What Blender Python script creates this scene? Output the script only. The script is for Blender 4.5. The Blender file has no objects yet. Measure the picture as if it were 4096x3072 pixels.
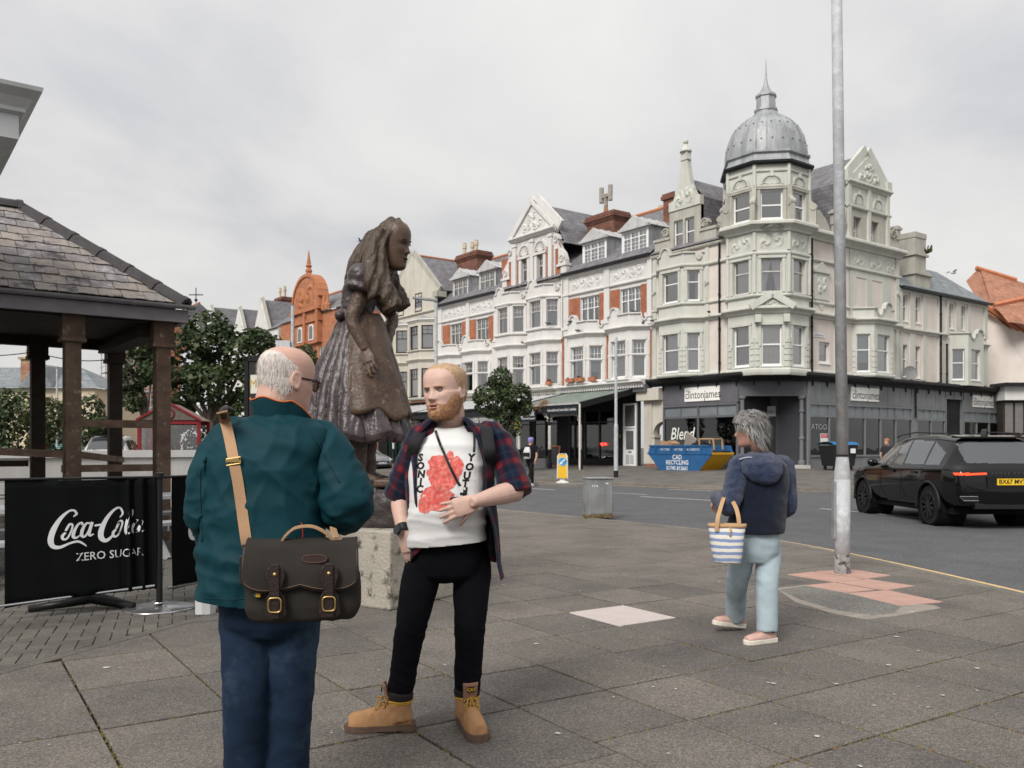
import bpy, bmesh, math, random
import numpy as np
from mathutils import Vector, Matrix, noise as mnoise
R=math.radians; PI=math.pi
sc=bpy.context.scene; COL=sc.collection
random.seed(7); RNG=np.random.default_rng(7)
# -- camera
F_PX=875.0; CAM_H=1.37; HZ=447.0
cam=bpy.data.cameras.new('camera'); camo=bpy.data.objects.new('camera',cam); COL.objects.link(camo)
camo.location=(0,0,CAM_H); camo.rotation_euler=(R(90),0,0)
cam.sensor_width=36; cam.lens=F_PX/1024*36; cam.shift_y=(HZ-384)/1024; cam.clip_end=2000; cam.clip_start=.1
cam.dof.use_dof=True; cam.dof.focus_distance=4.4; cam.dof.aperture_fstop=7.0
sc.camera=camo
def P(x,y,d): return Vector(((x-512)/F_PX*d, d, CAM_H+(HZ-y)/F_PX*d))
# -- light
SUN_EL,SUN_AZ=R(42),R(-150)
sdir=Vector((math.sin(SUN_AZ)*math.cos(SUN_EL),math.cos(SUN_AZ)*math.cos(SUN_EL),math.sin(SUN_EL)))
sl=bpy.data.lights.new('sun','SUN'); sl.energy=1.5; sl.angle=R(24); sl.color=(1,.965,.92)
so=bpy.data.objects.new('sun',sl); COL.objects.link(so); so.rotation_euler=(-sdir).to_track_quat('-Z','Y').to_euler()
w=bpy.data.worlds.new('World'); sc.world=w; w.use_nodes=True
nt=w.node_tree; nt.nodes.clear(); N=nt.nodes.new; LK=nt.links.new
out=N('ShaderNodeOutputWorld'); bg=N('ShaderNodeBackground'); LK(bg.outputs[0],out.inputs[0]); bg.inputs[1].default_value=.0565
sky=N('ShaderNodeTexSky'); sky.sky_type='NISHITA'; sky.sun_disc=False; sky.sun_elevation=SUN_EL; sky.sun_rotation=SUN_AZ; sky.air_density=1; sky.dust_density=4
tc=N('ShaderNodeTexCoord'); sep=N('ShaderNodeSeparateXYZ'); LK(tc.outputs['Generated'],sep.inputs[0])
def M_(op,a,b=None,c=None):
    n=N('ShaderNodeMath'); n.operation=op
    for i,v in enumerate((a,b,c)):
        if v is None: continue
        if isinstance(v,(int,float)): n.inputs[i].default_value=v
        else: LK(v,n.inputs[i])
    return n.outputs[0]
zc=M_('MAXIMUM',sep.outputs[2],0.0); den=M_('ADD',zc,.22)
cx_=M_('DIVIDE',sep.outputs[0],den); cy_=M_('DIVIDE',sep.outputs[1],den)
cmb=N('ShaderNodeCombineXYZ'); LK(cx_,cmb.inputs[0]); LK(cy_,cmb.inputs[1])
n1=N('ShaderNodeTexNoise'); n1.inputs['Scale'].default_value=1.1; n1.inputs['Detail'].default_value=7; n1.inputs['Roughness'].default_value=.55; n1.inputs['Distortion'].default_value=.35; LK(cmb.outputs[0],n1.inputs[0])
n2=N('ShaderNodeTexNoise'); n2.inputs['Scale'].default_value=.5; n2.inputs['Detail'].default_value=3; LK(cmb.outputs[0],n2.inputs[0])
cv=M_('ADD',M_('MULTIPLY',n1.outputs[0],.6),M_('MULTIPLY',n2.outputs[0],.5))
cr=N('ShaderNodeValToRGB'); LK(cv,cr.inputs[0]); e=cr.color_ramp.elements
e[0].position=.40; e[0].color=(4.9,5.0,5.35,1); e[1].position=.68; e[1].color=(7.9,7.8,7.6,1)
e2=cr.color_ramp.elements.new(.53); e2.color=(6.65,6.6,6.58,1)
el=M_('ADD',.86,M_('MULTIPLY',zc,.42))
vm=N('ShaderNodeVectorMath'); vm.operation='SCALE'; LK(cr.outputs[0],vm.inputs[0]); LK(el,vm.inputs['Scale'])
mx=N('ShaderNodeMix'); mx.data_type='RGBA'; mx.inputs[0].default_value=.96; LK(sky.outputs[0],mx.inputs[6]); LK(vm.outputs[0],mx.inputs[7]); LK(mx.outputs[2],bg.inputs[0])
vs=sc.view_settings; vs.view_transform='Standard'; vs.look='None'; vs.exposure=1.05; vs.gamma=1; vs.use_curve_mapping=False
sc.cycles.max_bounces=6; sc.cycles.diffuse_bounces=3; sc.cycles.glossy_bounces=3; sc.cycles.transparent_max_bounces=8; sc.cycles.transmission_bounces=3
sc.cycles.use_denoising=True; sc.cycles.caustics_reflective=False; sc.cycles.caustics_refractive=False
# -- materials
MATS={}
def mat(name,col,rough=.7,var=.12,scale=6,bump=0,bscale=40,streak=0,metal=0,col2=None,c2scale=3,c2lo=.5,c2hi=.65,spec=.2,sheen=0,coat=0,coord='Object',emit=0,fine=0,fscale=200,sss=0,detail=6):
    if name in MATS: return MATS[name]
    m=bpy.data.materials.new(name); m.use_nodes=True; t=m.node_tree; n=t.nodes.new; l=t.links.new
    b=t.nodes['Principled BSDF']; b.inputs['Roughness'].default_value=rough; b.inputs['Metallic'].default_value=metal; b.inputs['Specular IOR Level'].default_value=spec
    if sheen: b.inputs['Sheen Weight'].default_value=sheen
    if coat: b.inputs['Coat Weight'].default_value=coat; b.inputs['Coat Roughness'].default_value=.04
    if sss: b.inputs['Subsurface Weight'].default_value=sss; b.inputs['Subsurface Radius'].default_value=(.012,.005,.003)
    tc=n('ShaderNodeTexCoord'); co=tc.outputs[coord]
    col=tuple(col)+(1,)
    cur=None
    def mixc(fac,a,c,typ='MIX'):
        x=n('ShaderNodeMix'); x.data_type='RGBA'; x.blend_type=typ
        for s,v in ((0,fac),(6,a),(7,c)):
            if isinstance(v,(int,float,tuple)): x.inputs[s].default_value=v
            else: l(v,x.inputs[s])
        return x.outputs[2]
    def ns(s,d=detail,r=.55,vec=co):
        x=n('ShaderNodeTexNoise'); x.inputs['Scale'].default_value=s; x.inputs['Detail'].default_value=d; x.inputs['Roughness'].default_value=r; l(vec,x.inputs[0]); return x.outputs[0]
    def ramp(v,lo,hi,c0=(0,0,0,1),c1=(1,1,1,1)):
        x=n('ShaderNodeValToRGB'); x.color_ramp.elements[0].position=lo; x.color_ramp.elements[1].position=hi; x.color_ramp.elements[0].color=c0; x.color_ramp.elements[1].color=c1; l(v,x.inputs[0]); return x.outputs[0]
    cur=col
    if col2 is not None: cur=mixc(ramp(ns(c2scale,8,.65),c2lo,c2hi),cur,tuple(col2)+(1,))
    if var:
        d=1-var; u=1+var
        cur=mixc(1.0,cur,ramp(ns(scale),.3,.7,(d,d,d,1),(u,u,u,1)),'MULTIPLY')
    if fine:
        d=1-fine; u=1+fine
        cur=mixc(1.0,cur,ramp(ns(fscale,3,.8),.35,.65,(d,d,d,1),(u,u,u,1)),'MULTIPLY')
    if streak:
        mp=n('ShaderNodeMapping'); mp.inputs['Scale'].default_value=(1.7,1.7,.16); l(co,mp.inputs[0])
        k=1-streak
        cur=mixc(1.0,cur,ramp(ns(1.6,7,.65,mp.outputs[0]),.42,.72,(1,1,1,1),(k,k*.98,k*.93,1)),'MULTIPLY')
    if isinstance(cur,tuple): b.inputs['Base Color'].default_value=cur
    else: l(cur,b.inputs['Base Color'])
    if bump:
        bp=n('ShaderNodeBump'); bp.inputs['Strength'].default_value=bump; bp.inputs['Distance'].default_value=.02; l(ns(bscale,5,.6),bp.inputs['Height']); l(bp.outputs[0],b.inputs['Normal'])
    if emit: b.inputs['Emission Color'].default_value=col; b.inputs['Emission Strength'].default_value=emit
    MATS[name]=m; return m
def glassmat(name='window_glass',tint=(.55,.58,.6),f0=.06,rough=.03):
    if name in MATS: return MATS[name]
    m=bpy.data.materials.new(name); m.use_nodes=True; t=m.node_tree; t.nodes.clear(); n=t.nodes.new; l=t.links.new
    o=n('ShaderNodeOutputMaterial'); mxx=n('ShaderNodeMixShader'); tr=n('ShaderNodeBsdfTransparent'); gl=n('ShaderNodeBsdfGlossy'); gl.inputs['Roughness'].default_value=rough
    tr.inputs[0].default_value=tint+(1,); fr=n('ShaderNodeFresnel'); fr.inputs[0].default_value=1.55
    tcx=n('ShaderNodeTexCoord'); nz=n('ShaderNodeTexNoise'); nz.inputs['Scale'].default_value=1.3; l(tcx.outputs['Object'],nz.inputs[0])
    bp=n('ShaderNodeBump'); bp.inputs['Strength'].default_value=.03; bp.inputs['Distance'].default_value=.1; l(nz.outputs[0],bp.inputs['Height']); l(bp.outputs[0],gl.inputs['Normal'])
    ma=n('ShaderNodeMath'); ma.operation='MULTIPLY_ADD'; l(fr.outputs[0],ma.inputs[0]); ma.inputs[1].default_value=1.6; ma.inputs[2].default_value=f0
    l(ma.outputs[0],mxx.inputs[0]); l(tr.outputs[0],mxx.inputs[1]); l(gl.outputs[0],mxx.inputs[2]); l(mxx.outputs[0],o.inputs[0])
    MATS[name]=m; return m
# -- mesh building
class MB:
    def __init__(s): s.v=[]; s.f=[]; s.m=[]; s.cm=0
    def add(s,vs,fs):
        o=len(s.v); s.v+= [tuple(p) for p in vs]; s.f+=[tuple(i+o for i in f) for f in fs]; s.m+=[s.cm]*len(fs); return s
    def mi(s,i): s.cm=i; return s
    def box(s,x0,x1,y0,y1,z0,z1):
        return s.add([(x0,y0,z0),(x1,y0,z0),(x1,y1,z0),(x0,y1,z0),(x0,y0,z1),(x1,y0,z1),(x1,y1,z1),(x0,y1,z1)],[(0,3,2,1),(4,5,6,7),(0,1,5,4),(1,2,6,5),(2,3,7,6),(3,0,4,7)])
    def bar(s,a,b,w,h,up=(0,0,1)):
        a=Vector(a);b=Vector(b);d=(b-a).normalized();up=Vector(up)
        if abs(d.dot(up))>.99: up=Vector((0,1,0))
        x=d.cross(up).normalized();y=x.cross(d)
        q=[(-w/2,-h/2),(w/2,-h/2),(w/2,h/2),(-w/2,h/2)]
        return s.add([a+x*i+y*j for i,j in q]+[b+x*i+y*j for i,j in q],[(0,1,2,3),(7,6,5,4),(0,4,5,1),(1,5,6,2),(2,6,7,3),(3,7,4,0)])
    def cyl(s,a,b,r0,r1=None,n=12,cap=True):
        r1=r0 if r1 is None else r1
        a=Vector(a);b=Vector(b);d=(b-a).normalized(); up=Vector((0,0,1)) if abs(d.z)<.95 else Vector((1,0,0))
        x=d.cross(up).normalized();y=d.cross(x)
        vs=[a+(x*math.cos(2*PI*i/n)+y*math.sin(2*PI*i/n))*r0 for i in range(n)]+[b+(x*math.cos(2*PI*i/n)+y*math.sin(2*PI*i/n))*r1 for i in range(n)]
        fs=[(i,i+n,(i+1)%n+n,(i+1)%n) for i in range(n)]
        if cap: fs+=[tuple(range(n)),tuple(range(2*n-1,n-1,-1))]
        return s.add(vs,fs)
    def tube(s,pts,r,n=8,closed=False):
        pts=[Vector(p) for p in pts]; m=len(pts); rs=r if isinstance(r,(list,tuple)) else [r]*m
        rings=[]; prev=None
        for i,p in enumerate(pts):
            if closed: d=pts[(i+1)%m]-pts[i-1]
            else: d=pts[min(i+1,m-1)]-pts[max(i-1,0)]
            d=d.normalized()
            if prev is None:
                up=Vector((0,0,1)) if abs(d.z)<.9 else Vector((1,0,0)); x=d.cross(up).normalized()
            else: x=(prev-d*prev.dot(d)).normalized()
            prev=x; y=d.cross(x)
            rings.append([p+(x*math.cos(2*PI*k/n)+y*math.sin(2*PI*k/n))*rs[i] for k in range(n)])
        return s.loft(rings,caps=not closed,loop=closed)
    def loft(s,rings,caps=True,loop=False):
        n=len(rings[0]); m=len(rings); vs=[p for r in rings for p in r]; fs=[]
        for i in range(m if loop else m-1):
            a=i*n;b=((i+1)%m)*n
            for k in range(n): fs.append((a+k,a+(k+1)%n,b+(k+1)%n,b+k))
        if caps and not loop: fs+=[tuple(range(n-1,-1,-1)),tuple(range((m-1)*n,m*n))]
        return s.add(vs,fs)
    def lathe(s,prof,c=(0,0,0),n=24,a0=0,a1=2*PI):
        full=abs(a1-a0-2*PI)<1e-6; k=n if full else n+1; vs=[]; fs=[]
        for r,z in prof:
            for i in range(k):
                a=a0+(a1-a0)*i/n; vs.append((c[0]+r*math.cos(a),c[1]+r*math.sin(a),c[2]+z))
        for j in range(len(prof)-1):
            for i in range(n):
                i2=(i+1)%k; fs.append((j*k+i,j*k+i2,(j+1)*k+i2,(j+1)*k+i))
        return s.add(vs,fs)
    def prism(s,poly,y0,y1):
        n=len(poly); vs=[(p[0],y0,p[1]) for p in poly]+[(p[0],y1,p[1]) for p in poly]
        return s.add(vs,[tuple(range(n)),tuple(range(2*n-1,n-1,-1))]+[(i,i+n,(i+1)%n+n,(i+1)%n) for i in range(n)])
    def slab(s,poly,z0,z1):
        n=len(poly); vs=[(p[0],p[1],z0) for p in poly]+[(p[0],p[1],z1) for p in poly]
        return s.add(vs,[tuple(range(n-1,-1,-1)),tuple(range(n,2*n))]+[(i,(i+1)%n,(i+1)%n+n,i+n) for i in range(n)])
    def sweep(s,path,prof,closed=False,cap=True):
        n=len(path); offs=[]
        for i in range(n):
            def nrm(a,b):
                dx,dy=b[0]-a[0],b[1]-a[1]; q=math.hypot(dx,dy) or 1; return (dy/q,-dx/q)
            ns=[]
            if i>0 or closed: ns.append(nrm(path[i-1],path[i]))
            if i<n-1 or closed: ns.append(nrm(path[i],path[(i+1)%n]))
            if len(ns)==1: offs.append(ns[0])
            else:
                bx,by=ns[0][0]+ns[1][0],ns[0][1]+ns[1][1]; q=bx*bx+by*by; k=2/max(q,.3); offs.append((bx*k,by*k))
        m=len(prof); vs=[]
        for (px,py),(ox,oy) in zip(path,offs):
            for o,z in prof: vs.append((px+ox*o,py+oy*o,z))
        fs=[]
        for i in range(n if closed else n-1):
            j=(i+1)%n
            for k in range(m-1): fs.append((i*m+k,i*m+k+1,j*m+k+1,j*m+k)[::-1])
        if cap and not closed: fs+=[tuple(range(m)),tuple(range((n-1)*m+m-1,(n-1)*m-1,-1))]
        return s.add(vs,fs)
    def sphere(s,c,r,nu=12,nv=8):
        r=r if isinstance(r,(tuple,list)) else (r,r,r); vs=[];fs=[]
        for j in range(nv+1):
            t=PI*j/nv
            for i in range(nu):
                a=2*PI*i/nu; vs.append((c[0]+r[0]*math.sin(t)*math.cos(a),c[1]+r[1]*math.sin(t)*math.sin(a),c[2]+r[2]*math.cos(t)))
        for j in range(nv):
            for i in range(nu): fs.append((j*nu+i,(j+1)*nu+i,(j+1)*nu+(i+1)%nu,j*nu+(i+1)%nu))
        return s.add(vs,fs)
    def quad(s,a,b,c,d): return s.add([a,b,c,d],[(0,1,2,3)])
    def grid(s,fn,nu,nv):
        vs=[fn(i/nu,j/nv) for j in range(nv+1) for i in range(nu+1)]; k=nu+1
        return s.add(vs,[(j*k+i,j*k+i+1,(j+1)*k+i+1,(j+1)*k+i) for j in range(nv) for i in range(nu)])
    def xf(s,Mx,i0=0):
        s.v[i0:]=[tuple(Mx@Vector(p)) for p in s.v[i0:]]; return s
    def mesh(s,name,mats,smooth=False):
        me=bpy.data.meshes.new(name); me.from_pydata(s.v,[],s.f)
        for m in (mats if isinstance(mats,(list,tuple)) else [mats]): me.materials.append(m)
        if any(s.m): me.polygons.foreach_set('material_index',s.m)
        if smooth: me.polygons.foreach_set('use_smooth',[True]*len(s.f))
        me.validate(); me.update(); return me
    def build(s,name,mats,parent=None,smooth=False,bevel=0,angle=None):
        o=bpy.data.objects.new(name,s.mesh(name,mats,smooth)); COL.objects.link(o)
        if parent is not None: o.parent=parent
        if smooth=='auto' or angle:
            pass
        if bevel:
            b=o.modifiers.new('bevel','BEVEL'); b.width=bevel; b.segments=2; b.limit_method='ANGLE'; b.angle_limit=R(40)
        return o
def fixn(o):
    bm=bmesh.new(); bm.from_mesh(o.data); bmesh.ops.recalc_face_normals(bm,faces=bm.faces); bm.to_mesh(o.data); bm.free(); return o
def autosmooth(o,deg=35):
    me=o.data; bm=bmesh.new(); bm.from_mesh(me)
    for f in bm.faces: f.smooth=True
    for e in bm.edges:
        e.smooth = not(len(e.link_faces)==2 and e.calc_face_angle(0)>R(deg))
    bm.to_mesh(me); bm.free(); return o
def tag(o,label=None,cat=None,group=None,kind=None):
    if label: o['label']=label
    if cat: o['category']=cat
    if group: o['group']=group
    if kind: o['kind']=kind
    return o
def thing(name,label,cat,loc=(0,0,0),rz=0,group=None):
    o=bpy.data.objects.new(name,None); COL.objects.link(o); o.location=loc; o.rotation_euler=(0,0,rz); o.empty_display_size=.1
    return tag(o,label,cat,group)
def struct(o): o['kind']='structure'; return o
def dup(root,loc=None,rz=None,label=None,group=None,parent=None):
    r=root.copy(); COL.objects.link(r)
    if parent is not None: r.parent=parent
    if loc is not None: r.location=loc
    if rz is not None: r.rotation_euler=(0,0,rz)
    if label: r['label']=label
    if group: r['group']=group
    for ch in list(root.children): dup(ch,parent=r)
    return r
def apply_mods(o):
    dg=bpy.context.evaluated_depsgraph_get(); me=bpy.data.meshes.new_from_object(o.evaluated_get(dg),preserve_all_data_layers=True,depsgraph=dg)
    old=o.data; o.modifiers.clear(); o.data=me; me.name=old.name; return o
def remesh(o,vox,smooth_it=4,fac=.5):
    m=o.modifiers.new('r','REMESH'); m.mode='VOXEL'; m.voxel_size=vox
    if smooth_it:
        s=o.modifiers.new('s','SMOOTH'); s.iterations=smooth_it; s.factor=fac
    apply_mods(o)
    o.data.polygons.foreach_set('use_smooth',[True]*len(o.data.polygons)); return o
def text_mesh(txt,size=1,extrude=.002,shear=0,space=1,bold=0,align='CENTER'):
    c=bpy.data.curves.new('t','FONT'); c.body=txt; c.size=size; c.extrude=extrude; c.shear=shear; c.space_character=space; c.offset=bold; c.align_x=align; c.align_y='CENTER'; c.resolution_u=2
    o=bpy.data.objects.new('t',c); COL.objects.link(o); bpy.context.view_layer.update()
    dg=bpy.context.evaluated_depsgraph_get(); me=bpy.data.meshes.new_from_object(o.evaluated_get(dg)); bpy.data.objects.remove(o); bpy.data.curves.remove(c); return me
def lettering(name,txt,mt,parent,loc,rot=(R(90),0,0),size=1,sx=1,**k):
    me=text_mesh(txt,size,**k); me.materials.clear(); me.materials.append(mt)
    o=bpy.data.objects.new(name,me); COL.objects.link(o); o.parent=parent; o.location=loc; o.rotation_euler=rot; o.scale=(sx,1,1); return o
# == ground, roads, pavements
U=Vector((-.596,.803)); V2=Vector((.803,.596))
ROAD_Z=-.04
def aggmat(name,base,speck=.3,scale=230,tint=(.62,.55,.46),big=.1,stain=.25):
    m=bpy.data.materials.new(name); m.use_nodes=True; t=m.node_tree; n=t.nodes.new; l=t.links.new; b=t.nodes['Principled BSDF']; b.inputs['Roughness'].default_value=.88; b.inputs['Specular IOR Level'].default_value=.25
    g=n('ShaderNodeNewGeometry'); co=g.outputs['Position']
    def ns(s,d,r=.6):
        x=n('ShaderNodeTexNoise'); x.inputs['Scale'].default_value=s; x.inputs['Detail'].default_value=d; x.inputs['Roughness'].default_value=r; l(co,x.inputs[0]); return x.outputs[0]
    def ramp(v,els):
        x=n('ShaderNodeValToRGB'); x.color_ramp.elements[0].position=els[0][0]; x.color_ramp.elements[0].color=els[0][1]+(1,); x.color_ramp.elements[1].position=els[-1][0]; x.color_ramp.elements[1].color=els[-1][1]+(1,)
        for p,c in els[1:-1]: x.color_ramp.elements.new(p).color=c+(1,)
        l(v,x.inputs[0]); return x.outputs[0]
    def mix(f,a,c,ty='MIX'):
        x=n('ShaderNodeMix'); x.data_type='RGBA'; x.blend_type=ty
        for s,v in ((0,f),(6,a),(7,c)):
            if isinstance(v,(int,float,tuple)): x.inputs[s].default_value=v
            else: l(v,x.inputs[s])
        return x.outputs[2]
    lo=tuple(c*(1-speck) for c in base); hi=tuple(min(1,c*(1+speck)) for c in base)
    vo=n('ShaderNodeTexVoronoi'); vo.inputs['Scale'].default_value=scale; l(co,vo.inputs['Vector'])
    sepc=n('ShaderNodeSeparateColor'); l(vo.outputs['Color'],sepc.inputs[0])
    c=ramp(sepc.outputs[0],[(0,lo),(.45,base),(.8,hi),(1,tuple(min(1,k*1.9) for k in base))])
    c=mix(ramp(sepc.outputs[1],[(.75,(0,0,0)),(.9,(.45,.45,.45))]),c,tuple(base[i]*1.5*tint[i]/.6 for i in range(3))+(1,))
    c=mix(1.0,c,ramp(ns(scale*.35,3),[(.3,(1-big,)*3),(.7,(1+big,)*3)]),'MULTIPLY')
    c=mix(1.0,c,ramp(ns(1.1,8,.65),[(.32,(1-stain*1.25,1-stain*1.25,1-stain*1.2)),(.6,(1.04,1.03,1.0))]),'MULTIPLY')
    oi=n('ShaderNodeObjectInfo'); c=mix(1.0,c,ramp(oi.outputs['Random'],[(0,(.84,.84,.85)),(.5,(.98,.97,.96)),(1,(1.14,1.12,1.09))]),'MULTIPLY')
    l(c,b.inputs['Base Color'])
    bp=n('ShaderNodeBump'); bp.inputs['Strength'].default_value=.35; bp.inputs['Distance'].default_value=.004; l(vo.outputs['Distance'],bp.inputs['Height']); l(bp.outputs[0],b.inputs['Normal'])
    return m
M_SLAB=aggmat('aggregate_slab',(.130,.120,.111),.34,150)
M_PAVER=aggmat('block_paver',(.112,.107,.098),.22,260,stain=.3)
M_ROAD=aggmat('asphalt',(.108,.109,.114),.28,95,(.6,.6,.6),stain=.16)
M_FPAVE=aggmat('far_paving',(.145,.136,.126),.2,60,stain=.3)
M_KERB=aggmat('kerb_concrete',(.175,.167,.152),.2,180)
M_PINK=mat('pink_slab',(.43,.27,.222),.85,.10,5,.2,150,fine=.10,fscale=220)
M_PALE=mat('pale_pink_slab',(.50,.44,.415),.85,.06,7,.15,150,fine=.08,fscale=260)
M_JOINT=mat('mossy_joint',(.028,.022,.016),.95,.3,40,.4,200,col2=(.10,.072,.036),c2scale=7,c2lo=.46,c2hi=.6)
M_YEL=mat('yellow_line_paint',(.62,.43,.20),.8,.12,4,0,fine=.15,fscale=150,col2=(.33,.27,.19),c2scale=6,c2lo=.62,c2hi=.72)
M_WLINE=mat('white_line_paint',(.55,.54,.52),.8,.15,4,0,col2=(.25,.25,.25),c2scale=5,c2lo=.55,c2hi=.7)
def clip(poly,a,b):
    res=[]; n=len(poly)
    def side(p): return (b[0]-a[0])*(p[1]-a[1])-(b[1]-a[1])*(p[0]-a[0])
    for i in range(n):
        p,q=poly[i],poly[(i+1)%n]; sp,sq=side(p),side(q)
        if sp<=0: res.append(p)
        if sp*sq<0:
            t=sp/(sp-sq); res.append((p[0]+(q[0]-p[0])*t,p[1]+(q[1]-p[1])*t))
    return res
def area(p): return abs(sum(p[i-1][0]*p[i][1]-p[i][0]*p[i-1][1] for i in range(len(p))))/2 if len(p)>2 else 0
def inset(poly,d):
    cx=sum(p[0] for p in poly)/len(poly); cy=sum(p[1] for p in poly)/len(poly); o=[]
    for p in poly:
        dx,dy=cx-p[0],cy-p[1]; q=math.hypot(dx,dy) or 1; k=min(d*1.35,q*.4); o.append((p[0]+dx/q*k,p[1]+dy/q*k))
    return o
def ccw(p): return p if sum(p[i-1][0]*p[i][1]-p[i][0]*p[i-1][1] for i in range(len(p)))>0 else p[::-1]
def piece(mb,poly,z,h=.02,ch=.004):
    poly=ccw(poly); n=len(poly); top=inset(poly,ch); vs=[(x,y,z-h) for x,y in poly]+[(x,y,z-ch*.8) for x,y in poly]+[(x,y,z) for x,y in top]
    fs=[tuple(range(2*n,3*n))]+[(i,(i+1)%n,(i+1)%n+n,i+n) for i in range(n)]+[(i+n,(i+1)%n+n,(i+1)%n+2*n,i+2*n) for i in range(n)]
    mb.add(vs,fs)
mb=MB(); mb.grid(lambda a,b:(-600+1200*a,-60+1300*b,ROAD_Z),24,26); struct(mb.build('road',M_ROAD))
KN=[(5.3,-4),(5.25,2),(5.1,5),(4.95,7),(4.82,8.24),(4.59,9.98),(4.29,11.6),(3.92,13.0),(3.4,14.3),(2.72,15.4),(1.43,17.1),(-.15,19.2)]+[(-.15-.596*t,19.2+.803*t) for t in (4,8,14,22,40)]
PB0,PB1=(-3.98,2.8),(-.9,11.2)
poly=[(-.2+p[0]+.2,p[1]) for p in KN]+[(-40,52),(-60,10),(-40,-20)]
mb=MB(); mb.add([(x,y,-.016) for x,y in poly],[tuple(range(len(poly)))]); pav=mb.build('pavement',M_JOINT); struct(pav)
AX=Vector((.838,.545)); BX=Vector((-.545,.838))
def ab(a,b): return (AX.x*a+BX.x*b, AX.y*a+BX.y*b)
kl=list(zip(KN[:-1],KN[1:]))
def kerbclip(poly,off=.14):
    for p,q in kl:
        d=Vector((q[0]-p[0],q[1]-p[1])).normalized(); n=Vector((-d.y,d.x))*off
        c=Vector((sum(k[0] for k in poly)/len(poly),sum(k[1] for k in poly)/len(poly))) if poly else None
        if c is None: return poly
        m=(Vector(p)+Vector(q))/2
        if (c-m).length<(Vector(p)-Vector(q)).length/2+1.0:
            a=(q[0]+n.x,q[1]+n.y); b=(p[0]+n.x,p[1]+n.y); poly=clip(poly,a,b)
    return poly
def inside_plaza(c):
    for p,q in kl:
        if min(p[1],q[1])<=c[1]<=max(p[1],q[1]):
            t=(c[1]-p[1])/((q[1]-p[1]) or 1); return c[0]<p[0]+(q[0]-p[0])*t+.35
    return True
slabs=[]
def zone(a_edges,b0,pb,b_lo,b_hi):
    for a0,a1 in a_edges:
        k=math.floor((b_lo-b0)/pb)
        while b0+k*pb<b_hi:
            lo=b0+k*pb; g=.008
            poly=[ab(a0+g,lo+g),ab(a1-g,lo+g),ab(a1-g,lo+pb-g),ab(a0+g,lo+pb-g)]
            slabs.append((poly,(a0,lo))); k+=1
zone([(2.54-.633*(i+1),2.54-.633*i) for i in range(14)],4.65,.81,-2,24)
zone([(2.54+.601*i,2.54+.601*(i+1)) for i in range(30)],3.202,.657,-6,24)
PALE=None; near=[]; far=MB(); mosspts=[]
for poly,key in slabs:
    c=Vector((sum(p[0] for p in poly)/4,sum(p[1] for p in poly)/4))
    if c.y<1.2 or c.y>30 or not inside_plaza(c): continue
    full=area(poly)
    pp=clip(poly,PB0,PB1) if (c.x<0 and c.y<11.5) else poly
    if c.y>=10.5 and c.x<.5: pp=clip(pp,(-.9,11.2),(-1.2,20.6))
    if c.y>20.6 and c.x<-1.2 or len(pp)<3: continue
    pp=kerbclip(pp)
    if len(pp)<3 or area(pp)<.02: continue
    for i in range(len(pp)): mosspts.append((pp[i-1],pp[i]))
    vis=abs(c.x/c.y)<.66 and c.y>2.4
    if c.y<9.2 and vis: near.append((c.y,pp,c))
    else: piece(far,pp,RNG.normal(0,.0012))
near.sort(key=lambda t:t[0])
pink=[]
PK=[(700,575.5),(743,570),(776,575),(790,585),(755,583),(815,596),(880,601)]
for i,(d,pp,c) in enumerate(near):
    px=(512+F_PX*c.x/c.y, HZ+F_PX*CAM_H/c.y); m=M_SLAB
    if abs(px[0]-618)<25 and abs(px[1]-615)<7: m=M_PALE
    mb=MB(); o=Vector((c.x,c.y)); piece(mb,[(x-c.x,y-c.y) for x,y in pp],0)
    s=mb.build('paving_slab',m,pav); s.location=(c.x,c.y,RNG.normal(0,.0015)); s.rotation_euler=(RNG.normal(0,.002),RNG.normal(0,.002),0)
st=far.build('paving_slabs',M_SLAB,pav); st['kind']='stuff'
def gp(x,y,z=0): d=F_PX*(CAM_H-z)/(y-HZ); return ((x-512)/F_PX*d,d)
for q in ([(787,575.5),(868,572.2),(822,586.5)] , ):
    pass
pinks=[[(787.5,575.0),(812,572.3),(863,579.5),(836,582.7)],[(816,572.0),(851,569.8),(891,575.8),(866,579.2)],[(806,585.8),(834,583.0),(874,590.2),(846.5,593.2)],[(838,582.8),(868,579.6),(914.5,586.4),(884.5,590.8)],[(850,593.6),(877.5,590.7),(921,600.3),(898,605.2)],[(880.5,590.6),(912.5,587.2),(942,602.2),(925,605.9)]]
pinks=[pinks[0],pinks[1],pinks[2],pinks[3],[(848,593.6),(889,590.9),(942.5,602.4),(898.5,606.4)]]
for q in pinks:
    pl=[gp(*k) for k in q]; cx=sum(p[0] for p in pl)/4; cy=sum(p[1] for p in pl)/4
    mb=MB(); piece(mb,[(x-cx,y-cy) for x,y in pl],.004,.02,.003); s=mb.build('pink_paving_slab',M_PINK,pav); s.location=(cx,cy,.0035)
tar=[gp(*k) for k in [(779,590),(806,586.5),(850,594.5),(902,607),(894,613.5),(872,616),(838,611),(800,600)]]
mb=MB(); piece(mb,tar,.007,.02,.004); s=mb.build('tarmac_patch',aggmat('patch_tarmac',(.15,.147,.14),.4,110),pav)
tb=[gp(*k) for k in [(776,588.5),(806,585),(852,594.5),(936,606.2),(941,608.2),(896,616),(866,619.5),(832,613.5),(795,602)]]
mb=MB(); piece(mb,tb,.0045,.02,.003); mb.build('mortar_bed',mat('mortar',(.27,.24,.21),.95,.2,9,.3,80),pav)
pat=MB(); pat_near=[]; Lb,Wb=.205,.1025; c0,s0=math.cos(R(21)),math.sin(R(21))
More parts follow.
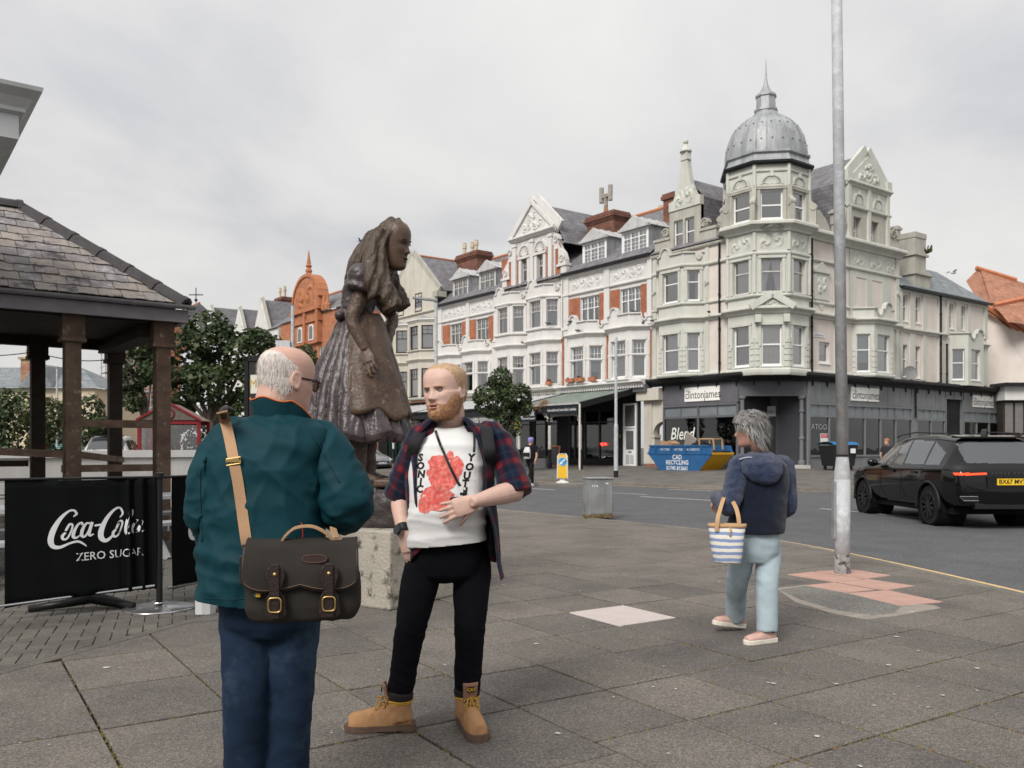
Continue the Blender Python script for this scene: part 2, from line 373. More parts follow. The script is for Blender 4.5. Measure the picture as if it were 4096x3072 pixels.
def hb(px,py): return (-4.2+px*c0-py*s0, 6.0+px*s0+py*c0)
d=Vector((PB1[0]-PB0[0],PB1[1]-PB0[1])).normalized(); nl=Vector((-d.y,d.x))
e0=(PB0[0]+nl.x*.11,PB0[1]+nl.y*.11); e1=(PB1[0]+nl.x*.11,PB1[1]+nl.y*.11)
for i in range(-90,140):
    for j in range(-60,60):
        ox,oy=i-2*j,i+2*j
        for (bx,by,w_,h_) in ((0,0,2,1),(0,1,1,2)):
            g=.028; x0,y0=(ox+bx+g)*Wb,(oy+by+g)*Wb; x1,y1=(ox+bx+w_-g)*Wb,(oy+by+h_-g)*Wb
            pl=[hb(x0,y0),hb(x1,y0),hb(x1,y1),hb(x0,y1)]; cx=sum(p[0] for p in pl)/4; cy=sum(p[1] for p in pl)/4
            if not(4<cy<20.5) or cx<-.62*cy-.3 or cx>-.8: continue
            pl=clip(pl,e1,e0) if cy<11.6 else pl
            if len(pl)<3 or area(pl)<.003: continue
            if cy>11.2 and cx>-.86-.032*(cy-11.2): continue
            px=512+F_PX*cx/cy
            if cy<8.6 and px<235 and cy>4.6 and area(pl)>.012: pat_near.append((cy,pl,cx,cy))
            else: piece(pat,pl,RNG.normal(0,.001)+.001,.016,.004)
L_=(Vector(PB1)-Vector(PB0)).length; k=0
while k*.205<L_:
    a=Vector(PB0)+d*(k*.205+.004); b=Vector(PB0)+d*(k*.205+.201); n0=nl*.006; n1=nl*.104
    pl=[(a.x+n0.x,a.y+n0.y),(b.x+n0.x,b.y+n0.y),(b.x+n1.x,b.y+n1.y),(a.x+n1.x,a.y+n1.y)]
    piece(pat,pl,.0015,.016,.004); k+=1
ter=MB(); ter.add([(x,y,-.012) for x,y in [(PB0[0],PB0[1]),(PB1[0],PB1[1]),(-1.2,20.5),(-16,20.5),(-9,2.8)]],[(0,1,2,3,4)]); ter=struct(ter.build('block_terrace',M_JOINT))
pat_near.sort(key=lambda t:t[0])
shared=None
for q,(dd,pl,cx,cy) in enumerate(pat_near):
    if q>=300: piece(pat,pl,0,.016,.004); continue
    mb=MB(); piece(mb,[(x-cx,y-cy) for x,y in pl],0,.016,.004); s=mb.build('block_paver',M_PAVER,ter); s.location=(cx,cy,RNG.normal(.001,.0012))
o=pat.build('block_pavers',M_PAVER,ter); o['kind']='stuff'
moss=MB(); rr=random.Random(3)
M_MOSS=mat('joint_moss',(.16,.12,.055),.95,.35,30,.5,120,col2=(.10,.115,.035),c2scale=2.2,c2lo=.46,c2hi=.58)
for a,b in mosspts:
    L=math.hypot(b[0]-a[0],b[1]-a[1]); my=(a[1]+b[1])/2
    if my>13 or my<2.6 or L<.1: continue
    dens=mnoise.noise(Vector((a[0]*.9,a[1]*.9,b[0]*.7)))*.5+.5
    n=int(L*(34 if my<6 else 16)*dens*rr.choice((.15,.5,1,1.3)))
    for _ in range(n):
        t=rr.random(); x=a[0]+(b[0]-a[0])*t+rr.gauss(0,.006); y=a[1]+(b[1]-a[1])*t+rr.gauss(0,.006); r=rr.uniform(.005,.013)*(1+.05*my); h=rr.uniform(.3,.8)*r; ph=rr.random()*6
        vs=[(x+r*math.cos(ph+k*PI/3)*rr.uniform(.6,1.2),y+r*math.sin(ph+k*PI/3)*rr.uniform(.6,1.2),-.010) for k in range(6)]+[(x,y,-.004+h)]
        moss.add(vs,[(k,(k+1)%6,6) for k in range(6)])
o=moss.build('joint_moss',M_MOSS,pav); o['kind']='stuff'
gum=MB()
for _ in range(150):
    y=2.9+rr.random()**1.6*11; x=rr.uniform(-.62,.62)*y
    if not inside_plaza((x+.5,y)): continue
    if (Vector((x,y))-Vector(PB0)).dot(nl)>-.1 and y<11.4: continue
    r=rr.uniform(.006,.021)*rr.choice((.6,1,1.2)); n=7; ph=rr.random()*6
    gum.add([(x+r*math.cos(ph+2*PI*k/n)*rr.uniform(.5,1.3),y+r*math.sin(ph+2*PI*k/n)*rr.uniform(.5,1.3),.0055) for k in range(n)],[tuple(range(n))])
o=gum.build('gum_spots',mat('dropping_white',(.46,.45,.43),.9,.2,20),pav); o['kind']='stuff'
def resample(pts,step):
    o=[Vector(pts[0])]; acc=0
    segs=[]
    for a,b in zip(pts[:-1],pts[1:]):
        a=Vector(a);b=Vector(b); L=(b-a).length; s=step-acc
        while s<=L: o.append(a+(b-a)*(s/L)); s+=step
        acc=(acc+L)%step
    return o
def smooth_pts(pts,it=2):
    for _ in range(it):
        q=[pts[0]]
        for a,b in zip(pts[:-1],pts[1:]): q+=[(a[0]*.75+b[0]*.25,a[1]*.75+b[1]*.25),(a[0]*.25+b[0]*.75,a[1]*.25+b[1]*.75)]
        pts=q+[pts[-1]]
    return pts
KNs=smooth_pts(KN,2)
def kerb(name,pts,w,z0,z1,side,label=None,lim=60):
    root=bpy.data.objects.new(name,None); COL.objects.link(root); struct(root)
    q=resample(pts,.91)
    for i,(a,b) in enumerate(zip(q[:-1],q[1:])):
        dd=(b-a).normalized(); n=Vector((-dd.y,dd.x))*side; a2=a+dd*.006; b2=b-dd*.006
        mb=MB(); pl=[tuple(a2),tuple(b2),tuple(b2+n*w),tuple(a2+n*w)]; c=(a2+b2)/2; piece(mb,[(x-c.x,y-c.y) for x,y in pl],0,z1-z0,.012)
        o=mb.build('kerb_stone',M_KERB,root); o.location=(c.x,c.y,z1)
    return root
kerb('near_kerb',[p for p in KNs if p[1]>3 and p[1]<42],.13,ROAD_Z-.03,-.002,1)
def ribbon(mb,pts,o0,o1,z,dash=None):
    q=resample(pts,.35 if dash is None else .25);
    for i,(a,b) in enumerate(zip(q[:-1],q[1:])):
        if dash and (i*.25)%(dash[0]+dash[1])>dash[0]: continue
        dd=(b-a).normalized(); n=Vector((-dd.y,dd.x)); mb.add([(a.x+n.x*o0,a.y+n.y*o0,z),(b.x+n.x*o0,b.y+n.y*o0,z),(b.x+n.x*o1,b.y+n.y*o1,z),(a.x+n.x*o1,a.y+n.y*o1,z)],[(0,1,2,3)])
mb=MB(); ribbon(mb,[p for p in KNs if p[1]>3],-.20,-.10,ROAD_Z+.004); struct(mb.build('yellow_road_line',M_YEL))
def line_px(mb,pts,w,dash=None):
    q=[gp(x,y,ROAD_Z) for x,y in pts]; ribbon(mb,smooth_pts(q,2),-w/2,w/2,ROAD_Z+.004,dash)
mb=MB(); line_px(mb,[(640,496.5),(679,498.6),(730,501.6),(783,505),(825,509),(868,512.8),(945,520.5),(1024,529.5),(1080,537)],.10,(4,2)); line_px(mb,[(668,489.4),(722,491.3)],.12); line_px(mb,[(524,488),(560,490.4)],.1); line_px(mb,[(600,492.5),(655,495)],.1)
struct(mb.build('white_road_markings',M_WLINE))
KF=[(.63-.596*t,36.4+.803*t) for t in (170,120,80,50,30,18,9,4,0)]+[(2.79,33.8),(4.9,31.0),(6.8,29.2),(9.7,27.9),(12.4,28.0),(15,29.6),(19,32.3)]+[(19+.803*t,32.3+.596*t) for t in (8,20,60)]
KFs=smooth_pts(KF,2)
CORN=Vector((11.58,38.83))
def fz(x,y):
    p=Vector((x,y))-CORN; dl=p.dot(Vector((-.803,-.596))); dr=p.dot(Vector((.596,-.803))); dd=max(dl,dr,0)
    return .40-.33*min(1,dd/9.2)
mb=MB(); rows=[]
for i in range(len(KFs)):
    x,y=KFs[i]; a=KFs[max(i-1,0)]; b=KFs[min(i+1,len(KFs)-1)]; dd=Vector((b[0]-a[0],b[1]-a[1])).normalized(); n=Vector((-dd.y,dd.x))
    tgt=CORN+V2*3+U*3
    p=Vector((x,y)); dl=(p-CORN).dot(Vector((-.803,-.596))); dr=(p-CORN).dot(Vector((.596,-.803)))
    sL=(p-CORN).dot(U); tR=(p-CORN).dot(V2); Bq=CORN+U*max(sL,0)+V2*(max(tR,0) if sL<=0 else 0)+U*.7+V2*.7
    rows.append([(x,y,.07)]+[(x+n.x*.13,y+n.y*.13,.072)]+[(x+(Bq.x-x)*k,y+(Bq.y-y)*k,.072+.335*k) for k in (.25,.5,.75,1)])
m_=len(rows[0])
mb.add([p for r in rows for p in r],[(i*m_+k,(i+1)*m_+k,(i+1)*m_+k+1,i*m_+k+1) for i in range(len(rows)-1) for k in range(1,m_-1)])
o=mb.build('far_pavement',M_FPAVE); struct(o)
kerb('far_kerb',[p for p in KFs if p[1]<75 and p[0]<22],.14,ROAD_Z-.05,.075,1)
mb=MB(); ribbon(mb,[p for p in KFs if p[1]<120],-.22,-.12,ROAD_Z+.004); struct(mb.build('far_yellow_road_line',M_YEL))
tp=[gp(x,y,.085) for x,y in [(660,483.0),(676,481.0),(724,482.2),(715,484.4)]]
mb=MB(); mb.add([(x,y,fz(x,y)+.006) for x,y in tp],[(0,1,2,3)]); struct(mb.build('tactile_paving',mat('buff_tactile',(.42,.30,.17),.9,.1,3,fine=.12,fscale=40)))
mb=MB(); isl=[(2.0+1.25*math.cos(a),31.4+.6*math.sin(a)) for a in [2*PI*i/20 for i in range(20)]]; piece(mb,isl,.075,.14,.02); struct(mb.build('traffic_island',M_KERB))
fpp=[(-1.2,20.55)]+[(x-.1,y-.1) for x,y in KNs if y>20.6]+[(-40,52),(-60,10),(-16,20.55)]
mb=MB(); mb.add([(x,y,-.003) for x,y in fpp],[tuple(range(len(fpp)))]); struct(mb.build('footpath',M_FPAVE))
# == building kit (local frame: x right, y into the wall, z up)
M_WHITE=mat('white_render',(.66,.65,.635),.75,.06,1.2,.10,30,streak=.10,fine=.04,fscale=60)
M_CREAM=mat('cream_render',(.56,.525,.46),.8,.08,1.0,.12,30,streak=.16)
M_GREEN=mat('pale_green_stucco',(.555,.562,.512),.78,.07,1.3,.12,30,streak=.10)
M_BUFF=mat('buff_stone',(.43,.42,.37),.85,.10,2,.2,30,streak=.18)
M_PINKW=mat('pale_pink_render',(.66,.60,.55),.8,.06,1.5,.10,30,streak=.07)
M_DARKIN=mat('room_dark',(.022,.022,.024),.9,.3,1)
M_GLASS=glassmat(tint=(.86,.88,.89),f0=.24)
M_SHOPG=glassmat('shop_glass',(.42,.45,.47),.02,.015)
M_UPVC=mat('white_frame',(.78,.78,.78),.45,.03,4)
M_OLDW=mat('weathered_frame',(.56,.54,.51),.7,.12,6,.2,60)
M_BLKF=mat('black_frame',(.03,.03,.032),.5,.1,5)
M_CURT=mat('net_curtain',(.86,.85,.83),.9,.05,8)
M_BLIND=mat('grey_blind',(.55,.55,.56),.9,.04,8)
M_TEALB=mat('teal_blind',(.42,.58,.58),.9,.04,8)
M_BLK=mat('black_paint',(.018,.018,.02),.45,.15,5,.1,40)
M_GUT=mat('black_gutter',(.012,.013,.015),.4,.2,5)
M_GREYP=mat('grey_shop_paint',(.125,.125,.14),.6,.08,2,.1,40,streak=.08)
M_GREYM=mat('grey_metal_panel',(.19,.20,.205),.5,.10,2,.05,30,streak=.15)
M_LEAD=mat('lead_sheet',(.38,.395,.41),.5,.14,2.5,.2,20,streak=.4,metal=.25)
M_TERR=mat('terracotta_ridge',(.42,.17,.09),.8,.15,5,.2,40)
M_POT=mat('buff_chimney_pot',(.55,.46,.33),.8,.12,8,.1,40)
def brickmat(name,c1,c2,mortar,sc_=1.0,bw=.225,bh=.075):
    if name in MATS: return MATS[name]
    m=bpy.data.materials.new(name); m.use_nodes=True; t=m.node_tree; n=t.nodes.new; l=t.links.new; b=t.nodes['Principled BSDF']; b.inputs['Roughness'].default_value=.85
    tc=n('ShaderNodeTexCoord'); sp=n('ShaderNodeSeparateXYZ'); l(tc.outputs['Object'],sp.inputs[0]); ad=n('ShaderNodeMath'); l(sp.outputs[0],ad.inputs[0]); l(sp.outputs[1],ad.inputs[1]); cb=n('ShaderNodeCombineXYZ'); l(ad.outputs[0],cb.inputs[0]); l(sp.outputs[2],cb.inputs[1])
    k=n('ShaderNodeTexBrick'); l(cb.outputs[0],k.inputs[0]); k.inputs['Scale'].default_value=1; k.inputs['Brick Width'].default_value=bw; k.inputs['Row Height'].default_value=bh; k.inputs['Mortar Size'].default_value=.008
    k.inputs['Color1'].default_value=c1+(1,); k.inputs['Color2'].default_value=c2+(1,); k.inputs['Mortar'].default_value=mortar+(1,)
    nz=n('ShaderNodeTexNoise'); nz.inputs['Scale'].default_value=2.2; nz.inputs['Detail'].default_value=7; l(tc.outputs['Object'],nz.inputs[0])
    rp=n('ShaderNodeValToRGB'); rp.color_ramp.elements[0].position=.3; rp.color_ramp.elements[0].color=(.72,.7,.7,1); rp.color_ramp.elements[1].position=.65; rp.color_ramp.elements[1].color=(1.1,1.1,1.1,1); l(nz.outputs[0],rp.inputs[0])
    x=n('ShaderNodeMix'); x.data_type='RGBA'; x.blend_type='MULTIPLY'; x.inputs[0].default_value=1; l(k.outputs[0],x.inputs[6]); l(rp.outputs[0],x.inputs[7]); l(x.outputs[2],b.inputs['Base Color'])
    bp=n('ShaderNodeBump'); bp.inputs['Strength'].default_value=.5; bp.inputs['Distance'].default_value=.01; bp.invert=True; l(k.outputs['Fac'],bp.inputs['Height']); l(bp.outputs[0],b.inputs['Normal'])
    MATS[name]=m; return m
M_BRICK=brickmat('red_brick',(.43,.13,.055),(.34,.10,.045),(.33,.20,.14))
M_OLDBR=brickmat('sooty_brick',(.26,.09,.05),(.13,.06,.045),(.10,.08,.07))
M_TERRB=brickmat('orange_brick',(.50,.19,.085),(.42,.15,.07),(.36,.20,.13))
def slatemat(name,c1,c2,w_=.3,h_=.2,gap=(.06,.06,.065)):
    m=brickmat(name,c1,c2,gap,1,w_,h_); return m
M_SLATE=slatemat('grey_slate',(.20,.195,.205),(.155,.15,.165))
M_SLATEB=slatemat('blue_slate',(.24,.265,.28),(.20,.225,.24))
M_CLAYT=slatemat('clay_tile',(.46,.22,.13),(.36,.17,.11),.2,.13,(.16,.08,.05))
def segM(p0,p1):
    d=Vector((p1[0]-p0[0],p1[1]-p0[1])); L=d.length; d/=L; return Matrix(((d.x,-d.y,0,p0[0]),(d.y,d.x,0,p0[1]),(0,0,1,0),(0,0,0,1))),L
def seg_wall(mb,p0,p1,z0,z1,ops=(),depth=.42,mi=0):
    Mx,L=segM(p0,p1); xs=sorted({0,L,*[o[0] for o in ops],*[o[1] for o in ops]}); zs=sorted({z0,z1,*[o[2] for o in ops],*[o[3] for o in ops]}); i0=len(mb.v); mb.mi(mi)
    for a,b in zip(xs[:-1],xs[1:]):
        for c,d in zip(zs[:-1],zs[1:]):
            mx_,mz=(a+b)/2,(c+d)/2
            if any(o[0]<mx_<o[1] and o[2]<mz<o[3] for o in ops): continue
            mb.add([(a,0,c),(b,0,c),(b,0,d),(a,0,d)],[(0,1,2,3)])
    for a,b,c,d in ops:
        q=depth
        mb.add([(a,0,c),(b,0,c),(b,0,d),(a,0,d),(a,q,c),(b,q,c),(b,q,d),(a,q,d)],[(0,1,5,4),(1,2,6,5),(2,3,7,6),(3,0,4,7)])
        mb.mi(1); mb.add([(a-.0,q,c),(b,q,c),(b,q,d),(a,q,d)],[(0,1,2,3)]); mb.mi(mi)
    return mb.xf(Mx,i0)
WN=[0]
def window(par,p0,p1,a0,a1,zb,zt,mid=.62,up=(0,0),lo=(0,0),fw=.055,inset=.11,fm=None,curtain='net',name='window',vert=0):
    fm=fm or M_UPVC; Mx,L=segM(p0,p1); mb=MB(); y0,y1=inset,inset+.06; WN[0]+=1; rr=random.Random(WN[0])
    def bx(x0,x1,z0,z1,dy=0,t=.06): mb.box(x0,x1,y0+dy,y0+dy+t,z0,z1)
    bx(a0,a0+fw,zb,zt); bx(a1-fw,a1,zb,zt); bx(a0+fw,a1-fw,zt-fw,zt); bx(a0+fw,a1-fw,zb,zb+fw*1.3)
    zm=zb+(zt-zb)*mid if mid else None
    if mid: bx(a0+fw,a1-fw,zm-fw*.45,zm+fw*.45,-.012,.075)
    lights=[(a0+fw,a1-fw)]
    if vert:
        q=(a1-a0)/(vert+1); lights=[]
        for k in range(vert): bx(a0+q*(k+1)-fw*.6,a0+q*(k+1)+fw*.6,zb+fw*1.3,zt-fw,-.01,.075)
        for k in range(vert+1): lights.append((a0+q*k+fw*.6,a0+q*(k+1)-fw*.6))
    g=.022
    for l0,l1 in lights:
        for (nx,nz),(z0,z1) in ((up,((zm or zb)+fw*.45,zt-fw)),(lo,(zb+fw*1.3,(zm or zt)-fw*.45))):
            for k in range(1,nx): bx(l0+(l1-l0)*k/nx-g/2,l0+(l1-l0)*k/nx+g/2,z0,z1,.012,.03)
            for k in range(1,nz): bx(l0,l1,z0+(z1-z0)*k/nz-g/2,z0+(z1-z0)*k/nz+g/2,.014,.028)
    mb.box(a0-.03,a1+.03,-.04,inset,zb-.05,zb-.002)
    mb.xf(Mx); o=mb.build(name,fm,par)
    gb=MB(); gb.add([(a0+fw*.5,y0+.035,zb+.03),(a1-fw*.5,y0+.035,zb+.03),(a1-fw*.5,y0+.035,zt-.03),(a0+fw*.5,y0+.035,zt-.03)],[(0,1,2,3)]); gb.xf(Mx); gb.build('pane',M_GLASS,o)
    if curtain:
        yc=inset+.16; cm={'net':M_CURT,'sides':M_CURT,'drape':M_CURT,'blind':M_BLIND,'teal':M_TEALB,'half':M_BLIND}[curtain]; cb=MB()
        def cloth(x0,x1,z0,z1,amp=.02,taper=0):
            nw=max(6,int((x1-x0)/.035))
            cb.grid(lambda u,v:(x0+(x1-x0)*u*(1-taper*(1-v)) if taper>=0 else x1-(x1-x0)*(1-u)*(1+taper*(1-v)),yc+amp*math.sin(u*nw*1.1+rr.random()*.6),z0+(z1-z0)*v),nw,3)
        if curtain=='net': cloth(a0,a1,zb,zt)
        elif curtain=='drape':
            cloth(a0,a0+(a1-a0)*.5,zb,zt,.02,.55); cloth(a0+(a1-a0)*.5,a1,zb,zt,.02,-.55)
        elif curtain=='sides': cloth(a0,a0+(a1-a0)*.22,zb,zt); cloth(a1-(a1-a0)*.22,a1,zb,zt)
        elif curtain=='blind': cb.quad((a0,yc,zb),(a1,yc,zb),(a1,yc,zt),(a0,yc,zt))
        elif curtain=='teal': cb.quad((a0,yc,zb+(zt-zb)*.25),(a1,yc,zb+(zt-zb)*.25),(a1,yc,zt),(a0,yc,zt))
        elif curtain=='half': cb.quad((a0,yc,zb+(zt-zb)*.45),(a1,yc,zb+(zt-zb)*.45),(a1,yc,zt),(a0,yc,zt))
        cb.xf(Mx); cb.build('blind' if curtain in('blind','teal','half') else 'curtain',cm,o,smooth=True)
    return o
def bayp(x0,x1,pr,ca): return [(x0,0),(x0+ca,-pr),(x1-ca,-pr),(x1,0)]
def mould(name,par,path,prof,m): return fixn(MB().sweep(path,prof).build(name,m,par))
def cornice_prof(z,h,o): return [(0,z),(o*.25,z),(o*.35,z+h*.25),(o*.6,z+h*.45),(o*.9,z+h*.55),(o,z+h*.62),(o,z+h*.85),(o*.93,z+h),(0,z+h+.015)]
def band_prof(z,h,o): return [(0,z),(o*.7,z),(o,z+h*.35),(o,z+h*.75),(o*.6,z+h),(0,z+h)]
def scroll_parapet(mb,p0,p1,z0,z1,t=.12,hump=.3,dip=.3,flip=False):
    Mx,L=segM(p0,p1); n=40; pts=[]
    for i in range(n+1):
        u=i/n; uu=1-u if flip else u; z=z1
        a=(uu-.28)/.20
        if abs(a)<1: z=max(z,z1-.03+hump*math.sqrt(1-a*a))
        b=(uu-.74)/.13
        if abs(b)<1: z=z1-dip*math.sqrt(1-b*b)
        pts.append((u*L,z))
    i0=len(mb.v); mb.prism([(0,z0)]+[(L,z0)]+pts[::-1],0,t)
    path=[(x,z) for x,z in pts]
    for (xa,za),(xb,zb) in zip(path[:-1],path[1:]):
        mb.bar((xa,t*.5-.03,za+.02),(xb,t*.5-.03,zb+.02),t+.12,.07,up=(0,0,1))
    mb.xf(Mx,i0)
def relief(mb,p0,p1,a0,a1,z0,z1,amp=.05,seed=0,shell=False,nx=44,nz=18,off=.004):
    Mx,L=segM(p0,p1); r=random.Random(seed); W=a1-a0; Hh=z1-z0; i0=len(mb.v); ns=max(2,int(round(W/Hh*1.1)))
    cs=[(a0+W*(k+.5)/ns,z0+Hh*(.5+(.12 if k%2 else -.12)),1 if k%2 else -1) for k in range(ns)]
    def h(x,z):
        e=min(1,min(x-a0,a1-x,z-z0,z1-z)/(.12*Hh)); v=0
        for cx,cz,sg in cs:
            dx,dz=(x-cx)/(W/ns*.55),(z-cz)/(Hh*.5); rr=math.hypot(dx,dz)
            if rr<1.15: v=max(v,(.5+.5*math.cos(sg*math.atan2(dz,dx)*2+7.5*math.sqrt(rr)+cx))**1.5*(1.15-rr)/.5)
        v=min(v,1)+.35*max(0,mnoise.noise(Vector((x*9,z*9,seed))))
        return amp*e*v
    mb.grid(lambda u,v:(a0+W*u,-off-h(a0+W*u,z0+Hh*v),z0+Hh*v),nx,nz); mb.xf(Mx,i0)
def shell_arch(mb,p0,p1,ac,z0,w_,h_,d=.05):
    Mx,L=segM(p0,p1); i0=len(mb.v); n=14
    arc=[(ac+w_/2*math.cos(PI-PI*i/n),z0+h_*math.sin(PI*i/n)) for i in range(n+1)]
    for (xa,za),(xb,zb) in zip(arc[:-1],arc[1:]): mb.bar((xa,-.03,za),(xb,-.03,zb),.10,.10,up=(0,1,0))
    for i in range(1,12):
        a=PI*i/12; mb.bar((ac+.08*w_*math.cos(a),-.015,z0+.06*h_),(ac+w_*.38*math.cos(a),-.02,z0+h_*.78*math.sin(a)),.05,.06,up=(0,1,0)); mb.sphere((ac+w_*.39*math.cos(a),-.02,z0+h_*.8*math.sin(a)),.04,6,4)
    mb.box(ac-w_/2-.05,ac+w_/2+.05,-.06,.02,z0-.06,z0); mb.box(ac-.07,ac+.07,-.10,0,z0+h_-.08,z0+h_+.14)
    mb.xf(Mx,i0)
def volute(mb,cx,cz,r,y0,y1,turn=1,n=22):
    pts=[(cx+turn*r*(1-.75*i/n)*math.cos(2.6*PI*i/n),cz+r*(1-.75*i/n)*math.sin(2.6*PI*i/n)) for i in range(n+1)]
    for (xa,za),(xb,zb) in zip(pts[:-1],pts[1:]): mb.bar((xa,(y0+y1)/2-.03,za),(xb,(y0+y1)/2-.03,zb),y1-y0+.05,.07,up=(0,0,1))
    mb.cyl((cx,y0,cz),(cx,y1,cz),r*.9,n=16)
def pipe(par,x,y,z0,z1,m=None,name='downpipe'):
    mb=MB(); mb.cyl((x,y,z0),(x,y,z1),.05,n=10); z=z0+.5
    while z<z1: mb.cyl((x,y,z),(x,y,z+.09),.066,n=10); z+=1.6
    return mb.build(name,m or M_GUT,par)
ROT_L=math.atan2(-.803,.596); ROT_R=math.atan2(.596,.803)
# == corner building (pale green stucco)
GB=thing('corner_building','pale green stucco corner building with a grey domed turret and dark shop fronts','building',(CORN.x,CORN.y,0),0)
GL=bpy.data.objects.new('street_front',None); COL.objects.link(GL); GL.parent=GB; GL.rotation_euler=(0,0,ROT_L)
GR=bpy.data.objects.new('side_front',None); COL.objects.link(GR); GR.parent=GB; GR.rotation_euler=(0,0,ROT_R)
def S(s): return -s
# -- street front (left of the turret): s 1.2..7.35
wall=MB(); F0,F1=(S(7.35),0),(S(1.0),0)
seg_wall(wall,F0,F1,4.75,11.15); w_=wall.build('wall',[M_PINKW,M_DARKIN],GL)
b=bayp(S(6.95),S(3.95),.72,.72); bay=MB()
for (z0,z1,fo,so_) in ((4.75,7.45,(.28,1.28,5.02,6.86),(.22,.80,5.02,6.86)),(7.45,10.1,(.28,1.28,8.42,9.88),(.22,.80,8.42,9.88))):
    seg_wall(bay,b[0],b[1],z0,z1); seg_wall(bay,b[1],b[2],z0,z1,[fo]); seg_wall(bay,b[2],b[3],z0,z1,[so_])
bay_o=bay.build('bay',[M_GREEN,M_DARKIN],GL)
window(bay_o,b[1],b[2],.28,1.28,5.02,6.86,.58,curtain='net'); window(bay_o,b[2],b[3],.22,.80,5.02,6.86,.58,curtain='net')
window(bay_o,b[1],b[2],.28,1.28,8.42,9.88,.62,curtain=None,fw=.06); window(bay_o,b[2],b[3],.22,.80,8.42,9.88,.62,curtain='sides')
mould('cornice',bay_o,[(S(7.35),0)]+b+[(S(2.4),0)],cornice_prof(7.40,.24,.24),M_GREEN)
mould('string_course',bay_o,[(S(7.35),0)]+b+[(S(2.4),0)],band_prof(8.22,.12,.10),M_GREEN)
mould('string_course',bay_o,[(S(7.35),0)]+b+[(S(2.4),0)],band_prof(10.05,.15,.12),M_GREEN)
mould('base_moulding',bay_o,[(S(7.35),0)]+b+[(S(2.4),0)],band_prof(4.78,.16,.10),M_GREEN)
par=MB(); scroll_parapet(par,b[1],b[2],10.2,10.72,.1,.42,.0); scroll_parapet(par,b[2],b[3],10.2,10.72,.1,0,.34); scroll_parapet(par,b[0],b[1],10.2,10.72,.1,0,0); par.build('scroll_parapet',M_GREEN,bay_o)
rus=MB()
for (p0,p1,ranges) in ((b[1],b[2],((0,.2),(1.36,1.56))),(b[2],b[3],((0,.16),(.86,1.02)))):
    for a0,a1 in ranges:
        for k in range(5):
            Mx,L=segM(p0,p1); i0=len(rus.v); rus.box(a0+.01,a1-.01,-.035,.0,4.98+k*.26,5.20+k*.26); rus.xf(Mx,i0)
rus.build('rusticated_blocks',M_GREEN,bay_o)
arch=MB()
for (p0,p1,a0,a1) in ((b[1],b[2],.28,1.28),(b[2],b[3],.22,.80)):
    Mx,L=segM(p0,p1)
    for zb,zt in ((6.2,6.86),(8.42,9.88)):
        i0=len(arch.v); arch.box(a0-.13,a0-.01,-.05,0,zb,zt); arch.box(a1+.01,a1+.13,-.05,0,zb,zt); arch.box(a0-.16,a1+.16,-.07,0,zt+.01,zt+.15); arch.xf(Mx,i0)
arch.build('architrave',M_GREEN,bay_o)
pil=MB()
for s in (7.2,3.75):
    pil.box(S(s)-.12,S(s)+.12,-.05,0,4.9,7.4); pil.box(S(s)-.12,S(s)+.12,-.05,0,7.66,8.2); pil.box(S(s)-.11,S(s)+.11,-.05,0,8.36,11.0); pil.box(S(s)-.06,S(s)+.06,-.075,-.05,8.5,9.9); volute(pil,S(s),9.2,.10,-.09,-.05)
pil.build('pilaster',M_GREEN,GL)
mould('eaves_band',GL,[F0,(S(2.2),0)],band_prof(10.95,.2,.14),M_BUFF)
dm=MB(); d0,d1=(S(6.2),0),(S(4.15),0)
seg_wall(dm,d0,d1,11.1,13.1,[(.28,.88,11.25,12.6),(1.02,1.62,11.25,12.6)],.4)
dorm=dm.build('attic_gable',[M_BUFF,M_DARKIN],GL)
window(dorm,d0,d1,.28,.88,11.25,12.6,.5,fw=.06,curtain='half'); window(dorm,d0,d1,1.02,1.62,11.25,12.6,.5,fw=.06,curtain=None)
ga=MB(); ga.prism([(S(6.2),13.1),(S(4.15),13.1),(S(4.15),13.55),(S(4.45),13.6),(S(4.75),14.2),(S(4.92),15.0),(S(4.98),15.45),(S(5.36),15.45),(S(5.42),15.0),(S(5.6),14.2),(S(5.9),13.6),(S(6.2),13.55)],-.06,.22)
ga.prism([(S(5.42),15.45),(S(4.92),15.45),(S(4.98),15.85),(S(5.36),15.85)],-.10,.2); ga.lathe([(.0,15.85),(.30,15.86),(.30,15.93),(.22,15.98),(.12,16.15),(.07,16.25),(.13,16.33),(.13,16.42),(.07,16.5),(0,16.52)],(S(5.17),.05,0),12)
relief(ga,(S(6.2),-.06),(S(4.15),-.06),.42,1.65,13.2,14.1,.07,5,nx=30,nz=20)
g2=fixn(ga.build('gable_top',M_GREEN,dorm))
sd=MB()
for sg,x0,x1 in ((-1,S(7.2),S(6.2)),(1,S(4.15),S(3.2))):
    lo_,hi_=min(x0,x1),max(x0,x1); sd.box(lo_,hi_,-.02,.25,11.1,11.75); sd.box(lo_-.06,hi_+.06,-.08,.3,11.75,11.88); volute(sd,(S(6.2)-.22) if sg<0 else (S(4.15)+.22),12.12,.24,-.02,.22,sg)
sd.build('scroll_bracket',M_BUFF,dorm)
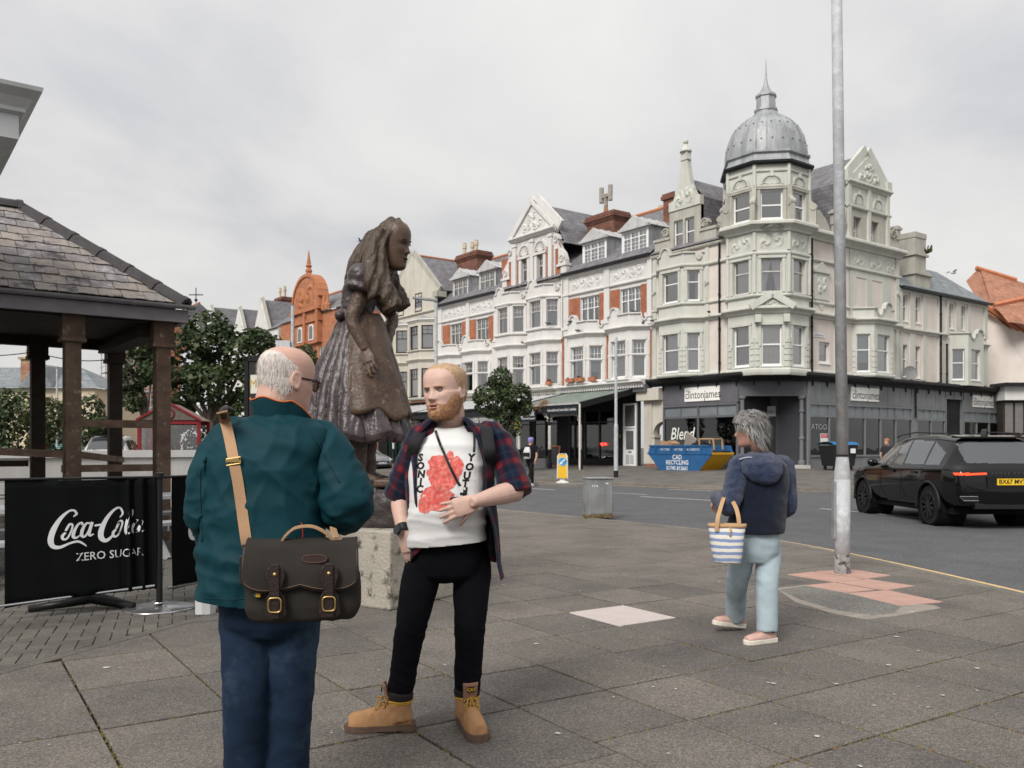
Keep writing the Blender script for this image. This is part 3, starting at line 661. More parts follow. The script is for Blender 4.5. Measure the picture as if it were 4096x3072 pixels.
dr=MB(); dr.add([(S(6.2),.2,13.5),(S(4.15),.2,13.5),(S(4.15),3.6,13.5),(S(6.2),3.6,13.5),(S(5.17),.2,14.6),(S(5.17),4.2,14.6)],[(0,4,5,3),(1,2,5,4)]); dr.add([(S(6.2),.2,11.2),(S(6.2),3,11.2),(S(6.2),3.6,13.5),(S(6.2),.2,13.5)],[(0,1,2,3)]); dr.add([(S(4.15),.2,11.2),(S(4.15),3,11.2),(S(4.15),3.6,13.5),(S(4.15),.2,13.5)],[(0,1,2,3)]); dr.build('dormer_roof',M_SLATE,dorm)
pipe(GL,S(2.95),-.09,4.8,11.0)
rf=MB()
def Lw(s,b_): return (S(s)*.596+b_*.803, S(s)*-.803+b_*.596)
def Rw(t,b_): return (t*.803-b_*.596, t*.596+b_*.803)
def r3(p,z): return (p[0],p[1],z)
rf.add([r3(Lw(7.35,-.2),11.15),r3(Lw(-.1,-.2),11.15),r3(Lw(4.6,4.6),15.1),r3(Lw(7.35,4.6),15.1)],[(0,1,2,3)])
rf.add([r3(Rw(0,-.2),11.15),r3(Rw(10.4,-.2),11.15),r3(Rw(10.4,4.6),15.1),r3(Rw(4.6,4.6),15.1)],[(0,1,2,3)])
rf.add([r3(Rw(10.4,-.2),11.15),r3(Rw(10.4,9),11.15),r3(Rw(10.4,4.6),15.1)],[(0,1,2)])
rf.add([r3(Lw(7.35,4.6),15.1),r3(Lw(4.6,4.6),15.1),r3(Lw(9,9),11.2),r3(Lw(9.2,9),11.2)],[(0,1,2,3)])
roof=rf.build('roof',M_SLATE,GB)
rg=MB(); rg.tube([r3(Lw(7.35,4.6),15.13),r3(Lw(4.6,4.6),15.13)],.11,8); rg.tube([r3(Rw(4.6,4.6),15.13),r3(Rw(10.4,4.6),15.13)],.11,8); rg.build('ridge_tiles',M_TERR,roof)
ch=MB(); ch.box(S(9.1),S(8.3),2.6,3.7,12.5,14.8); ch.box(S(9.2),S(8.2),2.5,3.8,14.8,15.0); ch.box(S(9.15),S(8.25),2.55,3.75,15.0,15.12); ch.build('chimney',M_OLDBR,GL)
# -- turret
TC=Vector((11.9,41.0))-CORN; TU=bpy.data.objects.new('turret',None); COL.objects.link(TU); TU.parent=GB; TU.location=(TC.x,TC.y,0)
ap=1.80; a_c=math.atan2(-.989,-.146); rad=ap/math.cos(PI/8)
def octo(r): return [(r*math.cos(a_c+PI/8*(2*k-7)),r*math.sin(a_c+PI/8*(2*k-7))) for k in range(8)]
oc=octo(rad); fl=2*rad*math.sin(PI/8)
def face(k): return oc[k%8],oc[(k+1)%8]
tw=MB(); fronts=(2,3,4)
storeys=[(4.6,7.35,[(.30,fl-.30,5.02,6.84)]),(7.35,10.15,[(.30,fl-.30,8.32,9.84)]),(10.15,11.35,[]),(11.35,14.1,[(.26,fl-.26,11.6,12.92)])]
for z0,z1,op in storeys:
    for k in range(8): seg_wall(tw,*face(k),z0,z1,op if k in fronts else [])
to=tw.build('turret_wall',[M_GREEN,M_DARKIN],TU)
for k in fronts:
    p0,p1=face(k)
    window(to,p0,p1,.30,fl-.30,5.02,6.84,.53,fw=.075,curtain='net'); window(to,p0,p1,.30,fl-.30,8.32,9.84,.62,fm=M_OLDW,curtain='drape' if k==3 else 'net'); window(to,p0,p1,.26,fl-.26,11.6,12.92,.48,fw=.07,curtain=None)
mould('cornice',to,oc+oc[:1],cornice_prof(7.38,.30,.30),M_GREEN); mould('string_course',to,oc+oc[:1],band_prof(8.12,.13,.12),M_GREEN); mould('string_course',to,oc+oc[:1],band_prof(10.0,.14,.10),M_GREEN)
mould('cornice',to,oc+oc[:1],cornice_prof(11.05,.42,.42),M_GREEN); mould('eaves_band',to,oc+oc[:1],band_prof(13.72,.10,.07),M_GREEN); mould('base_moulding',to,oc+oc[:1],band_prof(4.62,.3,.10),M_GREEN); mould('lintel_band',to,oc+oc[:1],band_prof(12.98,.12,.09),M_BUFF)
orn=MB(); bf=MB(); pl=MB()
for k in fronts:
    p0,p1=face(k); Mx,L=segM(p0,p1)
    relief(orn,p0,p1,.18,fl-.18,10.28,10.95,.055,k); shell_arch(orn,p0,p1,fl/2,13.14,fl*.62,.44)
    for a0,a1,zb,zt,m_ in ((.30,fl-.30,5.9,6.84,orn),(.30,fl-.30,8.32,9.84,orn),(.26,fl-.26,11.55,12.92,bf)):
        i0=len(m_.v); m_.box(a0-.14,a0-.02,-.05,0,zb,zt); m_.box(a1+.02,a1+.14,-.05,0,zb,zt); m_.box(a0-.16,a1+.16,-.075,0,zt+.01,zt+.13); m_.xf(Mx,i0)
    for q in range(5):
        i0=len(pl.v)
        for a0,a1 in ((.02,.22),(fl-.22,fl-.02)): pl.box(a0,a1,-.04,0,4.98+q*.27,5.2+q*.27)
        pl.xf(Mx,i0)
p0,p1=face(3); Mx,L=segM(p0,p1); i0=len(orn.v)
for s_ in (-1,1):
    orn.bar((L/2+s_*.95,-.25,7.62),(L/2,-.25,8.22),.30,.14,up=(0,1,0)); orn.box(L/2+s_*.62-.13,L/2+s_*.62+.13,-.26,0,6.95,7.3)
orn.prism([(L/2-.7,7.66),(L/2+.7,7.66),(L/2,8.12)],-.18,0); orn.xf(Mx,i0); relief(orn,p0,p1,L/2-.3,L/2+.3,7.68,7.95,.05,9,nx=16,nz=8,off=.19)
fixn(orn.build('ornament',M_GREEN,to)); bf.build('attic_architrave',M_BUFF,to); pl.build('rusticated_blocks',M_GREEN,to)
cn=MB()
for k in range(8):
    x,y=oc[k]; d=Vector((x,y)).normalized(); x2,y2=x+d.x*.01,y+d.y*.01
    for z0,z1,w2 in ((13.1,14.1,.09),(10.2,11.0,.09),(8.3,10.0,.09)): cn.cyl((x2,y2,z0),(x2,y2,z1),w2,n=8)
cn.build('corner_shaft',M_GREEN,to)
cb=MB()
for k in range(8):
    x,y=oc[k]; d=Vector((x,y)).normalized(); r0=rad; i0=len(cb.v)
    cb.prism([(0,11.5),(.36,11.5),(.36,12.2),(.30,12.45),(.14,12.6),(.10,13.1),(0,13.1)],-.10,.10); cb.cyl((.24,-.13,12.3),(.24,.13,12.3),.16,n=14)
    a=math.atan2(y,x); cb.xf(Matrix.Translation((x-d.x*.02,y-d.y*.02,0))@Matrix.Rotation(a,4,'Z'),i0)
cb.build('scroll_bracket',M_BUFF,to)
gutp=octo(rad*1.09); mould('dome_gutter',TU,gutp+gutp[:1],[(-.3,14.05),(0,14.05),(.06,14.10),(.06,14.20),(-.3,14.20)],M_GUT)
sk=MB(); o1,o2,o3=octo(rad*1.085),octo(rad*1.0),octo(rad*1.04)
sk.loft([[(x,y,14.18) for x,y in o1],[(x,y,14.35) for x,y in octo(rad*1.02)],[(x,y,14.55) for x,y in octo(rad*.985)],[(x,y,14.62) for x,y in o3],[(x,y,14.70) for x,y in o3],[(x,y,14.72) for x,y in octo(rad*.9)]],caps=False); sk.build('dome_skirt',M_LEAD,TU)
dome=MB(); prof=[(rad*.955,14.66),(rad*.95,14.95),(rad*.93,15.3),(rad*.885,15.65),(rad*.80,16.0),(rad*.68,16.32),(rad*.52,16.58),(rad*.38,16.74),(rad*.29,16.88),(rad*.25,17.02)]
dome.lathe(prof,(0,0,0),48); do=dome.build('dome',M_LEAD,TU,smooth=True)
ribs=MB()
for k in range(24):
    a=2*PI*k/24; ribs.tube([(r*math.cos(a)*1.004,r*math.sin(a)*1.004,z) for r,z in prof],.022,5)
ribs.build('dome_rib',M_LEAD,do)
stud=MB()
for z,r in ((15.25,rad*.937),(16.1,rad*.77)):
    for k in range(24):
        a=2*PI*(k+.5)/24; stud.sphere((r*math.cos(a),r*math.sin(a),z),.04,6,4)
stud.build('dome_stud',mat('dark_lead',(.16,.16,.17),.6),do)
la=MB(); la.lathe([(.50,17.0),(.56,17.05),(.56,17.14),(.46,17.16),(.44,17.7),(.50,17.74),(.50,17.82),(.30,17.98),(.17,18.2),(.09,18.4),(.05,18.7),(.03,19.1),(.008,19.55)],(0,0,0),8); la.build('lantern',M_LEAD,TU)
# -- side front (right of the turret): t 2.2..10.4 tall part, 10.4..19.85 lower wing
sw=MB(); G0=(0.6,0)
seg_wall(sw,(1.6,0),(10.4,0),4.75,11.15,[(3.45-1.6,4.3-1.6,5.3,6.3)]); sw_o=sw.build('wall',[M_PINKW,M_DARKIN],GR)
window(sw_o,(1.6,0),(10.4,0),1.85,2.7,5.3,6.3,0,fw=.09,curtain='half')
b=bayp(6.15,9.3,.72,.72); bay=MB()
seg_wall(bay,b[0],b[1],4.75,7.5,[(.2,.84,5.02,6.86)]); seg_wall(bay,b[1],b[2],4.75,7.5,[(.3,1.4,5.02,6.86)]); seg_wall(bay,b[2],b[3],4.75,7.5)
seg_wall(bay,(5.9,-.03),(9.6,-.03),7.6,11.1,[(.55,1.45,8.2,9.66),(1.95,2.85,8.2,9.66)])
bo=bay.build('bay',[M_GREEN,M_DARKIN],GR)
window(bo,b[0],b[1],.2,.84,5.02,6.86,.58,curtain='teal'); window(bo,b[1],b[2],.3,1.4,5.02,6.86,.58,curtain='blind'); window(bo,(5.9,-.03),(9.6,-.03),.55,1.45,8.2,9.66,.72,curtain='half'); window(bo,(5.9,-.03),(9.6,-.03),1.95,2.85,8.2,9.66,.72,curtain=None)
full=[(2.2,0)]+b+[(10.4,0)]
mould('cornice',bo,full,cornice_prof(7.35,.28,.26),M_GREEN); mould('string_course',bo,[(2.2,0),(10.4,0)],band_prof(10.0,.14,.12),M_GREEN); mould('base_moulding',bo,full,band_prof(4.78,.16,.1),M_GREEN); mould('string_course',bo,[(2.2,0),(5.9,0)],band_prof(8.05,.12,.09),M_GREEN)
par=MB(); scroll_parapet(par,b[0],b[1],7.6,8.1,.1,0,0,True); scroll_parapet(par,b[1],b[2],7.6,8.1,.1,.38,.34,True); scroll_parapet(par,b[2],b[3],7.6,8.1,.1,0,0); par.build('scroll_parapet',M_GREEN,bo)
mould('main_cornice',GR,[(2.0,0),(10.45,0)],cornice_prof(11.0,.40,.45),M_GREEN)
orn=MB()
for a0,a1,sd_ in ((6.2,7.2,21),(7.65,8.75,22),(9.1,9.9,23)): relief(orn,(0,-.03),(20,-.03),a0,a1,10.2,10.85,.05,sd_,nx=24,nz=14)
orn.box(3.0,4.15,-.08,0,8.25,8.37); orn.box(3.05,4.1,-.06,0,8.37,9.5); orn.box(2.95,4.2,-.14,0,9.5,9.62); relief(orn,(0,-.06),(20,-.06),3.2,3.95,8.5,9.35,.06,31,nx=22,nz=22); orn.prism([(3.0,9.62),(4.15,9.62),(3.57,10.05)],-.1,0); orn.prism([(3.1,8.25),(4.05,8.25),(3.75,7.95),(3.57,7.75),(3.4,7.95)],-.05,0)
fixn(orn.build('ornament',M_GREEN,GR))
pil=MB()
for t in (4.75,10.15): pil.box(t-.14,t+.14,-.07,0,4.9,11.0); volute(pil,t,9.2,.11,-.1,-.06)
pil.build('pilaster',M_GREEN,GR)
for k in range(5):
    pass
rus=MB()
for (p0,p1,ranges) in ((b[0],b[1],((0,.15),(.88,1.0))),(b[1],b[2],((0,.22),(1.48,1.68)))):
    for a0,a1 in ranges:
        for k in range(5):
            Mx,L=segM(p0,p1); i0=len(rus.v); rus.box(a0+.01,a1-.01,-.035,0,4.98+k*.26,5.2+k*.26); rus.xf(Mx,i0)
rus.build('rusticated_blocks',M_GREEN,bo)
gm=MB(); seg_wall(gm,(5.75,-.02),(9.3,-.02),11.3,13.1,[(.5,1.15,11.5,12.6),(2.05,2.7,11.5,12.6)],.55); gmo=gm.build('gable',[M_BUFF,M_DARKIN],GR)
window(gmo,(5.75,-.02),(9.3,-.02),.5,1.15,11.5,12.6,.45,fw=.06,inset=.3,curtain='sides'); window(gmo,(5.75,-.02),(9.3,-.02),2.05,2.7,11.5,12.6,.45,fw=.06,inset=.3,curtain='sides')
gg=MB(); gg.box(5.75,9.3,-.02,.3,13.1,14.1)
for x in (5.8,7.5,9.2): gg.box(x-.12,x+.12,-.12,0,11.3,14.1)
gg.prism([(5.7,14.3),(9.35,14.3),(7.52,15.75)],-.05,.4)
for s_ in (-1,1): gg.bar((7.52+s_*2.0,.1,14.22),(7.52,.1,16.0),.7,.2,up=(0,1,0)); gg.box(7.52+s_*1.75-.2,7.52+s_*1.75+.2,-.15,.4,14.2,14.75)
relief(gg,(0,-.05),(20,-.05),6.6,8.45,14.4,15.0,.08,41,nx=34,nz=14); relief(gg,(0,-.05),(20,-.05),7.15,7.9,15.0,15.4,.07,42,nx=14,nz=10)
for x in (6.65,8.35): shell_arch(gg,(0,-.02),(20,-.02),x,13.2,.9,.55)
fixn(gg.build('gable_top',M_GREEN,gmo)); mould('gable_cornice',gmo,[(5.6,-.02),(9.45,-.02)],cornice_prof(14.05,.24,.22),M_GREEN); mould('gable_band',gmo,[(5.6,-.02),(9.45,-.02)],band_prof(12.98,.14,.12),M_GREEN)
vb=MB();
for s_,x0 in ((1,9.3),(-1,5.75)):
    vb.prism([(x0,11.3),(x0+s_*1.0,11.3),(x0+s_*1.0,12.0),(x0+s_*.55,12.05),(x0+s_*.25,12.5),(x0,13.0)],-.02,.22); volute(vb,x0+s_*.42,12.18,.24,-.06,.2,s_); vb.box(min(x0+s_*.75,x0+s_*1.05),max(x0+s_*.75,x0+s_*1.05),-.1,.25,12.0,12.7); vb.box(min(x0+s_*.7,x0+s_*1.15),max(x0+s_*.7,x0+s_*1.15),-.15,.3,12.5,12.62)
vb.prism([(2.6,11.35),(5.0,11.35),(4.7,11.5),(4.4,11.6),(4.0,12.1),(3.5,12.45),(3.0,12.4),(2.6,12.1)],.0,.25); fixn(vb.build('scroll_bracket',M_BUFF,gmo))
gr=MB(); gr.add([(5.6,.2,14.2),(9.45,.2,14.2),(7.52,.2,15.9),(5.6,4.6,14.2),(9.45,4.6,14.2),(7.52,6.5,15.9),(5.6,.2,11.2),(9.45,.2,11.2),(5.6,4,11.2),(9.45,4,11.2)],[(0,2,5,3),(1,4,5,2),(6,8,3,0),(7,1,4,9)]); gr.build('gable_roof',M_SLATE,gmo)
lw=MB(); wins=[(10.75,11.3),(12.05,12.55),(15.55,16.05),(16.9,17.4)]
seg_wall(lw,(10.4,.05),(19.85,.05),4.75,9.65,[(a-10.4,c-10.4,7.9,9.28) for a,c in wins]+[(a-10.4,c-10.4,5.0,6.68) for a,c in wins[:2]]); lwo=lw.build('wing_wall',[M_PINKW,M_DARKIN],GR)
for a,c in wins: window(lwo,(10.4,.05),(19.85,.05),a-10.4,c-10.4,7.9,9.28,.55,fw=.05,curtain='blind')
for a,c in wins[:2]: window(lwo,(10.4,.05),(19.85,.05),a-10.4,c-10.4,5.0,6.68,.55,fw=.05,curtain='blind')
ex=MB(); ex.add([(19.85,.05,4.75),(19.85,6,4.75),(19.85,6,9.65),(19.85,.05,9.65),(19.85,3,11.6)],[(0,1,2,4,3)]); ex.build('end_wall',M_PINKW,GR)
pil=MB()
for x0,x1 in ((10.45,10.7),(11.42,11.93),(12.68,13.0),(14.3,14.6),(15.2,15.45),(16.2,16.78),(17.55,17.8),(19.5,19.85)):
    pil.box(x0,x1,-.03,.05,4.9,7.3); pil.box(x0,x1,-.03,.05,7.6,9.5)
pil.build('pilaster',M_GREEN,lwo)
mould('cornice',lwo,[(10.4,.05),(15.2,.05)],cornice_prof(7.32,.24,.2),M_GREEN); mould('eaves_band',lwo,[(10.4,.05),(19.85,.05)],band_prof(9.4,.2,.1),M_GREEN)
b=bayp(15.4,18.6,.72,.72); bay=MB(); seg_wall(bay,b[0],b[1],4.75,7.25,[(.2,.84,5.05,6.75)]); seg_wall(bay,b[1],b[2],4.75,7.25,[(.35,1.4,5.05,6.75)]); seg_wall(bay,b[2],b[3],4.75,7.25)
scroll_parapet(bay,b[0],b[1],7.25,7.6,.1,0,0,True); scroll_parapet(bay,b[1],b[2],7.25,7.6,.1,.3,.3,True); scroll_parapet(bay,b[2],b[3],7.25,7.6,.1,0,0)
bo=bay.build('bay',[M_GREEN,M_DARKIN],GR); window(bo,b[0],b[1],.2,.84,5.05,6.75,.55,curtain='blind'); window(bo,b[1],b[2],.35,1.4,5.05,6.75,.55,curtain='blind')
mould('cornice',bo,[(18.6,0),(19.9,0)],cornice_prof(7.1,.2,.2),M_GREEN)
wr=MB(); wr.add([(10.3,-.15,9.65),(20.0,-.15,9.65),(18.0,2.0,11.6),(10.3,2.0,11.6),(20.0,6,9.65),(18.0,4.2,11.6),(10.3,6,9.65),(10.3,4.2,11.6)],[(0,1,2,3),(1,4,5,2),(3,2,5,7),(7,5,4,6)]); wro=wr.build('wing_roof',M_SLATEB,GR)
rg=MB(); rg.tube([(10.3,2.0,11.62),(14.2,2.0,11.62)],.08,6); rg.build('ridge_tiles',M_TERR,wro)
gt=MB(); gt.bar((10.4,-.2,9.6),(20.0,-.2,9.6),.12,.14); gt.build('gutter',M_GUT,GR)
ch=MB(); ch.prism([(12.1,9.7),(13.7,9.7),(13.7,10.5),(12.1,10.5)],.1,1.6); ch.box(12.0,13.85,0,1.7,10.5,10.62); ch.box(12.3,13.4,.2,1.4,10.62,12.0); ch.box(12.2,13.55,.1,1.5,11.55,11.66); ch.box(12.3,13.4,.2,1.4,12.0,12.75); ch.box(12.27,13.43,.17,1.43,12.5,12.78); ch.build('chimney',M_BUFF,GR)
tf=MB(); rr=random.Random(4)
for _ in range(60): a=rr.random()*6.3; tf.bar((13.5,.2,11.75),(13.5+.28*math.cos(a),.2+.28*math.sin(a),11.85+rr.random()*.35),.05,.02)
tf.build('chimney_weeds',mat('weed_green',(.09,.10,.04),.9),GR)
pipe(GR,14.45,-.08,4.8,9.55); pipe(GR,15.05,-.1,4.8,7.0); pipe(GR,2.75,-.1,4.8,11.0)
sd=MB(); sd.lathe([(0,0),(.16,.015),(.3,.06),(.36,.10)],(0,0,0),20); sd.bar((0,0,0),(0,0,-.3),.04,.04); sd.xf(Matrix.Translation((10.7,-.4,5.15))@Matrix.Rotation(R(70),4,'X')@Matrix.Rotation(R(-35),4,'Y')); sd.build('satellite_dish',mat('dish_grey',(.2,.2,.2),.5),GR)
sp=MB(); sp.box(2.95,3.85,-.03,-.005,6.50,6.66); spo=sp.build('street_plate',M_UPVC,GR); lettering('plate_lettering','GLODDAETH ST',mat('plate_black',(.02,.02,.03),.5),spo,(3.4,-.034,6.58),size=.13,extrude=.001,sx=.85)
# -- ground floor shops of the corner building
def sign(par,x0,x1,z0,z1,y,txts,bm,name='shop_sign'):
    mb=MB(); mb.box(x0,x1,y-.05,y,z0,z1); o=mb.build(name,bm,par)
    for (t,cx,cz,sz,sx,m_,kw) in txts: lettering('sign_lettering',t,m_,o,(cx,y-.053,cz),size=sz,sx=sx,extrude=.002,**kw)
    return o
M_SIGN=mat('sign_cream',(.84,.83,.79),.5,.03,2); M_INK=mat('sign_black',(.02,.02,.02),.5); M_INKG=mat('sign_grey',(.35,.35,.34),.6)
FZ=.40
def shopfront(par,name,x0,x1,y,bays,z_sill=.95,z_tr=2.82,z_top=3.40,m=M_GREYP,door=()):
    fr=MB(); xs=[x0]+list(bays)+[x1]
    for x in xs: fr.box(x-.05,x+.05,y-.06,y+.06,FZ,z_top)
    fr.box(x0,x1,y-.08,y+.06,z_top-.06,z_top+.05); fr.box(x0,x1,y-.07,y+.06,z_tr-.05,z_tr+.05); fr.box(x0,x1,y-.04,y+.08,FZ-.2,z_sill); fr.box(x0,x1,y-.09,y+.06,z_sill-.05,z_sill+.04)
    for a,b in zip(xs[:-1],xs[1:]): fr.box((a+b)/2-.025,(a+b)/2+.025,y-.03,y+.03,z_tr+.05,z_top-.06)
    o=fr.build(name,m,par)
    for a,b in zip(xs[:-1],xs[1:]):
        g=MB(); g.quad((a+.05,y,z_sill),(b-.05,y,z_sill),(b-.05,y,z_tr),(a+.05,y,z_tr)); g.build('pane',M_SHOPG,o)
        g=MB(); g.quad((a+.05,y,z_tr),(b-.05,y,z_tr),(b-.05,y,z_top),(a+.05,y,z_top)); g.build('transom_pane',mat('frosted_transom',(.17,.19,.205),.35,.15,1.5,spec=.6),o)
    return o
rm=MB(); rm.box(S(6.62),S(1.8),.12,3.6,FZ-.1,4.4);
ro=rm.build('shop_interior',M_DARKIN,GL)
shopfront(GL,'shop_front',S(6.55),S(1.95),0,[S(4.3)])
fa=MB(); fa.box(S(6.62),S(1.9),-.04,.1,3.46,4.45); fa.build('shop_fascia',M_GREYP,GL)
sign(GL,S(5.12),S(2.95),3.58,4.26,-.04,[('clintonjames',S(3.98),3.88,.56,.78,M_INK,{}),('the',S(4.93),4.10,.15,1,M_INKG,{})],M_SIGN)
M_BLEND=mat('window_script',(.75,.78,.72),.6)
lettering('window_lettering','Blend',M_BLEND,GL,(S(5.35),-.03,2.0),size=.85,sx=.8,shear=.25,extrude=.003,bold=.006)
pr=MB()
pr.box(S(7.9),S(7.35),-.1,.5,FZ-.2,3.75); pr.box(S(8.2),S(6.62),-.35,.5,3.75,4.35)
pr.build('passage_pier',M_CREAM,GL)
n=12; pa=MB(); arc=[(S(7.35)+.02+.72*(i/n),1.9+.75*math.sqrt(max(0,1-((i/n)-1)**2))) for i in range(n+1)]
pa.prism([(S(7.35),3.75),(S(6.62),3.75)]+[(x,z) for x,z in arc[::-1]]+[(S(7.35),1.9)],-.02,.35); pa.box(S(7.36),S(7.2),-.05,.4,FZ,1.9); pa.box(S(7.42),S(7.15),-.09,.4,1.85,1.98); pa.box(S(7.2),S(6.62),.9,1.0,FZ,3.7); fixn(pa.build('passage_arch',M_CREAM,GL))
st=MB(); st.box(S(7.5),S(6.62),-.5,.3,FZ-.2,FZ+.12); st.build('passage_step',mat('red_step',(.24,.12,.09),.85,.2,4),GL)
ce=MB(); A=Lw(1.9,0); B=Rw(2.45,0); mid=((A[0]+B[0])/2,(A[1]+B[1])/2)
ce.box(-.1,.1,0,.1,0,.1); ce.v=[];ce.f=[];ce.m=[]
inn=[A,(A[0]+.55,A[1]+1.55),(B[0]-.95,B[1]+1.2),B]
seg_wall(ce,inn[0],inn[1],FZ,4.4); seg_wall(ce,inn[2],inn[3],FZ,4.4); seg_wall(ce,inn[1],inn[2],FZ,4.4)
ceo=ce.build('entrance_recess',[mat('entrance_dark',(.05,.05,.056),.5,.1,2),M_DARKIN],GB)
Mx,L=segM(inn[1],inn[2]); dr=MB(); dr.box(.18,L-.18,-.08,-.01,FZ,2.75); dr.box(.12,.22,-.12,-.01,FZ,3.3); dr.box(L-.22,L-.12,-.12,-.01,FZ,3.3); dr.box(.12,L-.12,-.11,-.01,2.7,2.8); dr.xf(Mx); dro=dr.build('entrance_door',M_BLK,GB)
sgp=MB(); sgp.box(.12,L-.1,-.16,-.11,2.82,3.3); sgp.xf(Mx); sgo=sgp.build('door_sign',mat('dim_sign',(.30,.30,.295),.5),GB)
q=Mx@Vector((L/2,-.165,3.06)); lettering('sign_lettering','clintonjames',M_INK,sgo,tuple(q),rot=(R(90),0,math.atan2(Mx[1][0],Mx[0][0])),size=.34,sx=.8,extrude=.001)
stp=MB(); stp.slab([(A[0]-.1,A[1]-.3),(B[0]+.1,B[1]-.3),(B[0]+.1,B[1]+.9),(A[0]-.1,A[1]+1.3)],FZ-.2,FZ+.14); stp.build('entrance_step',mat('pale_step',(.45,.44,.41),.8,.1,3),GB)
ip=MB(); ip.slab([A,B,(B[0]-.95,B[1]+1.2),(A[0]+.55,A[1]+1.55)],4.38,4.5); ip.slab([(A[0],A[1]-.02),(B[0],B[1]-.02),(B[0],B[1]+.18),(A[0],A[1]+.18)],3.72,4.40); ip.build('entrance_lintel',M_GREYP,GB)
for f_ in (.06,.94):
    cxy=(A[0]+(B[0]-A[0])*f_,A[1]+(B[1]-A[1])*f_+.08); c=MB(); c.lathe([(.16,FZ+.12),(.16,FZ+.3),(.10,FZ+.38),(.09,1.7),(.13,1.73),(.13,1.82),(.09,1.86),(.085,2.95),(.13,3.0),(.13,3.08),(.09,3.1),(.10,3.55),(.17,3.62),(.17,3.74)],(cxy[0],cxy[1],0),14); c.build('iron_column',mat('column_grey',(.16,.16,.17),.5,.1,3),GB,smooth=False)
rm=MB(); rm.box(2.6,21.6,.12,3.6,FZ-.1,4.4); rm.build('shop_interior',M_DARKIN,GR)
shopfront(GR,'shop_front',2.65,11.6,0,[4.2,5.7,7.2,8.6,10.0],m=M_GREYM)
shopfront(GR,'shop_front',12.05,14.95,0,[13.5],m=M_GREYM); shopfront(GR,'shop_front',17.0,21.4,0,[18.5,20.0],m=M_GREYM)
fa=MB(); edges=[2.5+1.12*k for k in range(9)]
for a,b_ in zip(edges[:-1],edges[1:]): fa.box(a+.012,b_-.012,-.05,.1,3.46,4.45)
for a,b_ in ((12.05,13.0),(13.02,13.95),(13.97,14.95),(15.0,15.9),(15.95,16.9),(17.0,18.4),(18.42,19.9),(19.92,21.5)):
    fa.box(a+.01,b_-.01,-.05,.1,4.0 if 14.96<a<16.99 else 3.46,4.45)
fa.box(11.5,12.05,-.07,.1,FZ-.2,4.45); fa.box(2.5,2.66,-.08,.1,FZ-.2,4.4); fa.box(21.4,21.7,-.08,.3,FZ-.2,4.45); fa.box(14.95,15.1,-.06,.1,FZ-.2,4.0); fa.box(16.85,17.0,-.06,.1,FZ-.2,4.0)
fa.build('shop_fascia',M_GREYM,GR)
sign(GR,5.95,8.35,3.62,4.28,-.05,[('clintonjames',7.2,3.90,.6,.78,M_INK,{}),('the',6.15,4.12,.15,1,M_INKG,{})],M_SIGN); sign(GR,17.95,20.4,3.64,4.30,-.05,[('clintonjames',19.2,3.92,.6,.78,M_INK,{}),('the',18.15,4.13,.15,1,M_INKG,{})],M_SIGN)
sign(GR,3.55,4.1,1.15,2.0,.02,[('ENQUIRIES',3.82,1.88,.12,.7,M_UPVC,{}),("St.David's",3.82,1.45,.14,.8,mat('sign_green',(.05,.12,.08),.6),{})],M_UPVC,'letting_notice')
rb=MB(); rb.box(3.55,4.1,-.034,-.031,1.80,1.97); rb.build('notice_band',mat('notice_red',(.55,.03,.04),.5),GR)
lettering('window_lettering','YATOO',mat('faint_white',(.4,.4,.4),.6),GR,(3.3,-.02,2.3),size=.36,sx=1.2,extrude=.001)
path=[Lw(8.25,0),Lw(1.7,0),Rw(2.3,0),Rw(21.9,0)]
mould('shop_cornice',GB,path,[(0,4.42),(.18,4.42),(.2,4.5),(.30,4.56),(.42,4.62),(.46,4.66),(.46,4.76),(.40,4.80),(0,4.83)],M_BLK)
dn=MB()
for p0,p1 in zip(path[:-1],path[1:]):
    Mx,L=segM(p0,p1); k=.15
    while k<L-.1:
        i0=len(dn.v); dn.box(k,k+.07,-.26,-.17,4.46,4.55); dn.xf(Mx,i0); k+=.16
    k=.5
    while k<L-.2:
        i0=len(dn.v); dn.prism([(k,4.42),(k+.08,4.42),(k+.06,4.2),(k+.02,4.2)],-.12,-.03); dn.xf(Mx,i0); k+=1.15
dn.build('dentils',M_BLK,GB)
pipe(GR,11.75,-.14,2.9,4.4); pipe(GR,21.6,-.2,FZ,4.4,mat('grey_pipe',(.13,.14,.15),.5))
# == white and brick terrace, and the cream house beyond it
TB=thing('white_terrace','long white and red brick terrace with bays, dormers and a tall white gable','building',(CORN.x,CORN.y,0),ROT_L)
def xs(a,b): return S(max(a,b)),S(min(a,b))
WFR=dict(fm=M_OLDW,fw=.05)
wl=MB(); tri=[(8.2,9.75),(11.4,12.98),(21.95,23.4),(25.1,26.55)]
T0,T1=(S(28.15),0),(S(7.38),0); ops=[(28.15-b,28.15-a,8.30,9.76) for a,b in tri]
seg_wall(wl,T0,T1,4.75,11.2,ops); wo=wl.build('wall',[M_WHITE,M_DARKIN],TB)
for a,b in tri: window(wo,T0,T1,28.15-b,28.15-a,8.30,9.76,.55,up=(2,2),vert=2,curtain='sides' if a<12 else None,fm=M_UPVC if a<13 else M_OLDW,name='triple_sash_window')
bk=MB(); pz=MB()
for a,b,w0,w1 in ((7.7,10.5,8.2,9.75),(10.95,13.9,11.4,12.98),(21.3,24.1,21.95,23.4),(24.5,27.5,25.1,26.55)):
    for c,d in ((a,w0-.02),(w1+.02,b)): x0,x1=xs(c,d); bk.box(x0,x1,-.03,.1,8.1,9.80)
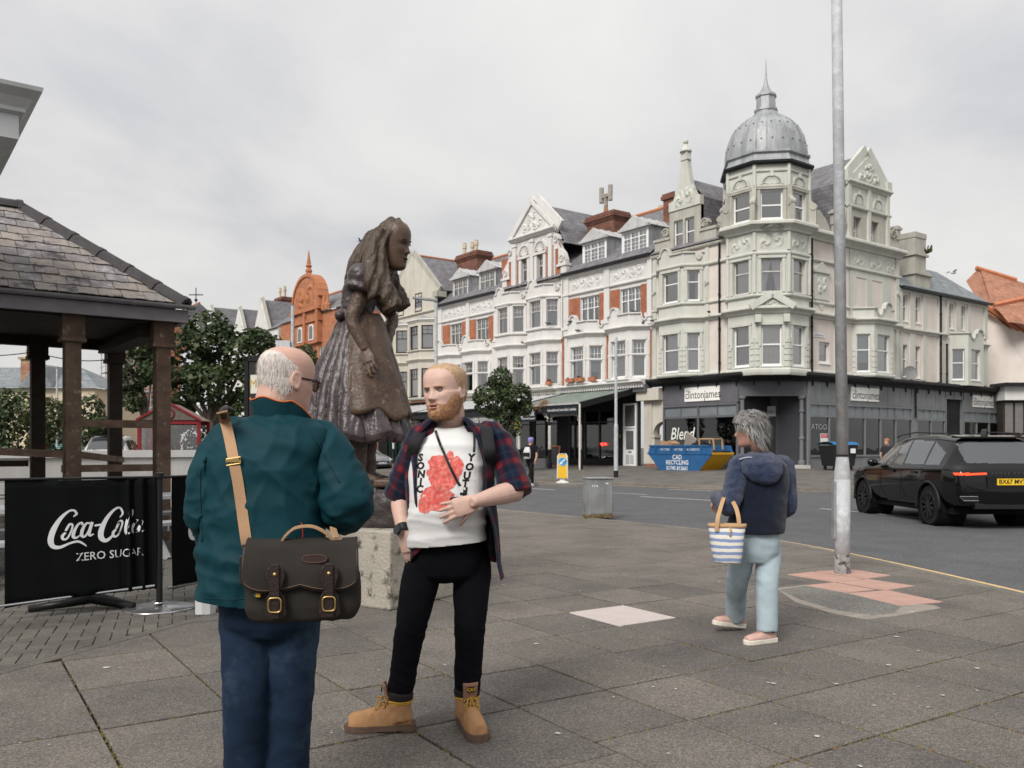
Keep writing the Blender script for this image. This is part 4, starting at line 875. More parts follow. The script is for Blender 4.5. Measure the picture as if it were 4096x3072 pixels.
for c,d,z0,z1 in ((14.38,14.55,4.9,9.9),(17.62,17.82,4.9,11.1),(10.66,10.80,4.9,7.4),(7.42,7.52,4.9,7.4),(20.9,21.05,4.9,9.9),(24.72,24.9,4.9,7.4)):
    x0,x1=xs(c,d); bk.box(x0,x1,-.035,.1,z0,z1)
bk.build('brick_panel',M_BRICK,TB)
for c,d in ((7.36,7.68),(10.52,10.93),(13.92,14.36),(21.0,21.28),(24.12,24.48),(27.55,28.15)):
    x0,x1=xs(c,d); pz.box(x0,x1,-.10,.0,7.7,11.1); pz.box(x0-.04,x1+.04,-.15,0,10.0,10.12); pz.box(x0-.04,x1+.04,-.15,0,8.05,8.2)
pz.build('pilaster',M_WHITE,TB)
for c,d in ((7.36,14.36),(21.0,28.15)):
    x0,x1=xs(c,d)
    mould('string_course',TB,[(x0,0),(x1,0)],band_prof(9.98,.14,.12),M_WHITE); mould('eaves_band',TB,[(x0,0),(x1,0)],band_prof(11.0,.2,.14),M_WHITE)
    g=MB(); g.bar((x0,-.25,11.22),(x1,-.25,11.22),.14,.13); g.build('gutter',M_GUT,TB)
for i,(c,d) in enumerate(((7.8,10.4),(11.0,13.8),(21.35,24.05),(24.55,27.5))):
    r=MB(); x0,x1=xs(c,d); relief(r,(x0,-.0),(x1,-.0),.12,x1-x0-.12,10.25,10.9,.055,60+i,nx=60,nz=16); r.box(x0,x1,-.05,.0,10.93,10.99); fixn(r.build('frieze_panel',M_WHITE,TB))
def bay_unit(sc_,two,fr,cur,lw=1.5,m=M_WHITE,pr=.74,par_=TB,top=None,upb=(4,2),upb2=(3,2),teal=False):
    x0,x1=S(sc_+lw),S(sc_-lw); b=bayp(x0,x1,pr,pr); bay=MB(); W=x1-x0-2*pr; Ls=pr*math.sqrt(2)
    fo=(.26,W-.26); so2=(.20,Ls-.20); lv=[(4.75,7.45,5.0,6.86)]+([(7.45,10.15,8.36,9.92)] if two else [])
    for z0,z1,zb,zt in lv:
        seg_wall(bay,b[0],b[1],z0,z1); seg_wall(bay,b[1],b[2],z0,z1,[(*fo,zb,zt)]); seg_wall(bay,b[2],b[3],z0,z1,[(*so2,zb,zt)])
    o=bay.build('bay',[m,M_DARKIN],par_)
    for i,(z0,z1,zb,zt) in enumerate(lv):
        window(o,b[1],b[2],*fo,zb,zt,.60 if i==0 else .62,up=upb,fm=fr,curtain=cur[2*i],fw=.05); window(o,b[2],b[3],*so2,zb,zt,.60,up=upb2,fm=fr,curtain=cur[2*i+1],fw=.05)
    ends=[(x0-.25,0)]+b+[(x1+.25,0)]
    mould('cornice',o,b,cornice_prof(7.42,.22,.22),m); mould('sill_band',o,b,band_prof(4.80,.14,.14),m); mould('impost_band',o,b,band_prof(6.10,.10,.06),m)
    pi=MB()
    for (p0,p1,aa) in ((b[1],b[2],(.02,.22,W-.22,W-.02)),(b[2],b[3],(.02,.17,Ls-.17,Ls-.02))):
        Mx,L=segM(p0,p1)
        for zb,zt in [(l[2]-.02,l[3]+.02) for l in lv]:
            i0=len(pi.v); pi.box(aa[0],aa[1],-.045,0,zb,zt); pi.box(aa[2],aa[3],-.045,0,zb,zt); pi.box(aa[1]-.03,aa[2]+.03,-.06,0,zt+.02,zt+.14); pi.xf(Mx,i0)
    pi.build('pier',m,o)
    pp=MB(); z=10.2 if two else 7.65; z2=z+.6
    if two: mould('string_course',o,b,band_prof(8.2,.13,.12),m); mould('string_course',o,b,band_prof(10.05,.14,.12),m)
    scroll_parapet(pp,b[0],b[1],z,z2,.12,0,0); scroll_parapet(pp,b[1],b[2],z,z2,.12,.42 if W>1 else .3,0); scroll_parapet(pp,b[2],b[3],z,z2,.12,0,.36); pp.build('scroll_parapet',m,o)
    return o
bay_unit(9.1,False,M_UPVC,['blind','blind']); bay_unit(12.4,False,M_UPVC,['sides','teal'])
bay_unit(16.15,True,M_OLDW,['sides','blind','blind','blind']); bay_unit(19.4,True,M_OLDW,['sides','sides','sides','blind'])
bay_unit(23.2,False,M_OLDW,['sides','sides']); bay_unit(26.45,False,M_OLDW,['sides',None])
for c,d,m_ in ((7.4,14.4,M_WHITE),(14.4,28.15,M_BUFF)):
    x0,x1=xs(c,d); mould('bay_base',TB,[(x0,-.5),(x1,-.5)],cornice_prof(4.55,.26,.32),m_)
    dn=MB(); k=x0
    while k<x1: dn.box(k,k+.09,-.66,-.5,4.42,4.54); k+=.19
    q=dn.build('dentils',m_,TB); q['kind']='stuff'; u=MB(); u.box(x0,x1,-.5,0,4.2,4.56); u.box(x0,x1,-.5,0,4.56,4.80); u.build('fascia_back',M_GREYP,TB)
x0,x1=xs(14.75,20.55); gm=MB(); L=x1-x0
def gx(s): return S(s)
seg_wall(gm,(x0,.02),(x1,.02),11.1,13.2,[(S(18.45)-x0,S(17.83)-x0,11.3,12.8),(S(16.9)-x0,S(16.28)-x0,11.3,12.8)],.4); gmo=gm.build('gable',[M_BRICK,M_DARKIN],TB)
for a,b in ((18.45,17.83),(16.9,16.28)): window(gmo,(x0,.02),(x1,.02),S(a)-x0,S(b)-x0,11.3,12.8,.6,up=(3,2),fm=M_OLDW,curtain=None)
gt=MB()
gt.box(S(19.35),S(15.3),.02,.35,13.2,14.1);
for s in (19.1,17.36,15.6): gt.box(S(s)-.16,S(s)+.16,-.10,.1,11.2,13.9); gt.box(S(s)-.21,S(s)+.21,-.15,.1,13.7,13.85)
for s in (18.14,16.59):
    for k in (-1,1): gt.box(S(s)+k*.42-.12,S(s)+k*.42+.12,-.06,.1,11.2,12.9)
    gt.box(S(s)-.6,S(s)+.6,-.12,.1,12.85,13.0); shell_arch(gt,(x0,.0),(x1,.0),S(s)-x0,13.02,1.1,.66)
gt.prism([(S(19.45),14.25),(S(15.2),14.25),(S(17.33),16.1)],-.02,.4)
for k in (-1,1): gt.bar((S(17.33)+k*2.35,.18,14.2),(S(17.33),.18,16.32),.85,.17,up=(0,1,0)); gt.bar((S(17.33)+k*2.1,-.1,14.28),(S(17.33),-.1,16.12),.2,.1,up=(0,1,0))
relief(gt,(x0,-.02),(x1,-.02),S(18.3)-x0,S(16.36)-x0,14.4,15.0,.10,71,nx=36,nz=16); relief(gt,(x0,-.02),(x1,-.02),S(17.75)-x0,S(16.9)-x0,15.0,15.55,.09,72,nx=16,nz=12)
fixn(gt.build('gable_front',M_WHITE,gmo)); mould('gable_cornice',gmo,[(S(19.55),0),(S(15.1),0)],cornice_prof(14.0,.26,.28),M_WHITE)
sv=MB()
for k,xe in ((-1,S(19.35)),(1,S(15.3))):
    sv.prism([(xe,13.9),(xe+k*.28,13.75),(xe+k*.42,13.4),(xe+k*.40,13.15),(xe+k*.55,12.9),(xe+k*.85,12.6),(xe+k*1.02,12.2),(xe+k*1.0,11.95),(xe+k*.4,11.95),(xe+k*.4,12.9),(xe,12.9)],-.02,.3); volute(sv,xe+k*.22,13.45,.22,-.05,.25,k); volute(sv,xe+k*.72,12.25,.24,-.05,.25,k); sv.box(min(xe+k*.3,xe+k*1.15),max(xe+k*.3,xe+k*1.15),-.1,.35,11.82,11.96); sv.box(min(xe+k*.62,xe+k*1.1),max(xe+k*.62,xe+k*1.1),-.03,.3,11.1,11.82); sv.box(min(xe+k*.0,xe+k*.12),max(xe+k*.0,xe+k*.12),-.04,.3,11.2,13.0)
fixn(sv.build('gable_scroll',M_WHITE,gmo)); mould('gable_foot',gmo,[(x0,0),(x1,0)],band_prof(11.05,.14,.1),M_WHITE)
rf=MB(); a,b=S(28.2),S(7.35)
rf.add([(a,-.3,11.2),(b,-.3,11.2),(b,4.5,15.05),(a,4.5,15.05),(b,9.3,11.2),(a,9.3,11.2)],[(0,1,2,3),(3,2,4,5)]); ro=rf.build('roof',M_SLATE,TB)
rg=MB(); rg.tube([(a,4.5,15.08),(b,4.5,15.08)],.12,8); rg.build('ridge_tiles',M_TERR,ro)
cr_=MB(); xm=S(17.33); cr_.add([(xm,.2,16.1),(xm-2.1,.2,14.3),(xm-2.1,3.4,14.3),(xm,5.4,16.1),(xm+2.1,.2,14.3),(xm+2.1,3.4,14.3),(xm-2.8,.2,13.2),(xm-2.8,2.4,13.2),(xm+2.8,.2,13.2),(xm+2.8,2.4,13.2)],[(0,1,2,3),(0,3,5,4),(1,6,7,2),(4,5,9,8)]); cr_.build('gable_roof',M_SLATE,TB)
def chimney(par,x0,x1,y0,y1,z0,z1,pots,m=M_OLDBR):
    c=MB(); c.box(x0,x1,y0,y1,z0,z1-.5);
    for i,(e,dz) in enumerate(((.05,.0),(.10,.09),(.16,.18),(.10,.32),(.06,.42))): c.box(x0-e,x1+e,y0-e,y1+e,z1-.5+dz,z1-.5+dz+.1)
    o=c.build('chimney',m,par)
    for px,py,h in pots:
        p=MB(); p.lathe([(.17,0),(.15,.06),(.125,.12),(.12,h*.55),(.16,h*.6),(.16,h*.85),(.13,h*.9),(.15,h),(.10,h),(.10,h*.9)],(px,py,z1-.02),12); p.build('chimney_pot',M_POT,o)
    return o
c1=chimney(TB,S(14.9),S(12.6),2.2,3.4,12.0,15.0,[])
cw=MB(); cw.cyl((S(13.9),2.8,14.95),(S(13.9),2.8,15.4),.14,n=12); cwo=cw.build('flue_pot',M_TERR,c1)
cw=MB(); cw.cyl((S(13.9),2.8,15.3),(S(13.9),2.8,16.2),.12,n=10); cw.bar((S(13.9)-.35,2.8,16.2),(S(13.9)+.35,2.8,16.2),.2,.2)
for k in (-1,1): cw.cyl((S(13.9)+k*.38,2.8,15.85),(S(13.9)+k*.38,2.8,16.75),.14,n=12)
cw.build('flue_cowl',mat('galv_cowl',(.33,.31,.28),.6,.3,6,.2,20,col2=(.2,.11,.06),c2scale=3),c1)
chimney(TB,S(29.1),S(26.5),2.2,3.4,12.0,15.2,[(S(28.7),2.6,.95),(S(28.15),2.9,.95),(S(27.2),2.6,.9)])
pc=chimney(TB,S(12.0),S(10.8),4.9,5.7,13.5,15.0,[(S(11.8),5.2,.55),(S(11.4),5.4,.55),(S(11.0),5.2,.55)])
def dormer(s0,s1,z0,z1,zt,fr,bars):
    x0,x1=xs(s0,s1); d=MB(); seg_wall(d,(x0,.45),(x1,.45),z0,z1,[(.12,x1-x0-.12,z0+.08,z1-.16)],.3); o=d.build('dormer',[fr,M_DARKIN],TB)
    window(o,(x0,.45),(x1,.45),.12,x1-x0-.12,z0+.08,z1-.16,.72 if bars else .55,up=(2,1) if bars else (2,2),lo=(2,4) if bars else (0,0),vert=2,fm=fr,inset=.02,curtain='net' if bars else None,fw=.06,name='dormer_window')
    ck=MB(); zr=lambda y:11.45+(y-.0)*.80
    for x in (x0,x1): ck.add([(x,.45,z0),(x,.45,z1),(x,(z1-11.45)/.8,z1)],[(0,1,2)])
    ck.build('dormer_cheek',M_LEAD,o)
    rf_=MB(); xm=(x0+x1)/2; e=.12; ye=4.2
    rf_.add([(x0-e,.3,z1),(x1+e,.3,z1),(xm,.3,zt),(x0-e,ye,z1),(x1+e,ye,z1),(xm,ye,zt)],[(0,1,2),(0,2,5,3),(1,4,5,2),(0,3,4,1)])
    for i in range(5):
        y=.4+i*.55
        for k,xx in ((0,x0-e),(1,x1+e)): rf_.bar((xx,y,z1+.02),(xm,y,zt+.02),.05,.04,up=(0,1,0))
    rf_.box(x0-e-.02,x1+e+.02,.25,.45,z1-.10,z1+.03); rf_.build('dormer_roof',mat('pale_lead',(.50,.50,.50),.6,.1,3,.1,20,streak=.3),o)
    return o
dormer(8.1,10.1,11.5,13.0,13.62,M_UPVC,True); dormer(11.3,13.3,11.5,13.0,13.6,M_UPVC,True); dormer(21.8,23.7,11.5,13.0,13.6,M_OLDW,False); dormer(25.0,26.9,11.5,13.0,13.6,M_OLDW,False)
pipe(TB,S(14.45),-.12,7.6,11.0,M_WHITE)
# -- cream house
CHS=thing('cream_house','cream rendered gabled house with black sash windows behind the statue','building',(CORN.x,CORN.y,0),ROT_L)
cw=MB(); seg_wall(cw,(S(36.6),0),(S(28.2),0),4.7,12.3,[(36.6-31.3,36.6-30.35,11.5,12.28),(36.6-33.9,36.6-33.0,11.5,12.28)]);
cw.mi(0); cwo=cw.build('wall',[M_CREAM,M_DARKIN],CHS)
gc=MB(); gc.prism([(S(35.6),12.3),(S(28.2),12.3),(S(28.2),12.5),(S(31.75),15.45),(S(35.3),12.5)],0,.3); gc.build('gable',M_CREAM,CHS)
cp=MB()
for k,xe in ((1,S(28.1)),(-1,S(35.4))): cp.bar((xe,.1,12.35),(S(31.75),.1,15.55),.75,.16,up=(0,1,0)); cp.box(xe-.3,xe+.3,-.3,.5,11.9,12.3)
cp.build('gable_coping',M_BUFF,CHS)
window(CHS,(S(36.6),0),(S(28.2),0),36.6-31.3,36.6-30.35,11.2,12.55,.5,up=(2,2),fm=M_BLKF,curtain='half',inset=-.03); window(CHS,(S(36.6),0),(S(28.2),0),36.6-33.9,36.6-33.0,11.2,12.55,.5,up=(2,2),fm=M_BLKF,curtain='half',inset=-.03)
mould('string_course',CHS,[(S(36.6),0),(S(28.2),0)],band_prof(11.0,.16,.14),M_CREAM)
for sc_ in (30.15,33.8):
    x0,x1=S(sc_+1.6),S(sc_-1.6); b=bayp(x0,x1,.8,.8); W=x1-x0-1.6; Ls=.8*math.sqrt(2); bay=MB()
    for z0,z1,zb,zt in ((4.7,7.5,4.98,6.95),(7.5,10.35,8.35,10.0)): seg_wall(bay,b[0],b[1],z0,z1); seg_wall(bay,b[1],b[2],z0,z1,[(.2,W-.2,zb,zt)]); seg_wall(bay,b[2],b[3],z0,z1,[(.14,Ls-.14,zb,zt)])
    o=bay.build('bay',[M_CREAM,M_DARKIN],CHS)
    for zb,zt in ((4.98,6.95),(8.35,10.0)): window(o,b[1],b[2],.2,W-.2,zb,zt,.63,up=(3,2),fm=M_BLKF,curtain='net'); window(o,b[2],b[3],.14,Ls-.14,zb,zt,.63,up=(2,2),fm=M_BLKF,curtain='net')
    mould('cornice',o,b,cornice_prof(7.42,.22,.2),M_CREAM); mould('cornice',o,b,cornice_prof(10.25,.2,.16),M_WHITE); mould('sill_band',o,b,band_prof(8.18,.12,.12),M_CREAM); mould('sill_band',o,b,band_prof(4.72,.16,.14),M_BUFF)
    rl=MB(); rl.add([(p[0],p[1],10.45) for p in b]+[((x0+x1)/2,0,10.85)],[(0,1,4),(1,2,4),(2,3,4)]); rl.build('bay_roof',M_LEAD,o)
rf=MB(); rf.add([(S(28.0),.2,12.4),(S(31.75),.2,15.5),(S(31.75),9,15.5),(S(28.0),9,12.4),(S(35.5),.2,12.4),(S(35.5),9,12.4)],[(0,3,2,1),(1,2,5,4)]); rf.add([(S(28.2),1.5,12.0),(S(28.2),4.5,15.0),(S(31.7),4.5,15.0),(S(31.7),4.4,15.4)],[(0,1,2,3)]); ro=rf.build('roof',M_SLATE,CHS)
rg=MB(); rg.tube([(S(31.75),.3,15.5),(S(31.75),8,15.5)],.1,6); rg.build('ridge_tiles',M_TERR,ro)
# -- ground-floor shops below the terrace: dark fronts behind canopies
gf=MB(); seg_wall(gf,(S(37),0),(S(8.2),0),.2,4.6,[(37-s1,37-s0,.75,3.3) for s0,s1 in ((10.2,12.6),(13.0,13.9),(15.0,17.2),(17.6,20.2),(21.5,24),(24.6,27.5),(29,32),(32.6,35.6))],1.5); gfo=gf.build('shop_fronts',[M_BLK,M_DARKIN],TB)
for s0,s1 in ((10.2,12.6),(13.0,13.9),(15.0,17.2),(17.6,20.2),(21.5,24),(24.6,27.5),(29,32),(32.6,35.6)):
    g=MB(); g.quad((S(s1),.05,.75),(S(s0),.05,.75),(S(s0),.05,3.3),(S(s1),.05,3.3)); g.build('pane',M_SHOPG,gfo)
    f=MB(); k=s0
    for k in (s0,(s0+s1)/2,s1): f.box(S(k)-.04,S(k)+.04,-.02,.08,.75,3.3)
    f.box(S(s1),S(s0),-.03,.08,2.7,2.76); f.build('shop_window_frame',mat('shop_frame_grey',(.10,.10,.10),.5),gfo)
dw=MB(); x0,x1=xs(8.55,9.35); dw.box(x0,x1,-.06,.0,.38,2.36);
for k in (0,1):
    for j in (0,1): dw.box(x0+.1+.32*k,x0+.36+.32*k,-.08,-.06,.5+.0*j,.95)
dw.box(x0-.08,x0,-.1,.0,.38,3.62); dw.box(x1,x1+.08,-.1,0,.38,3.62); dw.box(x0-.08,x1+.08,-.1,0,3.56,3.66); dw.box(x0,x1,-.1,0,2.36,2.46); dwo=dw.build('flat_door',M_UPVC,gfo)
pn=MB(); pn.box(x0+.13,x1-.13,-.085,-.062,1.25,2.22); pn.box(x0+.03,x1-.03,-.05,-.01,2.5,3.55); pn.build('door_pane',mat('door_glass',(.10,.10,.10),.15,spec=.6),dwo)
lb=MB(); lb.box(x0+.3,x0+.52,-.09,-.06,1.08,1.15); lb.build('letter_box',M_GREYM,dwo)
lettering('door_number','2',mat('number_gold',(.6,.42,.08),.4),gfo,(S(9.75),-.02,1.95),size=.28,extrude=.004)
opn=MB(); lettering('open_sign','open',mat('neon_red',(1,.05,.03),.5,emit=2.5),gfo,(S(11.0),-.05,1.55),size=.28,extrude=.004)
# -- canopies on iron posts along the terrace
def canopy(name,label,s0,s1,bo,zi,zo,m,nr,fascia,corr=True):
    t=thing(name,label,'canopy',(CORN.x,CORN.y,0),ROT_L); x0,x1=xs(s0,s1); mb=MB(); n=int((x1-x0)/.075)
    if corr: mb.grid(lambda u,v:(x0+(x1-x0)*u,-.5-(bo-.5)*v,zi+(zo-zi)*v+.018*math.sin(u*n*PI)),n*2,4)
    else:
        mb.grid(lambda u,v:(x0+(x1-x0)*u,-.5-(bo-.5)*v,zi+(zo-zi)*v),12,4)
    o=mb.build('canopy_sheet',m,t)
    if not corr:
        k=x0; gb=MB()
        while k<=x1: gb.bar((k,-.5,zi+.02),(k,-bo,zo+.02),.04,.04); k+=.7
        g=gb.build('glazing_bars',mat('pale_bar',(.60,.60,.60),.6,.15,4),t); g['kind']='stuff'
    f=MB(); f.box(x0,x1,-bo-.02,-bo+.06,zo-.42,zo-.03); f.build('fascia_board',fascia,t)
    g=MB(); g.bar((x0,-bo-.07,zo-.02),(x1,-bo-.07,zo-.02),.1,.09); g.build('canopy_gutter',mat('canopy_gutter',(.42,.42,.42),.5,.2,3) if corr else M_BLK,t)
    b=MB(); b.bar((x1-.05,-.4,zi-.12),(x1-.05,-bo,zo-.12),.1,.3); b.bar((x0+.05,-.4,zi-.12),(x0+.05,-bo,zo-.12),.1,.3); b.build('end_rafter',M_BLK,t)
    return t
cg=canopy('green_canopy','sloping green corrugated canopy over the black cafe front','8.3' and 8.3,13.7,4.1,4.38,3.55,mat('green_corrugated',(.20,.235,.21),.6,.15,2,.1,20,streak=.3),0,M_BLK)
M_CAST=mat('cast_white',(.62,.60,.55),.6,.15,6,col2=(.3,.18,.1),c2scale=9,c2lo=.6,c2hi=.7)
def canopy_post(par,s,b,z1,white=(1.0,2.4)):
    x=S(s); wx=CORN.x+x*.596-b*.803*1; base=.19
    p=MB(); p.lathe([(.13,base),(.13,base+.35),(.10,base+.4),(.085,base+.9),(.11,base+.95),(.11,base+1.02),(.075,base+1.05),(.07,2.5),(.10,2.55),(.10,2.68),(.07,2.7),(.07,z1)],(x,-b,0),12); o=p.build('post',M_BLK,par)
    q=MB(); q.cyl((x,-b,base+1.06),(x,-b,2.48),.077,n=12); q.build('white_sleeve',M_CAST,o)
    return o
def bracket(par,x,y,z,sg):
    k=MB(); pts=[(x+sg*.62*(1-math.cos(a)),y,z-.55+.55*math.sin(a)) for a in [PI/2*i/8 for i in range(9)]]
    k.tube(pts,.022,6); k.tube([(x,y,z-.6),(x,y,z)],.02,6); k.tube([(x,y,z),(x+sg*.62,y,z)],.02,6)
    for cx,cz,r in ((.16,-.14,.11),(.36,-.1,.08),(.12,-.34,.08)): k.tube([(x+sg*(cx+r*math.cos(a)),y,z+cz+r*math.sin(a)) for a in [2*PI*i/12 for i in range(12)]],.017,5,closed=True)
    return k.build('fretwork_bracket',M_CAST,par)
for s in (8.45,10.85,13.45): canopy_post(cg,s,3.95,3.5)
for s,sg in ((8.45,-1),(10.85,1),(10.85,-1),(13.45,1)): bracket(cg,S(s),-3.95,3.1,sg)
dp=MB(); dp.cyl((S(8.2),-4.2,.2),(S(8.2),-4.2,3.5),.05,n=10); dp.build('white_downpipe',M_CAST,cg)
fr=MB(); k=S(10.75)
while k<S(8.9): fr.box(k,k+.05,-3.97,-3.93,2.98,3.1); fr.sphere((k+.025,-3.95,2.97),.035,6,4); k+=.115
fr.box(S(10.75),S(8.9),-3.97,-3.93,3.08,3.13); q=fr.build('valance',M_CAST,cg); q['kind']='stuff'
sb=MB(); sb.box(S(13.3),S(11.7),-4.2,-4.14,2.72,3.42); so_=sb.build('name_board',mat('board_black',(.012,.018,.022),.5,.1,3),cg)
lettering('board_lettering','inglenook',M_UPVC,so_,(S(12.5),-4.21,3.14),size=.46,sx=.78,extrude=.002); lettering('board_lettering','CAFE & RESTAURANT',M_UPVC,so_,(S(12.3),-4.21,2.86),size=.12,extrude=.002)
sb=MB(); sb.box(S(10.75),S(8.35),-4.2,-4.14,3.02,3.46); so_=sb.build('menu_board',MATS['board_black'],cg); lettering('board_lettering','home cooked meals | teas & coffees | sandwiches',M_UPVC,so_,(S(9.58),-4.21,3.24),size=.2,sx=.56,shear=.15,extrude=.002)
th=MB(); rr=random.Random(8)
for _ in range(900):
    u=rr.random(); x=S(13.6)+u*2.9; z=3.53+.05*math.sin(u*17)+rr.gauss(0,.03); th.bar((x,-4.1+rr.gauss(0,.05),z),(x+rr.gauss(.06,.12),-4.22+rr.gauss(0,.08),z+rr.gauss(-.02,.09)+.12*max(0,math.sin(u*9-.3))),.012,.006)
q=th.build('gutter_thatch',mat('dry_thatch',(.42,.28,.15),.95,.25,8),cg); q['kind']='stuff'
M_PC=mat('pale_canopy',(.50,.51,.515),.55,.1,1.5,.05,30,streak=.35)
wc=canopy('glazed_canopy','long pale glazed canopy on black posts beside the green canopy',13.8,24.6,4.1,4.4,3.55,M_PC,0,M_BLK,False)
wc2=canopy('glazed_canopy','pale glazed canopy in front of the cream house',24.7,36.5,4.1,4.35,3.55,M_PC,0,M_BLK,False)
for t_,ss in ((wc,(17.2,21.0)),(wc2,(27.4,33.5))):
    for s in ss: canopy_post(t_,s,3.95,3.5)
M_WSG=mat('white_board',(.62,.63,.64),.6,.05,2)
for par_,s0,s1,tx in ((wc2,25.0,27.2,'BEAUTY'),(wc2,27.7,30.2,'HAIR ROOM')):
    b=MB(); b.box(S(s1),S(s0),-4.0,-3.95,2.7,3.4); o=b.build('hanging_board',M_WSG,par_); lettering('board_lettering',tx,M_INKG,o,(S((s0+s1)/2),-4.005,3.05),size=.42,sx=.8,extrude=.002)
b=MB(); b.box(S(18.5),S(15.2),-4.0,-3.95,2.75,3.42); o=b.build('hanging_board',mat('grey_board',(.33,.33,.34),.6),wc); lettering('board_lettering','Tan Bronzers',M_UPVC,o,(S(16.85),-4.01,3.1),size=.5,sx=.75,shear=.2,extrude=.002)
# == left side: shelter with slate roof, terrace furniture, distance
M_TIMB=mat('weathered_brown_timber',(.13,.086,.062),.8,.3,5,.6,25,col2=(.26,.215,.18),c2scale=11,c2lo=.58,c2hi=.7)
M_TIMBSH=mat('shaded_timber',(.035,.026,.022),.8,.25,5,.4,25)  # shelter timber with the shade under the roof put into its colour
M_FASC=mat('grey_fascia_paint',(.20,.19,.20),.6,.12,5,.2,60,col2=(.09,.08,.075),c2scale=18,c2lo=.66,c2hi=.72)
GZ=thing('timber_shelter','brown timber shelter with a mossy slate roof beside the black banners','shelter',(-4.79,12.75,0),math.atan2(.596,.803))
ZE,ZR,HD=3.43,4.95,1.85; XL=-7.0
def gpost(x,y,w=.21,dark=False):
    p=MB(); m=M_TIMBSH if dark else M_TIMB; p.box(x-w/2,x+w/2,y-w/2,y+w/2,0,3.2); o=p.build('post',m,GZ,bevel=.012)
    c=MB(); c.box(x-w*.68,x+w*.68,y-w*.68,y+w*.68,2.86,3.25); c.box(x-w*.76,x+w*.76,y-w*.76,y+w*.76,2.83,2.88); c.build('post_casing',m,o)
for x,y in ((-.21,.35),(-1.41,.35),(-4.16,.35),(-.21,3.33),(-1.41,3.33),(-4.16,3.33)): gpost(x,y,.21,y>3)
bm_=MB(); bm_.box(XL,-.25,.26,.44,3.18,3.34); bm_.build('front_beam',M_TIMBSH,GZ); bm_=MB(); bm_.box(XL,-.25,3.24,3.42,3.05,3.34); bm_.build('back_beam',M_TIMBSH,GZ)
bm_=MB(); bm_.box(-.44,-.26,.4,3.3,3.1,3.34); bm_.box(-.5,-.2,.44,3.24,2.98,3.1); bm_.build('end_beam',M_TIMBSH,GZ)
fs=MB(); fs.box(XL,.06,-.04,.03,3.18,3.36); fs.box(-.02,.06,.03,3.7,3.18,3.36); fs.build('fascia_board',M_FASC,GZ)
sf=MB(); sf.quad((XL,0,3.2),(0,0,3.2),(0,3.7,3.2),(XL,3.7,3.2)); sf.build('soffit',M_TIMBSH,GZ)
gu=MB(); n=8
prof=[(.06*math.cos(PI+PI*i/n),.06*math.sin(PI+PI*i/n)) for i in range(n+1)]
gu.loft([[(x,-.10+a,3.42+b) for a,b in prof]+[(x,-.10+.9*a,3.42+.9*b) for a,b in prof[::-1]] for x in (XL,.14)]); gu.build('gutter',M_FASC,GZ)
gc=MB()
for x in (-.7,-3.2,.06): gc.loft([[(x+k,-.10+1.12*a,3.42+1.12*b) for a,b in prof]+[(x+k,-.10+a,3.42+b) for a,b in prof[::-1]] for k in (-.03,.03)])
gc.build('gutter_joint',M_FASC,GZ)
rd=MB(); AP=(-HD,HD,ZR); rd.add([(XL,0,ZE),(0,0,ZE),AP,(XL,HD,ZR),(0,2*HD,ZE),(XL,2*HD,ZE)],[(0,1,2,3),(1,4,2),(4,5,3,2)]); rd.build('roof_deck',mat('roof_felt',(.03,.03,.03),.9),GZ)
sl=math.hypot(HD,ZR-ZE); rr=random.Random(12)
sm=[mat('slate_a',(.25,.225,.212),.75,.2,6,.5,18,col2=(.085,.08,.085),c2scale=5,c2lo=.50,c2hi=.62),mat('slate_b',(.29,.255,.23),.75,.18,6,.5,18,col2=(.12,.11,.11),c2scale=5,c2lo=.55,c2hi=.66),mat('slate_c',(.215,.20,.20),.7,.18,6,.5,18,col2=(.34,.33,.34),c2scale=6,c2lo=.55,c2hi=.66)]
nr=11; slates_mesh={}
for r in range(nr):
    v0=r/nr; up=v0*sl; step=sl/nr; xend=-HD*(v0+.5/nr); x=XL+ (0 if r%2 else .13);
    while x<xend-.08:
        w_=rr.choice((.25,.27,.30,.30,.32)); x1=min(x+w_,xend+.02)
        if x1-x>.07 and x1>-5.2:
            m=MB(); L0,L1=step*1.45,0; jit=rr.uniform(-.018,.012); q=[]
            k=6; lower=[(x+.004+(x1-x-.008)*i/k, up+jit+ (rr.uniform(-.012,.016) if 0<i<k else rr.uniform(-.004,.01)),0) for i in range(k+1)]
            def pt(xx,uu,lift): return (xx,uu*HD/sl-lift*(ZR-ZE)/sl,ZE+uu*(ZR-ZE)/sl+lift*HD/sl)
            t=.012; a=.030+rr.uniform(0,.012)
            top=[pt(px,u_,a+t) for px,u_,_ in lower]+[pt(x1-.004,up+L0,.012+t),pt(x+.004,up+L0,.012+t)]; bot=[pt(px,u_,a) for px,u_,_ in lower]+[pt(x1-.004,up+L0,.012),pt(x+.004,up+L0,.012)]
            nn=len(top); m.add(top+bot,[tuple(range(nn)),tuple(range(2*nn-1,nn-1,-1))]+[(i,i+nn,(i+1)%nn+nn,(i+1)%nn) for i in range(nn)])
            if not(r in (2,) and -4.6<x<-4.2): m.build('slate',rr.choice(sm),GZ)
        x=x1
sd=MB()
for r in range(nr):
    v0=r/nr; sd.add([(-HD*v0+.03,HD*v0,ZE+.03+(ZR-ZE)*v0),(-HD*v0+.03,2*HD-HD*v0,ZE+.03+(ZR-ZE)*v0),(-HD*(v0+1/nr),2*HD-HD*(v0+1/nr),ZE+.02+(ZR-ZE)*(v0+1/nr)),(-HD*(v0+1/nr),HD*(v0+1/nr),ZE+.02+(ZR-ZE)*(v0+1/nr))],[(0,1,2,3)])
o=sd.build('end_slates',sm[0],GZ); o['kind']='stuff'
